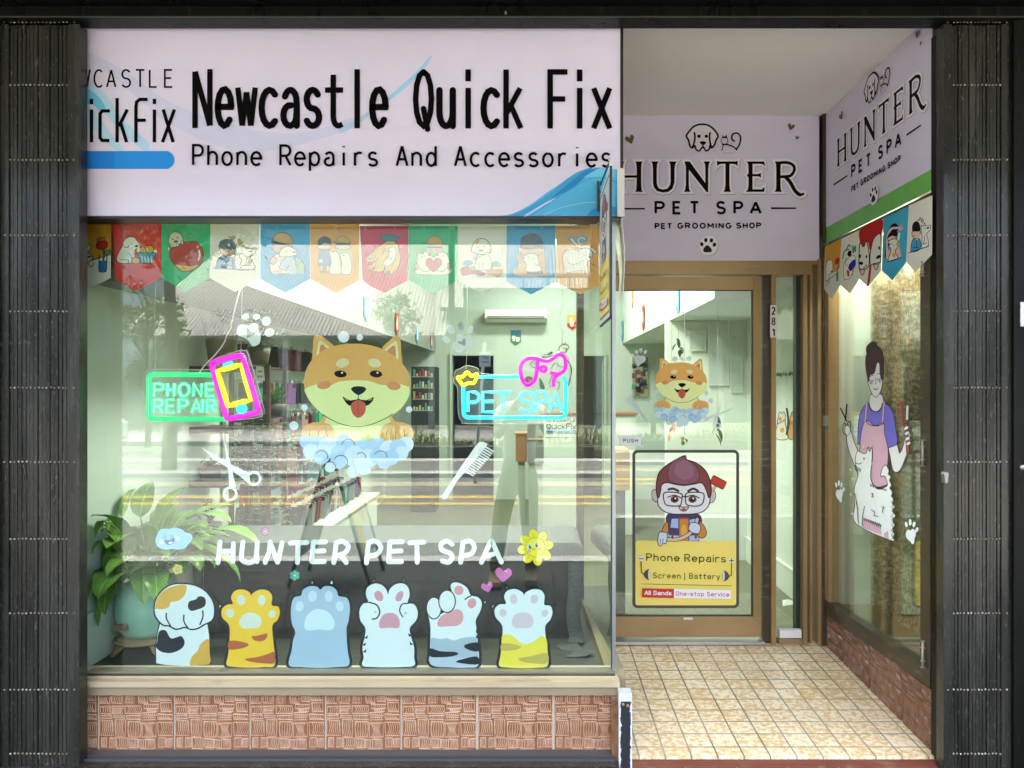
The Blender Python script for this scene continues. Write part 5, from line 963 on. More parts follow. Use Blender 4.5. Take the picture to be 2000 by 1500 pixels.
decal('cat_paw_sticker', a, 'white cat paw sticker with a yellow wrist at the right end of the row', group='row of cat paw stickers')
# ================================================================ neon signs
def tubes(mb, pts, r, m, closed=False, xf=None, d=3.19, n=8):
    q = [at(*(xf(x, y) if xf else (x, y)), d) for x, y in pts]; mb.tube(q, r, m, n, closed)
def neon(col, e): return mat(col, .4, emit=e)
NGR, NGR2, NMG, NYE, NCY = neon((.01, .42, .11), .20), neon((.12, .62, .34), .25), neon((.42, .002, .30), .20), neon((.62, .50, .005), .20), neon((.02, .42, .52), .22)
ZN = zx(140, 640, 3.571); ZQ = zx(340, 620, 6.25); ZP = zx(860, 640, 5.358)
def neonsign(nm, loc, lab): return thing(nm, loc, lab, 'neon sign', 'neon signs in the window')
def nlet(mb, s, boxes, y, h, m, m2, xf, r, d):
    for ch, (x0, x1) in zip(s, boxes):
        sx = (x1-x0)/gw(ch) if gw(ch) else 1
        for st in G[ch]:
            p = [(x0 + a_*sx, y - b_*h) for a_, b_ in st]; tubes(mb, p, r, m, xf=xf, d=d)
            if m2: tubes(mb, p, r*.55, m2, xf=xf, d=d-r*.7, n=6)
ns = neonsign('phone_repair_neon', at(400, 820, 3.19), 'green PHONE REPAIR neon sign with a pink and yellow phone outline')
b = MB(); fr = [(985, 330)] + [(560, 326)] + arc(560, 350, 22, 22, -90, -180, 6)[1:] + arc(560, 610, 24, 26, 180, 90, 6) + [(1095, 639)]; tubes(b, fr, .010, NGR, xf=ZN); tubes(b, fr, .003, NGR2, xf=ZN, d=3.184, n=6); link('frame_tube', b.mesh('frame_tube'), ns)
b = MB(); nlet(b, 'PHONE', ((574, 640), (668, 715), (748, 820), (850, 905), (938, 992)), 478, 88, NGR, NGR2, ZN, .0085, 3.19); nlet(b, 'REPAIR', ((574, 632), (662, 715), (748, 808), (838, 900)), 592, 90, NGR, NGR2, ZN, .0085, 3.19); nlet(b, 'IR', ((914, 914), (946, 1002)), 592, 90, NGR, NGR2, ZN, .0085, 3.19); link('letter_tubes', b.mesh('letter_tubes'), ns)
b = MB(); ph = rot(rrect(600, 480, 910, 1225, 50, 6), -15, (745, 850)); ph = crom([(470, 570), (500, 545), (790, 468), (835, 480), (850, 520), (1018, 1080), (1022, 1130), (985, 1165), (710, 1230), (660, 1232), (635, 1200), (470, 620)], True, 4); tubes(b, ph, .012, NMG, True, ZQ, 3.186); link('phone_outline_tube', b.mesh('phone_outline_tube'), ns)
b = MB(); sc_ = [(528, 655), (820, 575), (940, 1005), (655, 1082)]; sc_ = [p for i in range(4) for p in [((sc_[i][0]*(1-t)+sc_[(i+1) % 4][0]*t), (sc_[i][1]*(1-t)+sc_[(i+1) % 4][1]*t)) for t in (0, .25, .5, .75)]]; tubes(b, sc_, .0115, NYE, True, ZQ, 3.186); link('screen_tube', b.mesh('screen_tube'), ns)
b = MB(); tubes(b, [(600, 585), (710, 552)], .008, NCY, xf=ZQ, d=3.186); tubes(b, arc(826, 1117, 38, 38, 0, 360, 16)[:-1], .011, NCY, True, ZQ, 3.186); link('button_tube', b.mesh('button_tube'), ns)
def plate(pts, xf, d, th=.003):
    q = [at(*xf(x, y), d) for x, y in pts]; b = MB(); b.prism([(v.x, v.z) for v in q], 'y', d, d+th); return b
op = crom([(505, 350), (520, 310), (560, 290), (750, 290), (960, 290), (985, 225), (1150, 165), (1200, 160), (1235, 195), (1340, 560), (1335, 600), (1290, 630), (1000, 655), (700, 650), (590, 668), (530, 640), (503, 580)], True, 3)
link('acrylic_back', plate(op, ZN, 3.202).mesh('acrylic_back', ACRY), ns)
b = MB(); b.tube([at(*ZN(x, y), 3.2035) for x, y in op], .0011, mat((.62, .66, .62), .3), 4, True); link('acrylic_edge', b.mesh('acrylic_edge'), ns)
b = MB(); b.tube([at(*ZN(588, 300), 3.2), at(*ZN(580, -50), 3.2), (at(304, 560, 3.2)), at(304, 440, 3.2)], .0011, None, 5); b.tube([at(*ZN(1180, 175), 3.2), at(473, 560, 3.2), at(473, 440, 3.2)], .0011, None, 5); link('hanging_wire', b.mesh('hanging_wire', mat((.7, .7, .62), .5)), ns)
cab = crom([(885, 320), (935, 255), (1000, 190), (1060, 110), (1085, 40), (1110, 0)], False, 4)
b = MB(); b.tube([at(*ZN(x, y), 3.205) for x, y in cab] + [at(458, 605, 3.205), at(470, 560, 3.205)], .0028, None, 6); link('power_cable', b.mesh('power_cable', mat((.62, .6, .55), .5)), ns)
ns = neonsign('pet_spa_neon', at(1000, 825, 3.19), 'cyan PET SPA neon sign with yellow crown and pink dog outline')
b = MB(); fr = [(395, 516), (825, 514)]; tubes(b, fr, .0075, NCY, xf=ZP); fr = [(240, 612), (244, 880)] + arc(292, 890, 48, 52, 180, 90, 6) + arc(1262, 884, 50, 56, 90, 0, 6) + [(1312, 590)] + arc(1270, 560, 42, 45, 0, -80, 6); tubes(b, fr, .0085, NCY, xf=ZP); link('frame_tube', b.mesh('frame_tube'), ns)
b = MB(); nlet(b, 'PET', ((288, 405), (445, 575), (585, 740)), 880, 206, NCY, neon((.10, .62, .70), .25), ZP, .0078, 3.19); nlet(b, 'SPA', ((832, 965), (1000, 1120), (1135, 1275)), 876, 202, NCY, neon((.10, .62, .70), .25), ZP, .0078, 3.19); link('letter_tubes', b.mesh('letter_tubes'), ns)
b = MB(); tubes(b, crom([(180, 520), (232, 515), (280, 465), (325, 505), (385, 485), (375, 525), (352, 578), (295, 580), (240, 600), (205, 560)], True, 4), .007, neon((.8, .66, .01), .3), True, ZP, 3.186); link('crown_tube', b.mesh('crown_tube'), ns)
b = MB(); tubes(b, crom([(1020, 330), (1012, 440), (990, 540), (925, 600), (880, 580), (845, 500), (845, 400), (890, 335), (960, 318), (1020, 325), (1080, 345), (1140, 345), (1195, 310), (1240, 278), (1290, 300), (1312, 360), (1300, 440), (1230, 492), (1190, 540), (1185, 620)], False, 4), .0085, NMG, xf=ZP, d=3.186); tubes(b, [(1150, 465), (1190, 480), (1230, 490)], .0085, NMG, xf=ZP, d=3.184); tubes(b, arc(1080, 432, 28, 28, 0, 360, 14)[:-1], .008, NMG, True, ZP, 3.186); link('dog_outline_tube', b.mesh('dog_outline_tube'), ns)
op = crom([(150, 490), (160, 450), (215, 425), (260, 402), (320, 402), (400, 430), (440, 480), (800, 480), (840, 330), (960, 290), (1150, 290), (1260, 245), (1340, 300), (1370, 600), (1372, 900), (1330, 990), (1100, 1005), (300, 1005), (230, 980), (188, 900), (180, 640), (140, 570)], True, 3)
link('acrylic_back', plate(op, ZP, 3.202).mesh('acrylic_back', ACRY), ns)
b = MB(); b.tube([at(*ZP(x, y), 3.2035) for x, y in op], .0010, mat((.62, .66, .62), .3), 4, True); link('acrylic_edge', b.mesh('acrylic_edge'), ns)
b = MB(); b.tube([at(*ZP(268, 430), 3.2), at(*ZP(282, 200), 3.2), at(912, 440, 3.2)], .0010, None, 5); b.tube([at(*p, 3.2) for p in ((1100, 690), (1097, 650), (1092, 620), (1100, 590), (1096, 560), (1104, 540), (1090, 500), (1090, 440))], .0014, None, 5); b.tube([at(*p, 3.2) for p in ((1070, 765), (1092, 690), (1102, 650), (1094, 630))], .0011, None, 5); link('hanging_wire', b.mesh('hanging_wire', mat((.75, .76, .7), .5)), ns)
# ================================================================ pennants in the window
K = (.01, .01, .012); CR, PR, PG, PB, PO, DKR = (.88, .87, .74), (.74, .035, .025), (.05, .55, .24), (.06, .42, .76), (.86, .42, .09), (.66, .04, .10)
SKP = (.78, .50, .38)
Y1, Y2, Y3, Y4 = zx(160, 430, 7.692), zx(400, 430, 6.667), zx(690, 430, 6.667), zx(960, 320, 4.6875)
def pennant(xf, pts, base, draw, lab, mp=None, nrm=VN, group='row of pennants inside the display window', d=3.165):
    mp = mp or onY(d); a = Art(mp, nrm, xf, rough=.85); a.fill(pts, base); k = a.k
    n = len(pts); m = mat(base, .85)                      # cloth thickness: a second face behind and edges
    bk = [a.P(x, y) - Vector(nrm)*.0022 for x, y in pts]; fr = [a.P(x, y) for x, y in pts]
    a.mb.add(bk + fr, [tuple(t) for t in tessellate_polygon([[Vector((x, y, 0)) for x, y in pts]])] + [(i, (i+1) % n, n+(i+1) % n, n+i) for i in range(n)], m)
    if draw: draw(a)
    return tag(a.build('pennant'), lab, 'pennant', group)
def p0(a):
    a.fill([(0, 60), (440, 60), (440, 520), (0, 640)], (.72, .34, .04)); a.line([(0, 650), (440, 515)], 12, K)
    a.blob([(0, 340), (60, 335), (125, 370), (130, 430), (80, 470), (0, 470)], (.7, .68, .55), K, 13); a.ell(75, 388, 34, 14, K); a.blob([(0, 500), (100, 500), (160, 545), (150, 600), (80, 640), (0, 650)], (.7, .68, .55), K, 13); a.ell(105, 550, 36, 14, K); a.ell(38, 518, 10, 12, K); a.line([(90, 640), (120, 690), (165, 690), (175, 640)], 12, K, smooth=True)
    a.blob([(215, 385), (240, 330), (290, 315), (350, 310), (385, 350), (370, 410), (300, 440), (240, 430)], (.60, .03, .03), K, 12)
    for x, y in ((240, 297), (283, 272), (333, 270)): a.line(arc(x, y, 13, 17, 0, 360, 10), 10, K, closed=True)
    a.line([(325, 435), (335, 520), (320, 620), (290, 730)], 26, (.02, .10, .07), smooth=True); a.blob([(340, 510), (360, 460), (430, 450), (410, 500)], (.06, .40, .25), K, 9)
    a.fill([(262, 610), (375, 610), (368, 770), (262, 770)], (.03, .25, .55)); a.line([(262, 520), (258, 740), (280, 775), (345, 775), (370, 740), (378, 520)], 13, K, smooth=True)
def p1(a):
    a.blob([(520, 580), (560, 470), (610, 380), (640, 300), (700, 255), (780, 255), (830, 310), (870, 370), (860, 430), (800, 440), (795, 550), (765, 580), (745, 640), (560, 640)], CR, K, 11)
    a.line([(620, 370), (640, 410), (690, 410), (705, 380)], 10, K, smooth=True); a.ell(743, 355, 9, 10, K); a.ell(820, 390, 28, 15, K, -10); a.line([(580, 595), (690, 600), (705, 625), (690, 640)], 10, K, smooth=True); a.line([(695, 490), (740, 540), (755, 590)], 10, K, smooth=True)
    a.sfill([(840, 480), (870, 420), (1080, 440), (1110, 480)], CR); a.blob([(880, 490), (880, 430), (920, 395), (960, 430), (970, 490)], (.75, .48, .06), K, 10); a.blob([(975, 480), (960, 420), (1010, 380), (1065, 400), (1080, 460), (1040, 490)], (.75, .48, .06), K, 10)
    a.fill([(832, 490), (1115, 490), (1100, 540), (1045, 640), (900, 640), (850, 540)], (.05, .36, .48)); a.line([(832, 490), (1115, 490), (1100, 540), (1045, 645), (900, 645), (850, 540), (832, 490)], 10, K)
    for x in (900, 945, 990, 1040): a.line([(x, 550), (x+10, 630)], 26, (.25, .55, .66)); a.line([(x-20, 550), (x-5, 630)], 7, K)
    a.blob([(752, 600), (780, 565), (830, 565), (878, 600), (860, 645), (810, 655), (765, 645)], (.78, .48, .05), K, 11)
def p2(a):
    ap = crom([(1320, 520), (1345, 420), (1420, 350), (1550, 330), (1700, 320), (1790, 390), (1830, 520), (1800, 640), (1720, 720), (1640, 760), (1580, 770), (1500, 765), (1420, 700), (1350, 620)], True, 4); a.fill(ap, (.50, .07, .06)); a.fill(crom([(1390, 668), (1480, 680), (1570, 690), (1650, 690), (1750, 670), (1700, 730), (1640, 760), (1580, 770), (1500, 765), (1440, 720)], True, 3), (.76, .50, .12)); a.line(ap, 13, (.15, .06, .02), closed=True)
    a.ell(1737, 400, 13, 14, CR); a.line([(1760, 460), (1770, 530), (1750, 595)], 28, CR, smooth=True); a.line([(1590, 360), (1600, 290), (1570, 220), (1640, 210), (1690, 235), (1660, 265), (1600, 260)], 10, (.10, .22, .08), smooth=True)
    a.blob([(1300, 330), (1320, 230), (1380, 175), (1460, 190), (1510, 250), (1520, 340), (1480, 350), (1440, 395), (1350, 400), (1310, 350)], (.70, .68, .50), (.08, .08, .02), 11); a.ell(1366, 288, 11, 12, K); a.ell(1432, 264, 10, 11, K); a.ell(1412, 320, 32, 17, (.08, .09, .05), -8)
    for x, y in ((1350, 380), (1435, 365), (1505, 330), (1300, 430)): a.line([(x, y-12), (x+4, y+18)], 30, (.08, .08, .02)); a.line([(x, y-12), (x+4, y+18)], 18, CR)
def p3(a, L=(.13, .14, .14)):
    a.sfill([(140, 600), (165, 520), (215, 465), (300, 480), (390, 500), (400, 635), (140, 630)], (.10, .34, .55)); a.line(crom([(150, 630), (160, 530), (215, 465)], False), 9, L); a.blob([(190, 360), (200, 330), (400, 340), (400, 420), (340, 460), (260, 470), (205, 430)], SKP, L, 8); a.sfill([(185, 340), (200, 280), (270, 245), (350, 255), (400, 310), (405, 360), (360, 390), (300, 375), (220, 370)], (.12, .17, .18)); a.ell(250, 392, 9, 10, L); a.ell(308, 405, 9, 10, L); a.line([(225, 430), (270, 440)], 7, L)
    a.line([(200, 580), (290, 582), (300, 600)], 8, L); a.line([(290, 480), (290, 580)], 8, L); a.line([(360, 500), (360, 580)], 8, L); a.line([(330, 490), (370, 480), (385, 440)], 14, SKP, smooth=True); a.ell(325, 618, 36, 18, SKP)
    a.blob([(410, 630), (410, 340), (440, 320), (475, 340), (520, 330), (545, 360), (620, 370), (660, 400), (640, 455), (590, 475), (625, 540), (645, 635)], CR, L, 8); a.ell(600, 407, 26, 11, L); a.ell(484, 402, 6, 7, L); a.ell(545, 390, 6, 7, L); a.line([(455, 440), (500, 440), (540, 475), (600, 470)], 9, L, smooth=True); a.line([(455, 440), (455, 490), (480, 520), (460, 585)], 9, L, smooth=True); a.line([(550, 490), (535, 590)], 8, L); a.line([(600, 592), (500, 592), (468, 615), (480, 635)], 8, L, smooth=True)
    a.line([(115, 632), (660, 648)], 9, L); a.blob([(318, 215), (345, 218), (380, 208), (398, 230), (370, 255), (340, 245)], (.76, .45, .2), L, 6); a.blob([(430, 260), (450, 240), (475, 270), (500, 295), (470, 310), (440, 300)], (.72, .42, .12), L, 6)
def p4(a, L=(.14, .14, .12)):
    a.fill([(1180, 470), (1280, 560), (1300, 700), (1190, 690)], (.36, .55, .42)); a.line([(1180, 470), (1240, 510), (1290, 580), (1300, 695)], 9, L, smooth=True)
    a.blob([(850, 560), (860, 500), (960, 440), (1060, 490), (1100, 600), (1180, 690), (900, 690), (850, 650)], CR, L, 8); a.sfill([(970, 620), (1000, 520), (1060, 490), (1150, 500), (1190, 690), (1080, 690), (1060, 640)], (.60, .68, .76)); a.line([(975, 630), (1060, 655), (1095, 590)], 8, L); a.line([(975, 620), (1000, 530), (1060, 490)], 8, L, smooth=True)
    a.blob([(850, 540), (880, 475), (930, 500), (925, 560), (880, 575)], (.78, .52, .44), L, 7); a.sfill([(850, 640), (880, 670), (1000, 640), (980, 690), (900, 700)], (.78, .55, .46)); a.blob([(885, 380), (880, 330), (1020, 320), (1130, 350), (1050, 430), (930, 420)], SKP, L, 7)
    a.blob([(970, 470), (985, 400), (1030, 355), (1110, 350), (1190, 395), (1195, 450), (1120, 470), (1040, 480)], CR, L, 8); a.ell(1163, 418, 20, 13, L); a.line([(1055, 408), (1072, 412)], 6, L); a.line([(1110, 405), (1126, 405)], 6, L)
    a.fill([(868, 270), (1155, 270), (1150, 318), (1000, 318), (870, 300)], K); a.blob([(885, 270), (900, 210), (960, 170), (1040, 165), (1120, 210), (1148, 310), (1000, 295), (880, 260), (815, 240), (815, 225), (870, 235)], (.70, .42, .13), (.12, .13, .06), 9)
def p5(a, L=(.16, .17, .18)):
    a.sfill([(1480, 560), (1490, 430), (1540, 360), (1620, 380), (1640, 480), (1640, 600), (1490, 605)], (.20, .34, .56)); a.blob([(1475, 330), (1640, 330), (1635, 370), (1570, 385), (1490, 370)], (.80, .62, .52), L, 6); a.sfill([(1470, 320), (1480, 250), (1560, 208), (1640, 250), (1645, 320), (1600, 300), (1560, 295), (1510, 325)], (.10, .15, .19)); a.blob([(1485, 510), (1535, 505), (1535, 555), (1490, 560)], (.6, .68, .74), L, 5)
    for x in (1520, 1600): a.line([(x, 610), (x, 660)], 20, CR); a.ell(x, 672, 30, 16, (.36, .44, .48))
    a.sfill([(1710, 440), (1700, 380), (1800, 350), (1890, 390), (1920, 520), (1900, 690), (1780, 690)], (.46, .62, .42)); a.blob([(1700, 330), (1890, 330), (1880, 370), (1790, 385), (1720, 365)], (.80, .64, .54), L, 6); a.fill([(1705, 290), (1890, 300), (1890, 322), (1705, 318)], (.08, .12, .14)); a.blob([(1700, 290), (1730, 230), (1800, 208), (1870, 240), (1890, 300), (1790, 298), (1700, 295), (1672, 290), (1675, 275)], (.70, .42, .14), L, 7)
    a.blob([(1630, 690), (1650, 540), (1620, 400), (1680, 420), (1700, 400), (1745, 450), (1770, 580), (1780, 690)], CR, L, 6); a.blob([(1780, 690), (1785, 560), (1765, 450), (1800, 430), (1860, 430), (1900, 500), (1900, 690)], CR, L, 6); a.ell(1805, 455, 14, 10, L)
def p6(a, L=(.16, .14, .10)):
    YB = (.76, .48, .14)
    a.blob([(175, 490), (250, 420), (340, 350), (440, 275), (530, 275), (590, 370), (610, 500), (580, 620), (500, 700), (400, 690), (420, 630), (360, 670), (220, 650), (205, 600), (300, 520), (230, 550), (180, 530)], YB, L, 7); a.line([(430, 370), (330, 480), (240, 580)], 7, L, smooth=True); a.line([(420, 560), (400, 660)], 7, L)
    for x, y in ((208, 498), (255, 628), (450, 675)): a.ell(x, y, 30, 20, (.16, .18, .10))
    a.blob([(450, 400), (480, 360), (540, 350), (560, 400), (550, 500), (500, 570), (440, 600), (385, 560), (430, 510), (460, 450)], CR, L, 7); a.ell(470, 408, 12, 9, L); a.line([(460, 480), (475, 510)], 6, L); a.line([(490, 490), (510, 520)], 6, L)
    a.blob([(370, 240), (380, 200), (430, 190), (580, 215), (575, 265), (520, 275), (400, 268)], (.07, .25, .27), (.03, .09, .10), 7)
def p7(a, L=(.16, .17, .16)):
    a.fill([(960, 330), (1165, 330), (1165, 420), (960, 420)], SKP); a.fill([(960, 340), (1160, 345), (1150, 365), (965, 365)], (.12, .13, .12)); a.ell(1005, 378, 7, 9, L); a.ell(1080, 390, 7, 9, L)
    a.blob([(825, 700), (835, 600), (830, 500), (850, 430), (900, 440), (930, 410), (990, 440), (1050, 480), (1100, 430), (1180, 420), (1230, 470), (1255, 560), (1250, 700)], CR, L, 7); a.ell(990, 455, 20, 12, L); a.ell(1100, 452, 20, 12, L); a.ell(895, 475, 6, 7, L); a.ell(1175, 465, 6, 7, L)
    h = [(1045+x*105, 580+y*92) for x, y in HT]; a.fill(h, (.66, .09, .12)); a.line(h, 7, L, closed=True); a.line([(860, 620), (930, 670), (1000, 650)], 7, L, smooth=True); a.line([(1230, 610), (1160, 670), (1080, 650)], 7, L, smooth=True)
    for x in (822, 1243): a.blob([(x-20, 600), (x-10, 560), (x+20, 580), (x+18, 640), (x-10, 640)], SKP, L, 7)
    a.blob([(955, 300), (980, 240), (1055, 208), (1130, 235), (1162, 318), (1060, 318), (950, 302), (888, 300), (895, 288)], (.70, .40, .12), (.16, .22, .12), 7)
def p8(a, L=(.16, .17, .16)):
    a.sfill([(1430, 590), (1440, 530), (1520, 520), (1560, 560), (1500, 600)], (.22, .45, .66)); a.fill([(1590, 440), (1640, 450), (1590, 530), (1560, 520)], (.40, .60, .68)); a.sfill([(1395, 640), (1470, 600), (1600, 640), (1720, 690), (1680, 720), (1560, 705), (1430, 720)], (.58, .12, .16)); a.sfill([(1500, 610), (1620, 600), (1640, 650), (1540, 650)], (.35, .55, .45)); a.sfill([(1720, 690), (1800, 640), (1940, 640), (1940, 700), (1880, 745), (1820, 720)], (.74, .40, .14)); a.sfill([(1800, 570), (1850, 530), (1930, 570), (1920, 610), (1830, 610)], (.25, .52, .40)); a.sfill([(1730, 660), (1790, 550), (1810, 600), (1800, 660)], (.58, .20, .2))
    a.blob([(1590, 640), (1610, 500), (1750, 450), (1800, 540), (1780, 640), (1700, 650)], CR, L, 7)
    for x in (1640, 1690): a.line([(x, 560), (x-4, 645)], 7, L)
    a.blob([(1540, 400), (1560, 310), (1610, 255), (1680, 240), (1750, 270), (1795, 370), (1780, 430), (1740, 420), (1700, 445), (1630, 440), (1590, 430)], CR, L, 10); a.ell(1665, 396, 34, 16, (.2, .22, .2)); a.ell(1620, 352, 8, 11, L); a.ell(1704, 342, 9, 9, L); a.sfill([(1590, 300), (1620, 262), (1645, 262), (1620, 300)], (.70, .40, .12)); a.sfill([(1760, 380), (1775, 350), (1790, 400), (1770, 425)], (.72, .45, .2))
def p9(a, L=(.16, .17, .18)):
    a.sfill([(215, 1020), (250, 920), (260, 820), (480, 820), (490, 950), (520, 1020)], (.72, .45, .16)); a.fill([(325, 985), (470, 985), (470, 1005), (325, 1005)], (.01, .03, .22)); a.blob([(260, 800), (262, 770), (475, 770), (475, 800), (420, 840), (310, 840)], SKP, L, 5)
    a.sfill([(262, 740), (280, 670), (365, 637), (440, 660), (472, 730), (472, 780), (440, 775), (365, 785), (290, 780), (262, 770)], (.11, .16, .17)); a.blob([(280, 860), (310, 840), (360, 820), (420, 840), (440, 920), (450, 980), (320, 985), (320, 920)], CR, L, 5); a.ell(296, 862, 10, 8, L); a.ell(342, 856, 4, 5, L); a.ell(386, 866, 4, 5, L); a.line([(400, 910), (420, 935), (438, 905)], 5, L, smooth=True)
def p10(a, L=(.10, .11, .10)):
    a.sfill([(710, 710), (715, 672), (870, 668), (872, 715), (800, 722)], (.24, .42, .50)); a.line([(730, 690), (800, 755), (900, 770), (950, 810)], 30, L, smooth=True); a.line([(730, 690), (800, 755), (900, 770), (950, 810)], 22, CR, smooth=True); a.line(arc(825, 705, 32, 28, 90, 330), 9, CR)
    a.blob([(655, 900), (660, 820), (720, 780), (800, 790), (860, 770), (920, 800), (915, 870), (880, 895), (880, 980), (860, 1015), (840, 980), (760, 985), (690, 995), (670, 960)], CR, L, 5); a.line([(690, 850), (700, 900), (760, 920), (840, 885)], 5, L, smooth=True); a.ell(898, 855, 12, 9, L); a.ell(848, 836, 4, 5, L); a.ell(895, 828, 4, 5, L); a.line([(890, 930), (920, 985), (935, 975)], 5, L); a.line([(905, 905), (960, 940)], 5, L)
def pent(x0, x1, y0, ys, yt): return [(x0, y0), (x1, y0), (x1, ys), ((x0+x1)/2, yt), (x0, ys)]
pennant(Y1, [(-250, 30), (430, 30), (432, 870), (40, 1055), (-250, 900)], CR, p0, 'yellow and cream pennant with a red tulip at the left end of the window row')
pennant(Y1, [(458, 45), (1195, 45), (1190, 865), (803, 1062), (520, 905), (495, 860)], PR, p1, 'red pennant with a white dog beside a fruit basket')
pennant(Y1, pent(1197, 1925, 45, 868, 1080), PG, p2, 'green pennant with a dog lying on a big red apple')
pennant(Y2, [(75, 45), (718, 45), (712, 755), (392, 935), (60, 750)], CR, p3, 'cream pennant with a child and dog leaning on a table')
pennant(Y2, pent(722, 1370, 45, 765, 945), PB, p4, 'blue pennant with a capped child hugging a dog')
pennant(Y2, [(1372, 45), (2015, 45), (2015, 775), (1705, 952), (1375, 765)], PO, p5, 'orange pennant with two children and two white dogs')
pennant(Y3, [(85, 75), (718, 75), (710, 775), (640, 820), (402, 945), (200, 850), (120, 780)], DKR, p6, 'crimson pennant with a dog on a bunch of bananas')
pennant(Y3, pent(720, 1360, 75, 780, 965), PG, p7, 'green pennant with two dogs holding a pink heart')
pennant(Y3, pent(1362, 1990, 75, 780, 965), CR, p8, 'cream pennant with a dog sitting on colourful clothes')
pennant(Y4, pent(138, 587, 565, 1080, 1195), PB, p9, 'blue pennant with a dark haired child hugging a white dog')
pennant(Y4, [(590, 565), (1040, 565), (1040, 1080), (815, 1195), (590, 1080)], PO, p10, 'orange pennant with a stretching white dog at the right end of the window row')
# ---------------------------------------------------------------- pennants along the side window
YR = zx(1600, 370, 6.521)
RM = onX(RX-.02); rg = 'row of pennants above the grooming window'
def r0(a):
    a.fill([(75, 735), (285, 625), (262, 1000), (185, 1060), (80, 1090)], (.72, .36, .05)); a.blob([(85, 1165), (90, 950), (120, 900), (165, 910), (175, 1000), (160, 1060), (130, 1080), (120, 1150)], CR, K, 6); a.ell(160, 1045, 10, 10, K); a.sfill([(200, 945), (215, 880), (250, 870), (258, 910), (240, 955)], (.60, .03, .03)); a.line([(250, 960), (225, 1050)], 14, (.03, .22, .12)); a.fill([(215, 1070), (245, 1060), (245, 1165), (218, 1175)], (.06, .30, .42)); a.line([(90, 1165), (150, 1130), (245, 1050)], 6, K); a.line([(80, 1225), (140, 1165)], 6, K)
def r1(a):
    a.blob([(315, 1130), (310, 960), (350, 900), (400, 850), (460, 860), (450, 980), (400, 1120), (340, 1145)], CR, K, 5); a.sfill([(370, 1000), (400, 930), (460, 890), (465, 960), (440, 1000), (400, 1040)], (.02, .03, .40)); a.fill([(350, 1020), (385, 1040), (385, 1110), (360, 1110)], (.60, .03, .03)); a.sfill([(360, 830), (375, 785), (405, 780), (412, 830), (385, 855)], K)
    for q in ([(300, 880), (320, 790), (380, 760)], [(340, 780), (380, 705), (398, 730)], [(430, 800), (430, 720), (440, 760)], [(440, 800), (460, 720), (462, 790)]): a.line(q, 14, (.04, .25, .14), smooth=True)
    a.line([(345, 870), (335, 930), (360, 980)], 5, K, smooth=True); a.line([(420, 1000), (430, 1080), (410, 1090)], 5, K, smooth=True)
def r2(a):
    a.sfill([(528, 700), (528, 500), (800, 380), (785, 590), (730, 580), (690, 640), (660, 760), (640, 760), (615, 670), (570, 720)], (.52, .02, .015)); a.fill([(640, 960), (668, 960), (650, 1150), (630, 1235), (608, 1235)], (.52, .02, .02))
    a.blob([(515, 700), (545, 705), (555, 725), (575, 720), (600, 655), (628, 760), (638, 850), (635, 960), (600, 1010), (560, 1020), (510, 1000)], (.80, .78, .68), K, 11); a.blob([(690, 640), (740, 580), (785, 590), (785, 900), (760, 930), (700, 945), (660, 960), (645, 890), (660, 760)], (.80, .78, .68), K, 11)
    a.ell(602, 855, 10, 22, K); a.ell(523, 850, 12, 24, K); a.ell(535, 940, 26, 22, K); a.ell(767, 745, 12, 24, K); a.ell(755, 860, 34, 20, K, -35); a.line([(515, 1010), (560, 1015), (610, 960)], 11, K, smooth=True); a.line([(690, 945), (740, 960), (770, 930)], 11, K, smooth=True)
    for x, y in ((550, 1050), (725, 985)): a.blob([(x-28, y-25), (x+28, y-30), (x+22, y+20), (x, y+42), (x-18, y+20)], (.74, .5, .5), K, 8)
def r3(a):
    a.sfill([(840, 880), (835, 780), (850, 600), (900, 480), (960, 430), (1010, 470), (1000, 520), (900, 620), (870, 700)], K); a.line([(868, 880), (865, 640), (910, 510), (1000, 490), (1040, 500)], 40, K, smooth=True); a.line([(868, 880), (865, 640), (910, 510), (1000, 490), (1040, 500)], 30, (.78, .48, .44), smooth=True)
    for q in ([(1010, 500), (1050, 450)], [(1020, 510), (1065, 475)], [(1025, 520), (1068, 500)]): a.line(q, 11, (.78, .48, .44))
    a.blob([(875, 640), (880, 600), (990, 540), (975, 620), (930, 650)], SKP, K, 5); a.sfill([(870, 620), (900, 550), (960, 520), (1000, 550), (985, 600), (930, 590)], K); a.fill([(865, 920), (880, 780), (960, 700), (1020, 700), (1050, 865)], (.78, .48, .44))
    a.blob([(880, 700), (900, 650), (960, 630), (1000, 650), (1010, 720), (970, 790), (1000, 880), (880, 910), (905, 820), (915, 760)], (.80, .78, .68), K, 8); a.ell(892, 700, 14, 14, K); a.ell(922, 690, 6, 8, K); a.ell(952, 712, 6, 8, K); a.ell(1000, 695, 20, 28, (.76, .45, .05)); a.ell(955, 835, 22, 28, (.76, .45, .05)); a.line([(865, 925), (1055, 865)], 9, K); a.line([(1010, 640), (1025, 560)], 24, CR)
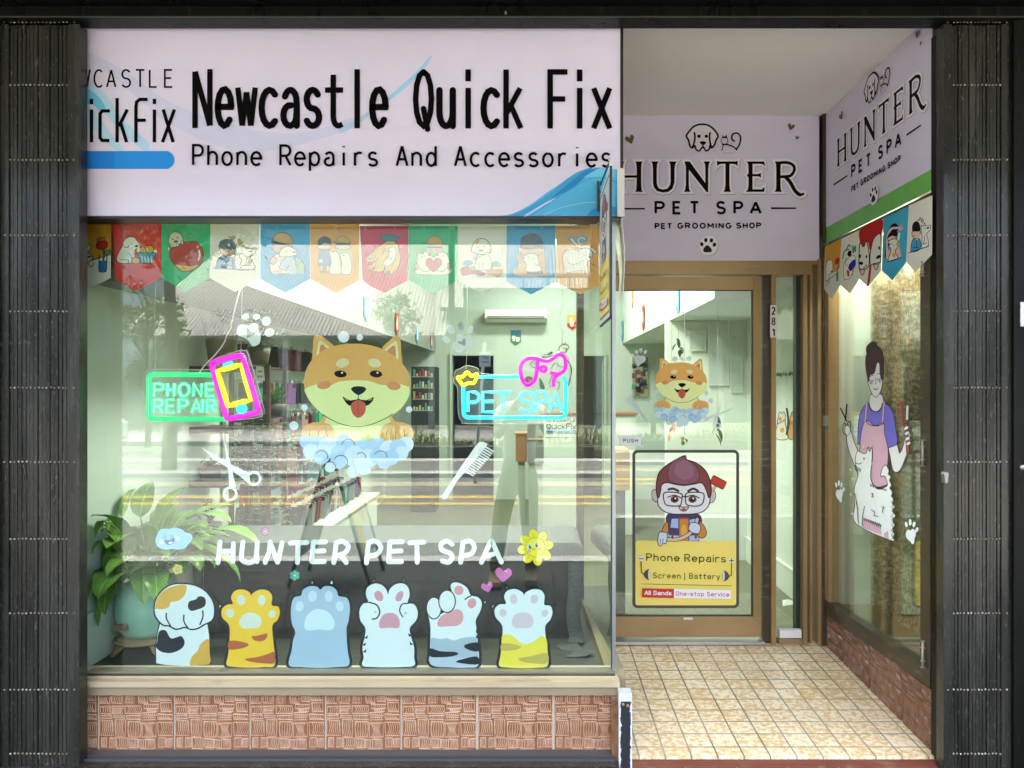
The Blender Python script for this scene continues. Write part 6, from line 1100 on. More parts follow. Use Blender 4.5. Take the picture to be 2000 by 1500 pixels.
def r4(a):
    a.blob([(1170, 790), (1190, 640), (1240, 620), (1285, 640), (1285, 760)], (.06, .33, .52), K, 7); a.blob([(1188, 540), (1190, 600), (1225, 625), (1270, 600), (1288, 530)], SKP, K, 7); a.sfill([(1185, 530), (1190, 450), (1230, 405), (1275, 430), (1290, 520), (1250, 535), (1200, 530)], K); a.line([(1190, 595), (1222, 590)], 6, K); a.line([(1240, 640), (1240, 740)], 7, K); a.line([(1195, 740), (1270, 735)], 7, K); a.line([(1240, 640), (1275, 600), (1285, 575)], 16, SKP)
    a.blob([(1310, 740), (1310, 620), (1300, 460), (1330, 470), (1345, 425), (1360, 465), (1420, 455), (1410, 520), (1370, 570), (1385, 620), (1392, 715)], (.80, .78, .68), K, 7); a.ell(1388, 490, 20, 10, K, -30); a.ell(1352, 492, 5, 7, K); a.line([(1345, 590), (1345, 640), (1320, 700)], 7, K); a.line([(1320, 700), (1370, 680)], 7, K); a.line([(1145, 808), (1395, 725)], 10, K)
    a.blob([(1250, 385), (1265, 395), (1290, 352), (1292, 375), (1270, 402)], (.76, .45, .1), K, 4); a.blob([(1300, 385), (1315, 368), (1332, 400), (1322, 428), (1305, 415)], (.76, .45, .1), K, 4)
pennant(YR, [(75, 735), (288, 622), (265, 1215), (160, 1395), (62, 1270)], (.80, .77, .66), r0, 'small pennant with a tulip nearest the glass door', RM, XN, rg)
pennant(YR, [(290, 625), (525, 510), (500, 1160), (390, 1325), (262, 1210)], (.82, .80, .70), r1, 'cream pennant with a child in blue among plants', RM, XN, rg)
pennant(YR, [(528, 495), (812, 375), (782, 1040), (620, 1235), (500, 1130)], (.80, .77, .66), r2, 'red and cream pennant with two big dog faces', RM, XN, rg)
pennant(YR, [(818, 365), (1140, 215), (1105, 925), (930, 1155), (797, 1035)], (.06, .42, .62), r3, 'bright blue pennant with a child lifting an arm over a dog', RM, XN, rg)
pennant(YR, [(1142, 205), (1437, 75), (1432, 830), (1222, 1048), (1100, 910)], (.82, .79, .68), r4, 'cream pennant with birds on two heads nearest the gate', RM, XN, rg)
# folded pennants outside the return glass, seen edge on
b = MB()
for i, (y0, sg_) in enumerate(((3.06, 1), (3.20, -1))):
    q = []
    for k in range(7):
        t = k/6; zz = 2.235 - t*.30; xo = .352 + .016*math.sin(t*2.6) + .008*i
        q.append(((xo, y0, zz if k < 6 else zz-.04), (xo - .014*math.cos(t*3)*.6, y0+.14, zz if k < 6 else zz+.02)))
    vs = [p for pr_ in q for p in pr_]; vs += [(x+.003, y, z) for x, y, z in vs]; n = 14
    b.add(vs, [(2*k, 2*k+1, 2*k+3, 2*k+2) for k in range(6)] + [(n+2*k, n+2*k+2, n+2*k+3, n+2*k+1) for k in range(6)] + [(2*k, 2*k+2, n+2*k+2, n+2*k) for k in range(6)] + [(0, n, n+1, 1), (12, 13, n+13, n+12)], mat((.72, .72, .60), .8))
tag(b.build('pennant'), 'pale pennant seen edge on beneath the right end of the main sign', 'pennant')
# ================================================================ inside the shop
# ceiling light panels (lit) with their own light
for i, (x, y) in enumerate(((.0, 4.3), (.35, 6.4), (.2, 8.4), (.1, 5.3), (-1.0, 3.55))):
    t = thing('ceiling_light', (x, y, 3.19), ['lit white ceiling panel just behind the display window', 'lit white ceiling panel over the middle of the shop', 'lit white ceiling panel near the rear wall', 'lit white ceiling panel behind the glass door', 'lit white ceiling panel above the tall plant'][i], 'ceiling light', 'ceiling lights inside the shop')
    b = MB(); b.box(x-.30, x+.30, y-.15, y+.15, 3.165, 3.199); link('housing', b.mesh('housing', WHITE), t)
    b = MB(); b.box(x-.28, x+.28, y-.13, y+.13, 3.160, 3.1645); link('diffuser', b.mesh('diffuser', mat((.9, 1, .88), .5, emit=1.0)), t)
    l = bpy.data.lights.new('panel_lamp', 'AREA'); l.shape = 'RECTANGLE'; l.size = .56; l.size_y = .26; l.energy = LAMP_E * (1.6 if i == 4 else 1.15); l.color = (.97, 1.0, .90)
    o = bpy.data.objects.new('panel_lamp', l); C.objects.link(o); o.location = (x, y, 3.155); o.parent = t; o.matrix_parent_inverse = Matrix.Translation(t.location).inverted()
def cyl(b, c, r, z0, z1, m=None, n=16): b.lathe([(.0001, z0), (r, z0), (r, z1), (.0001, z1)], (c[0], c[1], 0), m, n)
# air conditioner on the rear wall
ac = thing('air_conditioner', (-.22, 9.6, 2.3), 'white wall mounted air conditioner high on the rear wall', 'air conditioner')
xa, xb = X(948, 9.55), X(1068, 9.55); za, zb_ = Z(629, 9.55), Z(606, 9.55)
b = MB(); b.prism([(9.69, zb_), (9.47, zb_), (9.44, zb_-.05), (9.45, za+.04), (9.52, za), (9.69, za)], 'x', xa, xb); link('body', b.mesh('body', mat((.72, .74, .68), .35)), ac)
b = MB(); b.box(xa+.03, xb-.03, 9.436, 9.4495, za+.035, za+.065); link('outlet', b.mesh('outlet', mat((.03, .03, .03), .4)), ac)
b = MB(); b.box(xa+.02, xb-.02, 9.43, 9.45, za+.048, za+.052); link('louvre', b.mesh('louvre', mat((.7, .7, .65), .4)), ac)
def wallflag(x, z, w, h, c, lab, y=9.69, dd=None):
    a = Art(lambda px, py: Vector((x+px, y, z-py)), VN, eps=4e-4); a.fill([(-w/2, 0), (w/2, 0), (w/2, h*.75), (0, h), (-w/2, h*.75)], c)
    if dd: dd(a, w, h)
    tag(a.build('wall_pennant'), lab, 'pennant', 'small pennants hung on the shop walls')
def fd1(a, w, h): a.fill([(-w/2, 0), (w/2, 0), (w/2, h*.32), (-w/2, h*.30)], (.03, .18, .40)); a.ell(-w*.2, h*.48, w*.18, h*.12, (.75, .8, .7)); a.ell(w*.18, h*.56, w*.22, h*.11, (.75, .8, .7)); a.fill([(-w*.3, h*.5), (-w*.1, h*.5), (-w*.1, h*.7), (-w*.3, h*.7)], (.75, .8, .7)); a.fill([(w*.02, h*.58), (w*.34, h*.58), (w*.34, h*.74), (w*.02, h*.74)], (.75, .8, .7))
def fd2(a, w, h): a.fill([(-w/2, 0), (w/2, 0), (w/2, h*.42), (-w/2, h*.55)], (.70, .38, .08)); a.ell(-w*.05, h*.55, w*.22, h*.22, (.75, .72, .62)); a.ell(-w*.12, h*.28, w*.13, h*.13, (.75, .72, .62)); a.ell(w*.3, h*.72, w*.09, w*.09, (.7, .4, .1))
wallflag(X(1007.5, 9.69), Z(645, 9.69), .135, .20, (.03, .22, .08), 'small green pennant with two lambs on the rear wall', dd=fd1)
wallflag(X(1118, 9.69), Z(615, 9.69), .135, .20, (.45, .02, .02), 'small red pennant with a seated cat on the rear wall', dd=fd2)
# flags hanging along the bulkheads
def sideflag(xx, px, y0, y1, col, lab, dd=.0):
    y = xx*F/(px-CX); zt, zb2 = Z(y0, y), Z(y1, y); b = MB(); s = .012 if xx > 0 else -.012; w = .13
    b.prism([(y-w/2, zt), (y+w/2, zt), (y+w/2, zb2+.05), (y, zb2), (y-w/2, zb2+.05)], 'x', xx-s-.002, xx-s+.002, mat(col, .8))
    a = Art(lambda u, v: Vector((xx-s-.0025*(1 if xx > 0 else -1), y+u, v)), (-1 if xx > 0 else 1, 0, 0)); zc = (zt+zb2)/2; a.ell(0, zc, .04, .05, (.75, .72, .6)); a.ell(.01, zc+.05, .03, .03, (.7, .6, .45)); b.v += a.mb.v; 
    o = len(b.v) - len(a.mb.v)
    for f, k in zip(a.mb.f, a.mb.mi): b.f.append([i+o for i in f]); b.mi.append(b._m(a.mb.mats[k])); b.sm.append(False)
    tag(b.build('bulkhead_pennant'), lab, 'pennant', 'pennants hung along the bulkheads')
for args in ((-1.30, 713, 580, 630, (.06, .34, .62), 'blue pennant nearest the window on the left bulkhead'), (-1.30, 773, 612, 656, (.50, .04, .03), 'red pennant on the left bulkhead above the dog'), (-1.30, 813, 637, 672, (.06, .34, .62), 'blue pennant in the middle of the left bulkhead'), (-1.30, 841, 655, 682, (.50, .04, .03), 'second red pennant on the left bulkhead'), (-1.30, 853, 660, 690, (.06, .34, .62), 'last blue pennant on the left bulkhead'),
             (1.14, 1326, 562, 614, (.06, .34, .62), 'large blue pennant on the right bulkhead behind the door'), (1.14, 1258, 597, 646, (.50, .04, .03), 'red pennant on the right bulkhead behind the door'), (1.14, 1236, 567, 603, (.72, .36, .10), 'orange pennant high on the right bulkhead'), (1.14, 1217, 627, 668, (.06, .34, .62), 'small blue pennant at the far end of the right bulkhead')): sideflag(*args)
# ---------------------------------------------------------------- leaves
def leafmat(c0, c1, name, vein=None):
    n = NM(name, .32); f = n.noise(9, None, 4); c = n.ramp(f, [(.3, c0), (.7, c1)])
    if vein:
        u = n.n('ShaderNodeUVMap').outputs[0]; s = n.sep(u); w = n.math('ABSOLUTE', n.math('SINE', n.math('MULTIPLY_ADD', s[1], 60.0))); 
        d = n.math('ABSOLUTE', n.math('SUBTRACT', s[0], .5)); q = n.math('SINE', n.math('MULTIPLY', n.math('SUBTRACT', s[1], n.math('MULTIPLY', d, .45)), 95.0))
        c = n.mix(n.math('MULTIPLY', n.math('GREATER_THAN', q, .72), .55), c, vein); c = n.mix(n.math('LESS_THAN', d, .025), c, vein)
    n.col(c); n.b.inputs['Subsurface Weight'].default_value = .0; n.b.inputs['Transmission Weight'].default_value = 0; return n.m
LILY = leafmat((.07, .20, .02), (.15, .34, .045), 'lily_leaf', (.40, .56, .18)); DLEAF = leafmat((.03, .07, .02), (.07, .14, .04), 'dark_leaf'); TRAD = leafmat((.05, .10, .045), (.11, .17, .08), 'striped_leaf', (.36, .42, .28)); SUCC = leafmat((.06, .18, .03), (.14, .32, .07), 'succulent_leaf')
class LB:
    def __init__(s): s.v = []; s.f = []; s.uv = []
    def leaf(s, base, az, L, w, el=50, droop=70, fold=.25, n=9, prof=None, curl=0):
        """blade starting at base, heading az, elevation el bending down by droop degrees over its length"""
        p = Vector(base); o = len(s.v)
        for i in range(n+1):
            t = i/n; e = R(el - droop*t**1.3); a = R(az + curl*t); d = Vector((math.cos(a)*math.cos(e), math.sin(a)*math.cos(e), math.sin(e)))
            side = Vector((-math.sin(a), math.cos(a), 0)); upv = side.cross(d) * -1
            ww = w/2*(prof(t) if prof else max(math.sin(math.pi*min(1, t**.75))**.8, .02))
            for k, x in enumerate((-1, -.5, 0, .5, 1)):
                s.v.append(tuple(p + side*ww*x + upv*(abs(x)*ww*fold) + upv*(.004*math.sin(t*40+x*3) if abs(x) == 1 else 0)*w*6)); s.uv.append((.5+x/2, t))
            p = p + d*(L/n)
        for i in range(n):
            for k in range(4): s.f.append((o+i*5+k, o+i*5+k+1, o+(i+1)*5+k+1, o+(i+1)*5+k))
        return p
    def mesh(s, name, m):
        me = bpy.data.meshes.new(name); me.from_pydata(s.v, [], s.f); me.materials.append(m); ul = me.uv_layers.new(name='uv')
        me.polygons.foreach_set('use_smooth', [True]*len(s.f))
        for i, l in enumerate(me.loops): ul.data[i].uv = s.uv[l.vertex_index]
        return me
# tall peace lily in a mint pot on a rattan stool
rl_ = random.Random(12); px_, py_ = X(288, 3.47), 3.47; zt = Z(1236, 3.47); zr = Z(1128, 3.47)
pp = thing('potted_plant', (px_, py_, zt), 'large leafy peace lily in a mint green pot on a rattan stool', 'potted plant')
n = NM('mint_glaze', .35); n.col(n.ramp(n.noise(5, n.scale(1, 1, 3), 5), [(.3, (.28, .62, .48)), (.7, (.40, .72, .58))])); MINT = n.m
b = MB(); b.lathe([(.0001, zt), (.098, zt), (.118, zt+.03), (.135, zt+.10), (.137, zt+.15), (.128, zt+.20), (.122, zt+.225), (.124, zt+.235), (.115, zr), (.102, zr), (.100, zr-.03), (.0001, zr-.03)], (px_, py_, 0), None, 32); link('pot', b.mesh('pot', MINT), pp)
b = MB(); b.box(px_-.085, px_-.02, py_-.140, py_-.120, zt+.055, zt+.080); link('pot_handle', b.mesh('pot_handle', mat((.20, .14, .08), .6)), pp)
b = MB(); b.lathe([(.0001, zr-.02), (.1005, zr-.022)], (px_, py_, 0), None, 20); link('soil', b.mesh('soil', mat((.03, .02, .012), .9)), pp)
L = LB(); st_ = MB(); c0 = Vector((px_, py_, zr-.02))
for k in range(64):
    az = k*137.5 + rl_.uniform(-15, 15); u = rl_.random(); el = 80 - 50*u + rl_.uniform(-8, 8); sl_ = rl_.uniform(.10, .25)*(1-.2*u)
    base = c0 + Vector((math.cos(R(az))*.04, math.sin(R(az))*.04, 0)); e = R(el); dv = Vector((math.cos(R(az))*math.cos(e), math.sin(R(az))*math.cos(e), math.sin(e)))
    p1_ = base + dv*sl_*.6; p2_ = base + dv*sl_ + Vector((0, 0, -.01)); 
    if p2_.x < -1.93: p2_.x = -1.93
    if p2_.y < 3.18: p2_.y = 3.2
    st_.tube([base, p1_, p2_], .0025, None, 5); ll = rl_.uniform(.18, .27)
    if p2_.y < 3.36 and math.sin(R(az)) < -.3: az = 180 - az if rl_.random() < .5 else -az
    L.leaf(p2_, az, ll, rl_.uniform(.09, .135), el - 12, 60 + 70*u + rl_.uniform(-10, 20), .22, curl=rl_.uniform(-25, 25))
for az, ex, ey, ez, el, ll in ((-150, -.14, -.10, .30, 10, .24), (200, -.12, -.06, .22, -10, .26), (170, -.13, -.05, .14, -30, .24), (-20, .22, -.08, .30, 25, .26), (-10, .30, 0, .24, 10, .26), (100, .0, -.06, .31, 75, .2), (60, .05, 0, .27, 70, .22), (-130, -.10, -.1, .06, -40, .25), (150, -.12, .0, .30, 50, .26), (30, .16, .0, .26, 40, .26), (-60, .03, -.1, .12, -30, .22), (-100, -.06, -.12, .14, -45, .26), (-120, -.10, -.12, .20, -55, .26), (0, .24, -.02, .18, -20, .28)):
    q = c0 + Vector((ex, ey, ez)); st_.tube([c0, c0 + Vector((ex*.4, ey*.4, ez*.7)), q], .003, None, 5); L.leaf(q, az, ll, .105, el, 60, .2, curl=rl_.uniform(-20, 20))
for i, v in enumerate(L.v):
    x, y, z = v; L.v[i] = (max(x, -1.935 + rl_.uniform(0, .004)), max(y, 3.125), z)
link('foliage', L.mesh('foliage', LILY), pp); link('stems', st_.mesh('stems', mat((.10, .22, .05), .5)), pp)
stl = thing('rattan_stool', (px_, py_, .30), 'small round rattan stool carrying the mint plant pot', 'stool')
n = NM('wound_rattan', .6); w = n.n('ShaderNodeTexWave', wave_type='BANDS', bands_direction='DIAGONAL'); w.inputs['Scale'].default_value = 60; n.l(n.co, w.inputs['Vector']); n.col(n.ramp(w.outputs['Fac'], [(.2, (.28, .17, .07)), (.8, (.58, .42, .22))])); n.bump(w.outputs['Fac'], .5, .004); RAT = n.m
b = MB(); b.tube([(px_+.115*math.cos(q), py_+.115*math.sin(q), zt-.014) for q in [2*math.pi*k/28 for k in range(28)]], .013, None, 8, True); cyl(b, (px_, py_), .11, zt-.018, zt-.002); link('seat', b.mesh('seat', RAT), stl)
for k in range(4):
    an = R(45+90*k); b = MB(); f0 = (px_+.15*math.cos(an), py_+.15*math.sin(an), .302)
    b.tube([(px_+.10*math.cos(an+.25), py_+.10*math.sin(an+.25), zt-.02), f0], .010, None, 8); b.tube([(px_+.10*math.cos(an-.25), py_+.10*math.sin(an-.25), zt-.02), f0], .010, None, 8); link('leg', b.mesh('leg', RAT), stl)
b = MB(); b.tube([(px_+.135*math.cos(q), py_+.135*math.sin(q), .36) for q in [2*math.pi*k/24 for k in range(24)]], .007, None, 6, True); link('stretcher', b.mesh('stretcher', RAT), stl)
# grey felt covered bench
bn_ = thing('display_bench', (-.72, 3.8, .30), 'low dark display bench edged with grey felt cloth in the window', 'bench')
n = NM('grey_felt', .95); n.col(n.ramp(n.noise(120, None, 6, .8), [(.35, (.05, .057, .054)), (.65, (.11, .122, .118))])); n.bump(n.noise(160), .4, .003); FELT = n.m
bx0, bx1, bz = X(367, 3.6), X(1140, 3.6), Z(1060, 3.6)
b = MB(); q = arc(bx1-.05, bz-.05, .05, .05, 0, 90, 5) + arc(bx0+.03, bz-.03, .03, .03, 90, 180, 4) + [(bx0, bz-.088), (bx1, bz-.088)]; b.prism(q, 'y', 3.6, 4.05, None); link('top', b.mesh('top', FELT), bn_)
for x0, x1, s in ((bx0+.02, bx0+.055, 0), (bx1-.075, bx1-.005, 1)):
    b = MB(); zz = bz-.0885; vs = []; rr = random.Random(3)
    for i in range(11):
        t = i/10; wv = .012*math.sin(t*7)*t; z = zz - t*(zz-.302); fl = (.06 if t > .92 else 0)
        vs += [(x0+wv, 3.605-fl*.4, z), ((x0+x1)/2, 3.598+.01*math.sin(t*9), z), (x1+wv, 3.605-fl, z), (x1+wv, 3.64, z), (x0+wv, 3.64, z)]
    b.add(vs, [(i*5+k, i*5+(k+1) % 5, (i+1)*5+(k+1) % 5, (i+1)*5+k) for i in range(10) for k in range(5)], None, True); link('leg_drape', b.mesh('leg_drape', FELT), bn_)
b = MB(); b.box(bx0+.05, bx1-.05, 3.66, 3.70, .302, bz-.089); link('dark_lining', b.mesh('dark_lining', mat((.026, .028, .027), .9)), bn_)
b = MB(); rr = random.Random(8); vs = [(bx1-.10+rr.uniform(-.01, .01) + .03*math.sin(k), 3.35+k*.03, .3025+.012*math.sin(k*1.7)) for k in range(9)]; vs2 = [(x+.10, y, z+.006) for x, y, z in vs]
b.add(vs + vs2 + [(x, y, .301) for x, y, z in vs + vs2], [(i, i+1, 9+i+1, 9+i) for i in range(8)], None, True); link('cloth_tail', b.mesh('cloth_tail', FELT), bn_)
# timber rack with plants
RY0, RY1 = 4.22, 4.50
rk = thing('plant_rack', (-1.72, 4.36, .30), 'reddish timber shelf rack crowded with pot plants behind the neon phone sign', 'shelf rack')
rx = [X(363, RY0), X(404, RY1), X(450, RY0), X(480, RY0), X(527, RY0)]; tz = Z(712, RY0)
for x in (X(365, RY0), X(452, RY0), X(483, RY0), X(524, RY0)):
    for y in (RY0, RY1):
        b = MB(); b.box(x-.011, x+.011, y-.011, y+.011, .301, tz); link('post', b.mesh('post', RACKW), rk)
SHZ = [tz-.012, Z(835, RY0), Z(895, RY0)-.02, Z(940, RY0), Z(1000, RY0), Z(1052, RY0)]
for z in (SHZ[0], SHZ[1], SHZ[3], SHZ[5]):
    b = MB(); b.box(X(365, RY0)+.012, X(452, RY0)-.012, RY0-.01, RY1+.01, z-.012, z); b.box(X(365, RY0)+.012, X(452, RY0)-.012, RY0-.013, RY0-.0105, z-.035, z+.002); link('shelf', b.mesh('shelf', RACKW), rk)
for z in (SHZ[0]-.0, SHZ[1]+.06, SHZ[2]+.04, SHZ[3]-.05, SHZ[5]):
    b = MB(); b.box(X(483, RY0)+.012, X(524, RY0)-.012, RY0-.01, RY1+.01, z-.012, z); b.box(X(452, RY0)+.012, X(483, RY0)-.012, RY0-.01, RY0+.01, z-.03, z); link('shelf', b.mesh('shelf', RACKW), rk)
a = Art(onY(RY0-.02), VN, zx(340, 620, 6.25)); a.fill([(998, 590), (1095, 602), (1108, 775), (1005, 768)], (.62, .64, .55)); fit(a, 'PLANTS', 1022, 1078, 672, 26, 4, (.12, .12, .1), .4); fit(a, 'FOR SALE', 1018, 1086, 732, 24, 4, (.12, .12, .1), .35); tag(a.build('sale_notice'), 'small white plants for sale notice pinned to the rack', 'notice')
def plant(px, pyb, d, pr, ph, pm, kind, lab, hang=0, seed=1, sc=1.0):
    r = random.Random(seed); x, z = X(px, d), Z(pyb, d); t = thing('potted_plant', (x, d, z), lab, 'potted plant', 'pot plants on the timber rack')
    b = MB(); b.lathe([(.0001, z), (pr*.72, z), (pr*.85, z+ph*.5), (pr, z+ph), (pr*.88, z+ph), (pr*.8, z+ph*.85), (.0001, z+ph*.85)], (x, d, 0), None, 18); link('pot', b.mesh('pot', pm), t)
    L = LB(); top = Vector((x, d, z+ph*.9))
    if kind == 'succ':
        for k in range(26): L.leaf(top, k*137.5, sc*r.uniform(.05, .09), .018*sc, r.uniform(20, 80), 20, .3, 5)
        link('foliage', L.mesh('foliage', SUCC), t)
    elif kind == 'trad':
        sm = MB()
        for s in range(9):
            az = s*40+r.uniform(-15, 15); pts = [top]; p = Vector(top); ln_ = r.uniform(.12, .30)*sc + hang*r.uniform(.3, 1)
            for q in range(10):
                tt = q/9; e = R(50-130*min(1, tt*2.2)); p = p + Vector((math.cos(R(az))*math.cos(e), math.sin(R(az))*math.cos(e), math.sin(e)))*ln_/10; pts.append(Vector(p))
                if q > 1:
                    for sd in (-70, 70): L.leaf(p, az+sd+r.uniform(-30, 30), sc*r.uniform(.045, .07), .022*sc, 15, 50, .2, 4)
            sm.tube(pts, .0018, None, 4)
        link('foliage', L.mesh('foliage', TRAD), t); link('stems', sm.mesh('stems', mat((.1, .13, .06), .6)), t)
    else:
        sm = MB()
        for s in range(7):
            az = s*51+r.uniform(-15, 15); pts = [top]; p = Vector(top)
            for q in range(6):
                p = p + Vector((math.cos(R(az))*.22, math.sin(R(az))*.22, 1)).normalized()*sc*r.uniform(.02, .045) + Vector((r.uniform(-.008, .008), 0, 0)); pts.append(Vector(p))
                for sd in range(2): L.leaf(p, r.uniform(0, 360), sc*r.uniform(.03, .055), .03*sc, r.uniform(0, 50), 40, .2, 4)
            sm.tube(pts, .002, None, 4)
        link('foliage', L.mesh('foliage', DLEAF), t); link('stems', sm.mesh('stems', mat((.09, .07, .04), .7)), t)
    return t
URN = mat((.20, .17, .10), .4); TER = mat((.33, .12, .06), .7); BLK = mat((.05, .05, .04), .5); WHP = mat((.55, .5, .42), .4); DKG = mat((.10, .09, .05), .4); TEAL = mat((.12, .3, .32), .4)
plant(432, 703, 4.35, .10, .22, URN, 'bush', 'tall olive urn with a sprawling leafy plant on top of the rack', seed=2, sc=1.5)
plant(507, 712, 4.35, .065, .10, DKG, 'bush', 'small dark pot with a slender plant on top of the rack', seed=3, sc=1.6)
plant(535, 812, 4.36, .075, .07, BLK, 'succ', 'dark bowl of green fronds beside the phone outline tube', seed=4, sc=1.6)
plant(475, 903, 4.36, .06, .06, BLK, 'succ', 'bright green spiky plant right of the scissors sticker', seed=5, sc=1.6)
plant(385, 928, 4.36, .05, .05, WHP, 'succ', 'pale little pot with a green succulent left of the scissors sticker', seed=6, sc=1.1)
plant(412, 934, 4.36, .075, .07, TER, 'succ', 'terracotta bowl of small succulents behind the scissors sticker', seed=7)
plant(440, 934, 4.38, .04, .06, WHP, 'succ', 'white cup with a succulent behind the scissors sticker', seed=8, sc=.8)
plant(505, 905, 4.30, .055, .07, BLK, 'trad', 'trailing striped plant hanging from the upper right shelf', .10, 9, 1.0)
plant(522, 860, 4.28, .05, .07, BLK, 'trad', 'long trailing striped plant on the right side of the rack', .25, 10, 1.1)
plant(512, 1030, 4.32, .06, .10, DKG, 'trad', 'striped trailing plant in a square pot low on the rack', .12, 11, 1.1)
plant(475, 1050, 4.36, .06, .07, TEAL, 'trad', 'blue and white pot with a striped plant low on the rack', .0, 12, .9)
plant(408, 1052, 4.30, .075, .09, WHP, 'bush', 'flower patterned pot low on the rack beside the tall plant', seed=13, sc=.7)
# wall of hanging phone cases
cw = thing('case_wall', (-1.93, 6.6, .9), 'pegboard wall with hooks for phone cases under the left bulkhead', 'pegboard')
b = MB(); b.box(-1.944, -1.925, 4.62, 8.9, .80, 1.93); link('board', b.mesh('board', mat((.50, .56, .50), .6)), cw)
HZ = [1.80, 1.55, 1.31, 1.08, .90]
for z in HZ:
    b = MB(); b.box(-1.9245, -1.90, 4.7, 8.8, z+.02, z+.032); link('rail', b.mesh('rail', mat((.55, .58, .55), .35, .6)), cw)
rc = random.Random(21); CCOL = [((.03, .03, .035), 8), ((.10, .11, .11), 5), ((.24, .27, .27), 4), ((.30, .02, .03), 3), ((.05, .38, .20), 3), ((.40, .22, .20), 2), ((.20, .08, .25), 2), ((.30, .42, .46), 2), ((.06, .20, .18), 2)]
CM = []; CN = ['black', 'charcoal', 'grey', 'crimson', 'green', 'dusty pink', 'purple', 'pale blue', 'dark teal']
for c, wgt in CCOL:
    b = MB(); b.prism(rrect(-.040, -.155, .040, 0, .010, 3), 'y', -.006, .006, mat(c, .45)); b.prism(rrect(.005, -.035, .034, -.006, .006, 2), 'y', -.0085, -.0062, mat((.03, .03, .03), .3)); b.box(-.012, .012, -.003, .003, 0, .02, mat((.5, .5, .45), .5)); CM += [(b.mesh('phone_case', None), CN[CCOL.index((c, wgt))])]*wgt
CLB = 'thin phone case hanging among many on the pegboard wall'
for ri, z in enumerate(HZ):
    y = 4.78
    while y < 8.75:
        for k in range(3 if ri in (1, 2) else 2):
            me_, cn = rc.choice(CM); o = link('phone_case', me_); o.location = (-1.875 + k*.052 + rc.uniform(-.01, .01), y + rc.uniform(-.012, .012), z); o.rotation_euler = (0, R(rc.uniform(-5, 5)), R(90 + rc.uniform(-30, 30) if rc.random() < .72 else rc.uniform(-25, 35))); tag(o, '%s phone case in the %s row at the %s of the pegboard' % (cn, ('top', 'second', 'middle', 'fourth', 'bottom')[ri], ('near end', 'near half', 'middle', 'far half', 'far end')[min(4, int((y-4.7)/.82))]), 'phone case', 'phone cases on the pegboard wall')
        y += .155 if ri in (1, 2) else .19
# low white table with trays of phone cases
tb = thing('case_table', (-1.62, 5.6, .05), 'low white table of standing phone cases below the pegboard', 'table')
tx1 = -1.36
b = MB(); b.box(-1.93, tx1, 4.62, 6.5, .585, .60); link('top', b.mesh('top', mat((.62, .68, .62), .4)), tb)
b = MB(); b.box(-1.90, tx1-.02, 4.63, 6.48, .05, .584); link('body', b.mesh('body', mat((.50, .55, .50), .5)), tb)
for col in range(3):
    y = 4.70; x = -1.84 + col*.155
    while y < 6.3:
        me_, cn = rc.choice(CM); o = link('phone_case', me_); o.location = (x + rc.uniform(-.008, .008), y+.02, .603+.155); o.rotation_euler = (R(-14 + rc.uniform(-5, 5)), 0, R(rc.uniform(-4, 4))); o.scale = (1.5, 1, 1); tag(o, '%s phone case standing in the %s file, %s part of the low table' % (cn, ('left', 'middle', 'right')[col], ('front', 'forward', 'middle', 'rear', 'last')[min(4, int((y-4.7)/.33))]), 'phone case', 'phone cases standing on the low table'); y += rc.uniform(.07, .10)
# dark cabinet at the back left and display bits
cbn = thing('dark_cabinet', (-1.35, 8.9, .05), 'tall black display cabinet with small accessories near the rear wall', 'cabinet')
xa, xb = X(803, 8.7), X(849, 8.7); b = MB(); b.box(xa, xb, 8.7, 9.1, .05, Z(716, 8.7)); link('body', b.mesh('body', mat((.015, .016, .016), .4)), cbn)
for k in range(4):
    z = Z(735+k*22, 8.7); b = MB(); b.box(xa+.02, xb-.02, 8.66, 8.699, z-.01, z, mat((.3, .33, .3), .4)); rr = random.Random(k)
    for q in range(7): x = xa+.03+q*.034; b.box(x, x+.02, 8.665, 8.69, z+.001, z+rr.uniform(.03, .09), mat(rr.choice([(.4, .4, .1), (.6, .6, .55), (.35, .05, .05), (.1, .3, .2), (.5, .45, .3)]), .5))
    link('shelf', b.mesh('shelf', None), cbn)
# reception desk with the shop's poster
dk = thing('reception_desk', (.1, 7.6, .05), 'white reception desk with timber top and a Newcastle QuickFix poster', 'desk')
d = 7.4; xa, xb = X(1059, d), X(1140, d); b = MB(); b.box(xa, 1.0, d, d+.55, .05, Z(806, d)-.025); link('body', b.mesh('body', mat((.50, .56, .49), .5)), dk)
b = MB(); b.box(xa-.02, 1.02, d-.02, d+.57, Z(806, d)-.024, Z(806, d)); link('top', b.mesh('top', mat((.28, .15, .07), .4)), dk)
a = Art(onY(d-.004), VN, ZP, eps=3e-4); a.fill([(1085, 890), (1440, 890), (1440, 1145), (1085, 1145)], (.60, .64, .56)); fit(a, 'NEWCASTLE', 1105, 1415, 985, 32, 5, (.18, .2, .18), .35); fit(a, 'QuickFix', 1108, 1420, 1062, 62, 9, (.12, .13, .12), .22); a.line([(1118, 1086), (1410, 1086)], 22, (.10, .34, .58)); a.line([(1118, 1086), (1180, 1086)], 22, (.02, .18, .42)); link('poster', a.mb.mesh('poster'), dk)
a = Art(onY(d-.004), VN, ZP, eps=3e-4); a.fill([(1845, 950), (2000, 950), (2000, 1130), (1845, 1130)], (.58, .62, .55)); link('poster', a.mb.mesh('poster'), dk); a.mb = MB(); fit(a, 'HUNTER', 1700, 1950, 1040, 55, 9, (.22, .2, .18), .3); fit(a, 'PET SPA', 1740, 1900, 1082, 22, 4, (.22, .2, .18), .3)
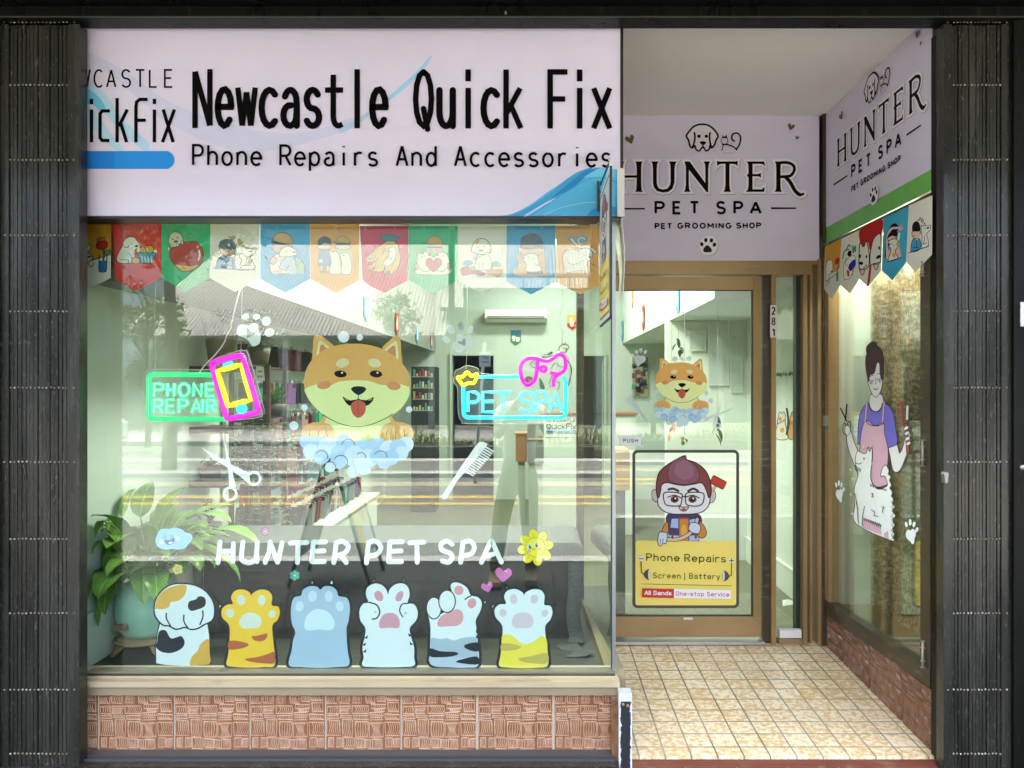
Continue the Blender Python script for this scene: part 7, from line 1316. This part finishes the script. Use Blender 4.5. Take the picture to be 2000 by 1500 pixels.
cr = thing('side_cupboard', (-.1, 6.5, .05), 'small brown timber cupboard seen between the neon sign and the flower sticker', 'cupboard')
d = 6.6; xa, xb = X(1007, d), X(1029, d); zt2 = Z(846, d); b = MB(); b.box(xa, xb, d, d+.35, Z(902, d), zt2-.012); link('carcass', b.mesh('carcass', mat((.26, .12, .045), .4)), cr); b = MB(); b.box(xa-.01, xb+.01, d-.012, d+.36, zt2-.011, zt2); link('top', b.mesh('top', mat((.3, .15, .07), .4)), cr)
b = MB(); b.box(X(1014, d), X(1016.5, d), d-.008, d-.0005, Z(876, d), Z(866, d)); link('handle', b.mesh('handle', CHROME), cr); b = MB(); b.box(xa+.02, xb-.02, d+.04, d+.3, .05, Z(902, d)-.001); link('base', b.mesh('base', mat((.34, .38, .32), .6)), cr)
tc = thing('tall_cupboard', (.13, 6.2, .05), 'grey green cupboard with a pale middle shelf behind the photographer', 'cupboard'); d = 6.2; xa, xb = X(1030, d), X(1062, d)
b = MB(); b.box(xa, xb, d, d+.4, Z(905, d), Z(826, d), mat((.14, .16, .14), .5)); b.box(xa+.01, xb-.01, d+.02, d+.38, .05, Z(905, d)-.001, mat((.30, .34, .28), .6)); link('body', b.mesh('body', mat((.14, .16, .14), .5)), tc); b = MB(); b.box(xa, xb, d-.01, d-.0005, Z(859, d), Z(856, d)); link('edge_strip', b.mesh('edge_strip', mat((.4, .28, .18), .5)), tc)
wb = thing('wooden_box', (.6, 4.6, .7), 'pale timber box end just inside the glass door under the push label', 'box'); d = 4.6; b = MB(); b.box(X(1150, d), X(1230, d), d, d+.3, Z(958, d), Z(879, d)); link('body', b.mesh('body', PINE), wb); b = MB(); b.box(X(1150, d), X(1222, d), d+.02, d+.28, .05, Z(958, d)); link('plinth', b.mesh('plinth', mat((.12, .13, .11), .6)), wb)
# welcome drawing on the rear wall
a = Art(onY(9.69), VN, ZP, eps=4e-4); WK = (.03, .04, .035)
def arcp(x, y): t = (x-1060)/170; return (1070+150*t, 322 - 62*math.sin(t*1.35) + (y) )
text(a, 'elcome', 1060, 0, 34, 26, 6, WK, .3, path=arcp); a.line([(1055, 345), (1120, 305), (1200, 285), (1250, 270)], 6, WK, smooth=True); a.line(crom([(1310, 240), (1345, 205), (1320, 175), (1270, 180), (1240, 215), (1265, 260), (1310, 255), (1322, 220), (1295, 210)], False), 6, WK); a.line([(1285, 180), (1270, 160)], 8, (.10, .25, .04)); a.line([(1300, 165), (1312, 145)], 8, (.10, .25, .04)); a.line(crom([(1300, 310), (1355, 380), (1370, 460), (1340, 600)], False), 12, WK)
a.line(crom([(1010, 380), (985, 345), (950, 365), (955, 405), (990, 415), (1000, 390), (980, 370)], False), 6, WK); a.line(crom([(1160, 430), (1180, 390), (1215, 370), (1240, 400), (1290, 415)], False), 5, WK); a.sfill([(1035, 530), (1060, 545), (1085, 600), (1095, 640), (1050, 635), (1040, 600)], (.01, .08, .06)); a.line(crom([(1150, 620), (1145, 570), (1160, 520), (1180, 500), (1210, 560), (1250, 580), (1230, 650)], False), 5, WK); a.sfill([(870, 560), (910, 510), (960, 520), (965, 555), (920, 575)], (.16, .05, .04))
tag(a.build('welcome_drawing'), 'black welcome line drawing with a dog on the rear wall', 'wall drawing')
# right wall decals: text, two cats
a = Art(onX(1.7985), XN, zx(1180, 500, 3.75), eps=4e-4)
a.xf = lambda x, y: (x, y)
for ch, x in zip(('d','a','y','i','s','a','l','s','o','a','d','a','y'), (1518, 1522.5, 1527, 1533, 1536.5, 1543, 1546.8, 1550, 1554, 1559.5, 1563.5, 1567.5, 1571.5)): text(a, ch, x-1.6, 735 - (x-1518)*.06, 8.5, 5.5, 1.2, (.03, .05, .03))
link_ = tag(a.build('wall_lettering'), 'small black wall lettering seen through the sidelight', 'lettering')
for px, col, c2, lab in ((1528, (.62, .62, .5), (.55, .25, .04), 'white and orange spotted cat decal on the inner wall'), (1552, (.55, .28, .07), (.62, .5, .3), 'orange cat decal on the inner wall')):
    a = Art(onX(1.7985), XN, lambda x, y, px=px: (px + x, 828 + y), eps=4e-4); L_ = (.05, .035, .02)
    a.blob([(-12, 28), (-10, 0), (-7, -18), (-4, -24), (0, -20), (3, -24), (6, -16), (6, 0), (11, 28)], col, L_, 1.2); a.ell(0, 12, 4, 5, c2); a.ell(-4, -10, 3, 4, c2); a.line([(-9, 0), (6, -8)], 2, (.45, .05, .1)); a.line([(9, 20), (12, -6), (9, -30)], 3.5, L_, smooth=True)
    tag(a.build('cat_decal'), lab, 'wall decal', 'cat decals on the inner wall')
# cork board with photos, two white frames, hanging feather ornaments behind the door
fb = thing('photo_board', (1.0, 9.66, 1.2), 'cork board crowded with dark pictures on the rear wall seen through the door', 'notice board'); d = 9.66
b = MB(); b.box(X(1236, d), X(1266, d), d, d+.02, Z(775, d), Z(700, d)); link('board', b.mesh('board', mat((.30, .24, .12), .7)), fb); rr = random.Random(5); b = MB()
for k in range(26): x, z = X(rr.uniform(1238, 1262), d), Z(rr.uniform(702, 770), d); b.box(x-.03, x+.03, d-.006, d-.001, z-.035, z+.03, mat(rr.choice([(.05, .04, .03), (.10, .03, .03), (.04, .22, .12), (.30, .28, .22), (.12, .10, .06)]), .5))
link('pictures', b.mesh('pictures', None), fb)
for x0, x1, y0, y1, lab in ((1346, 1378, 648, 684, 'small square white frame on the inner wall behind the door'), (1383, 1423, 612, 752, 'arched white picture frame on the inner wall behind the door'), (1426, 1449, 652, 766, 'tall white frame beside the arched frame behind the door')):
    d = 6.28; a = Art(onY(d), VN, eps=1.2e-3); top = arc((x0+x1)/2, y0+(x1-x0)/2, (x1-x0)/2, (x1-x0)/2, 180, 360, 12) if 'arched' in lab else [(x0, y0), (x1, y0)]
    a.fill(top + [(x1, y1), (x0, y1)], (.50, .58, .53)); a.line(top + [(x1, y1), (x0, y1)], 1.8, (.74, .78, .73), closed=True); a.mb.box(X(x0, d)+.002, X(x1, d)-.002, d+.0005, d+.02, Z(y1, d)+.002, Z(y0, d)-.03, WHITE)
    tag(a.build('picture_frame'), lab, 'picture frame', 'white frames behind the door')
hr = thing('room_divider', (1.6, 6.36, .05), 'pale green partition behind the glass door carrying white frames', 'partition'); b = MB(); b.box(1.12, 1.60, 6.31, 6.41, .05, 2.08); link('panel', b.mesh('panel', WALLW), hr)
for px, y0, y1, col, lab, cc in ((1402, 808, 876, (.02, .018, .015), 'black feather ornament hanging behind the scissors on the door', 1), (1312, 806, 866, (.40, .16, .06), 'orange feather ornament hanging below the small dog', 2), (1337, 850, 872, (.35, .25, .05), 'short yellow feather ornament behind the door', 3), (1325, 660, 700, (.10, .10, .09), 'dark feather ornament hanging above the small dog', 4)):
    d = 5.2; x = X(px, d); t = thing('feather_ornament', (x, d, Z(y1, d)), lab, 'hanging ornament', 'feather ornaments behind the door'); b = MB(); b.tube([(x, d, 3.19 if x < 1.0 else 2.08), (x, d, Z(y0, d))], .0012, None, 4); link('thread', b.mesh('thread', mat((.3, .3, .25), .6)), t)
    L = LB(); rr = random.Random(cc); h = Z(y0, d) - Z(y1, d)
    for k in range(5): L.leaf((x+rr.uniform(-.02, .02), d, Z(y0, d) - h*k/7), rr.uniform(0, 360), h*.42, .028, -55, 30, .2, 5)
    link('feathers', L.mesh('feathers', mat(col, .7)), t)
b = MB(); b.add([(X(1527, 5.0), 4.98, .052), (X(1552, 5.2), 5.05, .052), (X(1530, 5.1), 5.12, .052), (X(1535, 5.1), 5.06, .075)], [(0, 1, 3), (1, 2, 3), (2, 0, 3), (0, 2, 1)]); tag(b.build('paper_scrap', WHITE), 'folded white paper scrap on the floor behind the sidelight', 'paper')
# ================================================================ the street behind the camera (seen in the glass)
def RX_(px, D): return (px - CX) * D / F          # D = 6.2 - y : where a reflected thing stands
GY = 6.2
HOUSE = mat((.42, .43, .38), .7)
st = thing('market_hall', (-6, -26, -.2), 'long hall across the street with a corrugated awning roof', 'building')
D = 45; b = MB(); b.box(-60, 40, GY-D-10, GY-D, -.4, Z(345, D)); link('wall', b.mesh('wall', m_plaster((.18, .19, .15), (.24, .25, .2), 'hall_wall')), st)
b = MB()
for k in range(56):
    x = -60 + k*1.78; b.box(x, x+1.5, GY-D+.01, GY-D+.1, Z(445, D), Z(418, D), mat((.035, .03, .02), .3)); b.box(x-.14, x-.04, GY-D+.01, GY-D+.16, Z(470, D), Z(415, D), mat((.5, .5, .45), .5))
link('windows', b.mesh('windows', None), st)
b = MB(); b.box(-60, 40, GY-D+.1, GY-D+.5, Z(480, D)-.1, Z(452, D), mat((.28, .29, .26), .6)); link('parapet', b.mesh('parapet', None), st)
# corrugated verandah roof, hipped at its left end
D0, D1 = 30, 37; ze, zr_ = Z(655, D0), Z(478, D1); y0, y1 = GY-D0, GY-D1
n = NM('corrugated_iron', .45, .3); w = n.n('ShaderNodeTexWave', wave_type='BANDS', bands_direction='X'); w.inputs['Scale'].default_value = 1.9; n.l(n.co, w.inputs['Vector']); n.col(n.mix(w.outputs['Fac'], n.ramp(n.noise(.5, None, 5), [(.3, (.08, .076, .07)), (.7, (.13, .126, .116))]), (.26, .25, .235))); n.bump(w.outputs['Fac'], .6, .05); CORR = n.m
b = MB(); xl0, xl1, xr0, xr1 = RX_(228, D0), RX_(440, D1), RX_(868, D0), RX_(930, D1)+.4
b.add([(xl0, y0, ze), (xr0, y0, ze), (xr1, y1, zr_), (xl1, y1, zr_), (xl0, y1-4, ze), (xl0, y0, ze-.15), (xr0, y0, ze-.15), (xr1, y1, zr_-.15), (xl1, y1, zr_-.15)], [(0,1,2,3), (0,3,4), (5,8,7,6), (0,5,6,1), (1,6,7,2)]); link('verandah_roof', b.mesh('verandah_roof', CORR), st)
b = MB(); b.add([(xr0-.3, y0-1, Z(600, 31)), (40, y0-1, Z(600, 31)), (40, y1, zr_), (xr1-1, y1, zr_), (xr0-.3, y0-1, Z(600, 31)-.15), (40, y0-1, Z(600, 31)-.15), (40, y1, zr_-.15), (xr1-1, y1, zr_-.15)], [(0,1,2,3), (7,6,5,4), (0,4,5,1)]); link('side_roof', b.mesh('side_roof', CORR), st)
b = MB(); D = 29; b.box(RX_(905, D), RX_(1148, D), GY-D-.2, GY-D, Z(604, D), Z(562, D), mat((.26, .27, .25), .5))
for px in (978, 1023, 1069, 1112): b.box(RX_(px-1, D), RX_(px+1, D), GY-D+.001, GY-D+.05, Z(604, D), Z(540, D), mat((.45, .45, .42), .4))
b.box(RX_(930, D), 30, GY-D-.3, GY-D+.02, Z(540, D), Z(534, D), mat((.75, .75, .72), .4)); b.box(RX_(1148, D)+.01, 30, GY-D-.2, GY-D, Z(604, D), Z(534, D)-.01, mat((.25, .25, .23), .5)); link('canopy', b.mesh('canopy', None), st)
b = MB(); D = 33; b.box(RX_(330, D), 40, GY-D-.3, GY-D, -.2, Z(640, D)+1, m_plaster((.10, .12, .085), (.15, .17, .125), 'arcade_wall'))
for x0, x1, y0_, y1_, c in ((350, 420, 700, 830, (.03, .035, .03)), (640, 690, 690, 820, (.03, .035, .03)), (720, 780, 690, 830, (.04, .04, .035)), (890, 960, 700, 826, (.015, .02, .03)), (970, 1030, 640, 800, (.30, .34, .28)), (1090, 1140, 690, 820, (.05, .06, .05)), (1180, 1260, 660, 820, (.1, .1, .09)), (450, 560, 720, 830, (.14, .15, .12)), (250, 300, 660, 700, (.5, .52, .46))):
    b.box(RX_(x0, D), RX_(x1, D), GY-D+.01, GY-D+.08, Z(y1_, D), Z(y0_, D), mat(c, .4))
link('ground_floor', b.mesh('ground_floor', None), st)
b = MB(); D = 33
for px in (340, 600, 860, 1160, 1400): b.box(RX_(px, D)-.12, RX_(px, D)+.12, -24.2, -23.9, -.2, ze+.1)
link('verandah_posts', b.mesh('verandah_posts', mat((.3, .32, .28), .5)), st)
# white building far left
h2 = thing('white_house', (-22, -30, -.2), 'pale two storey building at the far left of the street reflection', 'building'); D = 36; b = MB(); b.box(-60, RX_(330, D), GY-D-6, GY-D, -.4, Z(470, D)); link('wall', b.mesh('wall', m_plaster((.34, .36, .31), (.42, .44, .39), 'white_render')), h2)
b = MB(); 
for px, py in ((215, 575), (255, 575), (212, 690), (262, 690)): b.box(RX_(px, D)-.6, RX_(px, D)+.6, GY-D+.01, GY-D+.08, Z(py+28, D), Z(py-25, D))
link('windows', b.mesh('windows', mat((.45, .5, .52), .2)), h2)
# fence, car, planter, poles, trees
fn = thing('picket_fence', (-15, -21.5, -.16), 'grey bar fence across the street beside the parked car', 'fence'); D = 27.6; b = MB()
for k in range(34): x = RX_(206, D)+k*.085*1; b.box(x, x+.03, GY-D, GY-D+.03, -.16, Z(740, D))
link('bars', b.mesh('bars', mat((.18, .2, .16), .5)), fn); b = MB(); b.box(RX_(205, D), RX_(335, D), GY-D-.02, GY-D-.001, Z(748, D), Z(744, D)); b.box(RX_(205, D), RX_(335, D), GY-D-.02, GY-D-.001, .1, .15); link('rail', b.mesh('rail', mat((.18, .2, .16), .5)), fn)
cx_, cyy = -14.2, -15.2
car = thing('parked_car', (cx_, cyy, -.30), 'white hatchback parked across the street', 'car'); b = MB(); side = [(-2.0, .0), (-2.05, .35), (-1.9, .62), (-1.1, .72), (-.55, 1.12), (.6, 1.16), (1.35, .95), (1.75, .72), (2.0, .5), (2.0, .05)]
b.prism([(cx_+x, -.05+z*1.0) for x, z in side], 'y', cyy-.8, cyy+.8, mat((.75, .76, .74), .2)); o = link('body', b.mesh('body', None), car); bv = o.modifiers.new('b', 'BEVEL'); bv.width = .08; bv.segments = 3
b = MB(); b.prism([(cx_-.98, -.05+.74), (cx_-.5, -.05+1.07), (cx_+.55, -.05+1.1), (cx_+1.2, -.05+.92), (cx_+1.2, -.05+.74)], 'y', cyy+.79, cyy+.812); link('side_glass', b.mesh('side_glass', mat((.03, .035, .04), .1)), car)
for x in (-1.25, 1.25):
    b = MB(); b.prism([(cx_+x+.31*math.cos(q*.3927), .02+.31*math.sin(q*.3927)) for q in range(16)], 'y', cyy+.62, cyy+.83); t_ = link('wheel', b.mesh('wheel', mat((.02, .02, .02), .7)), car)
b = MB(); b.box(cx_+1.9, cx_+2.02, cyy+.4, cyy+.75, .4, .52); link('headlight', b.mesh('headlight', mat((.7, .7, .65), .1)), car)
pt = thing('street_planter', (2, -13.6, -.3), 'long raised garden bed of strappy grasses across the street', 'planter'); b = MB(); b.box(-4.9, 22, -14.6, -14.35, -.30, -.02); b.box(-4.9, 22, -13.0, -12.75, -.30, -.02); b.box(-4.9, 22, -14.35, -13.0, -.30, -.06); link('edging', b.mesh('edging', mat((.06, .06, .05), .7)), pt)
rg_ = random.Random(31); L = LB()
for k in range(1500): 
    x = rg_.uniform(-4.6, 9 if k < 1300 else 20); s = .7 + .5*math.sin(x*1.3)+rg_.uniform(-.2, .2); L.leaf((x, rg_.uniform(-14.2, -13.1), -.06), rg_.uniform(0, 360), max(.25, .55*s), .035, rg_.uniform(50, 88), rg_.uniform(40, 110), .2, 4)
go = link('garden_grass', L.mesh('garden_grass', leafmat((.16, .22, .05), (.36, .40, .16), 'strap_grass'))); tag(go, 'tufts of strappy yellow green grass in the street garden bed', 'grass', kind='stuff')
go = None
md = thing('kerb_ramp', (-6, -8.4, -.3), 'low concrete median strip on the far side of the road lines', 'median'); b = MB(); b.box(-60, 60, -9.2, -8.7, -.299, -.22); link('concrete', b.mesh('concrete', mat((.42, .42, .38), .8)), md)
b = MB(); D = 14; x = RX_(938, D); b.tube([(x-.1, GY-D, -.3), (x+.08, GY-D, 2.35)], .03, mat((.5, .52, .5), .4)); sp = thing('parking_sign', (x, GY-D, -.3), 'white parking sign on a slightly leaning grey pole across the road', 'sign'); link('pole', b.mesh('pole', None), sp)
b = MB(); zc = Z(702, D); b.box(x-.02, x+.20, GY-D+.032, GY-D+.042, Z(716, D), Z(688, D)); link('plate', b.mesh('plate', mat((.75, .78, .76), .4)), sp)
a = Art(lambda u, v: Vector((x+.18-u, GY-D+.0425, zc+.11-v)), (0, 1, 0), eps=4e-4); text(a, '2', .02, .10, .085, .09, .014, (.02, .1, .25)); text(a, 'P', .10, .10, .085, .09, .014, (.02, .1, .25)); a.line([(.03, .16), (.15, .16)], .02, (.02, .1, .25)); link('marking', a.mb.mesh('marking'), sp)
D = 20; x = RX_(882, D); tag(MB().tube([(x, GY-D, -.2), (x, GY-D, 8.5)], .085, None, 10).build('street_pole', mat((.10, .12, .10), .5)), 'dark tall street pole in front of the market hall', 'pole')
def tree(px, D, ztop, zbot, rad, seed, lab, nl, col, tr=.09, sq=1.0):
    r = random.Random(seed); x, y = RX_(px, D), GY-D; t = thing('street_tree', (x, y, -.2), lab, 'tree', 'trees across the street'); b = MB(); zc = (ztop+zbot)/2; H_ = (ztop-zbot)/2
    b.tube([(x, y, -.2), (x+.06, y, zbot*.5), (x-.03, y, zbot+.3), (x, y, ztop-.5)], [tr, tr*.8, tr*.6, tr*.2]); cl = []
    for k in range(16):
        a_ = r.uniform(0, 6.28); q = r.uniform(.3, 1); zz = zc + r.uniform(-.85, .9)*H_; w = rad*q*math.sqrt(max(.1, 1-((zz-zc)/H_)**2)); e = Vector((x+math.cos(a_)*w, y+math.sin(a_)*w, zz)); b.tube([(x, y, max(zbot*.8, zz-.9)), ((x+e.x)/2, (y+e.y)/2, zz-.25), e], [tr*.35, tr*.22, .008], None, 5); cl.append(e)
    link('trunk', b.mesh('trunk', mat((.13, .10, .07), .8)), t); vs = []; fs = []
    for k in range(nl):
        c = cl[k % len(cl)]; p = c + Vector((r.gauss(0, .33), r.gauss(0, .33), r.gauss(0, .30)))*rad*.55*sq; s = r.uniform(.03, .075)*(1+rad*.25)
        u = Vector((r.uniform(-1, 1), r.uniform(-1, 1), r.uniform(-1, 1))).normalized(); w = u.orthogonal().normalized(); o = len(vs); vs += [p-u*s, p+w*s*.5, p+u*s, p-w*s*.5]; fs.append((o, o+1, o+2, o+3))
    me = bpy.data.meshes.new('crown'); me.from_pydata([tuple(v) for v in vs], [], fs); me.materials.append(leafmat(col[0], col[1], 'tree_leaf')); link('crown', me, t)
tree(288, 21, Z(545, 21), Z(760, 21), .85, 2, 'light green street tree at the left of the reflection', 2600, ((.10, .14, .05), (.24, .28, .12)))
tree(775, 24, Z(572, 24), Z(690, 24), .75, 3, 'small street tree above the big dog sticker', 1500, ((.10, .15, .04), (.2, .26, .09)))
tree(330, 15.5, Z(365, 15.5), Z(478, 15.5), 1.9, 4, 'broad overhanging tree above the left end of the window', 3000, ((.05, .08, .02), (.13, .17, .05)), .16)
tree(1300, 22, Z(560, 22), Z(700, 22), .9, 5, 'slim street tree reflected in the door glass', 2400, ((.12, .17, .06), (.26, .30, .14)))
# A-frame pavement sign near the kerb
ax, ay = -1.72, -.28
af = thing('pavement_sign', (ax, ay, -.15), 'black A frame pavement sign with a poster standing near the kerb', 'pavement sign')
BKF = mat((.02, .02, .02), .4)
for s, w_ in ((-1, 0), (1, 1)):
    b = MB(); 
    for yy in (-.28, .28): b.tube([(ax+s*.34, ay+yy, -.15), (ax+s*.03, ay+yy, .93)], .016, None, 6)
    b.tube([(ax+s*.27, ay-.28, .1), (ax+s*.27, ay+.28, .1)], .014, None, 6); b.tube([(ax+s*.03, ay-.28, .93), (ax+s*.03, ay+.28, .93)], .014, None, 6); link('leg_frame', b.mesh('leg_frame', BKF), af)
    m = MB(); q = [(ax+s*.272, ay-.26, .10), (ax+s*.272, ay+.26, .10), (ax+s*.034, ay+.26, .92), (ax+s*.034, ay-.26, .92)]; m.add([*q] + [(x-s*.008, y, z) for x, y, z in q], [(0,1,2,3), (7,6,5,4), (0,4,5,1), (2,6,7,3)]); link('poster_board', m.mesh('poster_board', mat((.60, .57, .60) if s > 0 else (.05, .05, .05), .5)), af)
a = Art(lambda u, v: Vector((ax+.034+.238*v+.003, ay+.26-.52*u, .92-.82*v)), (.96, 0, .28), eps=8e-4)
a.fill([(.50, .45), (.92, .45), (.92, .72), (.50, .72)], (.62, .34, .12)); a.fill([(.05, .52), (.4, .5), (.45, .95), (.1, .98)], (.66, .45, .12)); a.line([(.1, .3), (.9, .3)], .02, (.08, .08, .08)); a.line([(.2, .2), (.8, .2)], .012, (.1, .1, .1)); a.ell(.7, .6, .1, .09, (.3, .2, .4)); link('poster_print', a.mb.mesh('poster_print'), af)
# ================================================================ the photographer, reflected in the glass
gz = -.15
def skin(name, verts, edges, rad, m, parent=None, sub=1, root=0):
    me = bpy.data.meshes.new(name); me.from_pydata([tuple(v) for v in verts], edges, []); o = link(name, me, parent); me.materials.append(m)
    sk = o.modifiers.new('skin', 'SKIN'); sk.use_smooth_shade = True
    for i, r in enumerate(rad): me.skin_vertices[0].data[i].radius = (r, r) if not isinstance(r, tuple) else r; me.skin_vertices[0].data[i].use_root = (i == root)
    s = o.modifiers.new('sub', 'SUBSURF'); s.levels = sub; s.render_levels = sub
    return o
pr_ = thing('person', (-.18, -.15, gz), 'person in a pale T-shirt, green trousers and brown boots photographing the shop', 'person')
SKN_ = mat((.55, .38, .29), .5); TSH = m_plaster((.82, .82, .79), (.88, .88, .85), 'pale_jersey'); TRO = m_plaster((.26, .28, .16), (.34, .36, .22), 'olive_cloth'); BOO = mat((.22, .14, .075), .6)
V = [(-.14, -.30, .82), (-.14, -.30, 1.0), (-.13, -.32, 1.18), (-.11, -.32, 1.33), (-.08, -.28, 1.42), (-.05, -.25, 1.50), (-.045, -.235, 1.60)]
Ed = [(0,1), (1,2), (2,3), (3,4), (4,5), (5,6)]; Ra = [.12, .115, .135, .10, .05, (.072, .085), (.068, .082)]
def addc(pts, rr, frm):
    i = len(V); V.extend(pts); Ra.extend(rr); Ed.append((frm, i)); Ed.extend((i+k, i+k+1) for k in range(len(pts)-1)); return len(V)-1
addc([(-.24, -.29, .74), (-.30, -.20, .36), (-.33, -.12, -.06)], [.085, .058, .038], 0); addc([(-.06, -.30, .74), (-.05, -.24, .36), (-.035, -.20, -.06)], [.085, .058, .038], 0)
lw_ = addc([(-.28, -.32, 1.30), (-.33, -.20, 1.08), (-.14, -.09, 1.42), (-.085, -.055, 1.475)], [.055, .042, .027, (.026, .016)], 3); rw_ = addc([(.05, -.32, 1.29), (.12, -.20, 1.08), (.10, -.09, 1.41), (.075, -.055, 1.475)], [.055, .042, .027, (.026, .016)], 3)
for wi, sx_, hx0 in ((lw_, 1, -.072), (rw_, -1, .062)):
    for k in range(4):
        z = 1.475 + .019*k; L_ = .030 - abs(k-1.5)*.004; addc([(hx0-sx_*.004, -.045, z+.01), (hx0+sx_*.006, -.030, z+.014), (hx0+sx_*(.006+L_*.6), -.026, z+.016)], [.0085, .008, .0072], wi)
    addc([(hx0-sx_*.01, -.06, 1.468), (hx0+sx_*.02, -.062, 1.474), (hx0+sx_*.038, -.056, 1.482)], [.0105, .0095, .0085], wi)
skin('body', V, Ed, Ra, SKN_, pr_, 2, 0)
b = MB(); b.box(-.078, .078, -.024, -.013, 1.482, 1.558); link('phone_held', b.mesh('phone_held', mat((.02, .02, .02), .3)), pr_); ph_ = bpy.data.objects['phone_held']; ph_.parent = None; ph_.name = 'phone'; tag(ph_, 'dark phone held up in front of the photographer', 'phone')
skin('tshirt', [(-.14, -.30, .80), (-.14, -.30, 1.0), (-.13, -.32, 1.2), (-.11, -.32, 1.35), (-.29, -.32, 1.31), (-.335, -.25, 1.18), (.06, -.32, 1.30), (.11, -.25, 1.18)], [(0,1), (1,2), (2,3), (3,4), (4,5), (3,6), (6,7)], [(.17, .13), (.155, .125), (.16, .13), (.09, .08), .075, .068, .075, .068], TSH, pr_, 2)
skin('trousers', [(-.14, -.30, .93), (-.14, -.30, .80), (-.235, -.28, .66), (-.30, -.20, .34), (-.33, -.13, .02), (-.06, -.30, .66), (-.05, -.24, .34), (-.035, -.20, .02)], [(0,1), (1,2), (2,3), (3,4), (1,5), (5,6), (6,7)], [.135, .145, .105, .080, .062, .105, .080, .062], TRO, pr_, 2)
for x, y in ((-.335, -.10), (-.035, -.17)):
    b = MB(); prof = [(y-.10, gz), (y+.19, gz), (y+.205, gz+.03), (y+.19, gz+.06), (y+.10, gz+.085), (y+.045, gz+.12), (y+.04, gz+.2), (y-.08, gz+.2), (y-.09, gz+.06)]; b.prism(prof, 'x', x-.047, x+.047, BOO); b.prism([(y-.105, gz), (y+.20, gz), (y+.21, gz+.025), (y-.105, gz+.025)], 'x', x-.052, x+.052, mat((.03, .025, .02), .7)); o = link('boot', b.mesh('boot', None), pr_); m_ = o.modifiers.new('b', 'BEVEL'); m_.width = .02; m_.segments = 3
b = MB(); b.ball((-.045, -.25, 1.615), .088, .103, .085, None, 20, 12); link('hair', b.mesh('hair', mat((.04, .03, .022), .8)), pr_)
b = MB(); b.ball((-.045, -.155, 1.572), .013, .016, .02); b.ball((-.12, -.235, 1.565), .012, .02, .03); b.ball((.03, -.235, 1.565), .012, .02, .03); link('nose_and_ears', b.mesh('nose_and_ears', SKN_), pr_)
b = MB(); 
for x in (-.072, -.018): b.ball((x, -.163, 1.585), .010, .006, .006, mat((.03, .02, .02), .3))
b.tube([(-.07, -.16, 1.535), (-.045, -.167, 1.533), (-.02, -.16, 1.535)], .004, mat((.30, .12, .10), .5)); link('face_features', b.mesh('face_features', None), pr_)
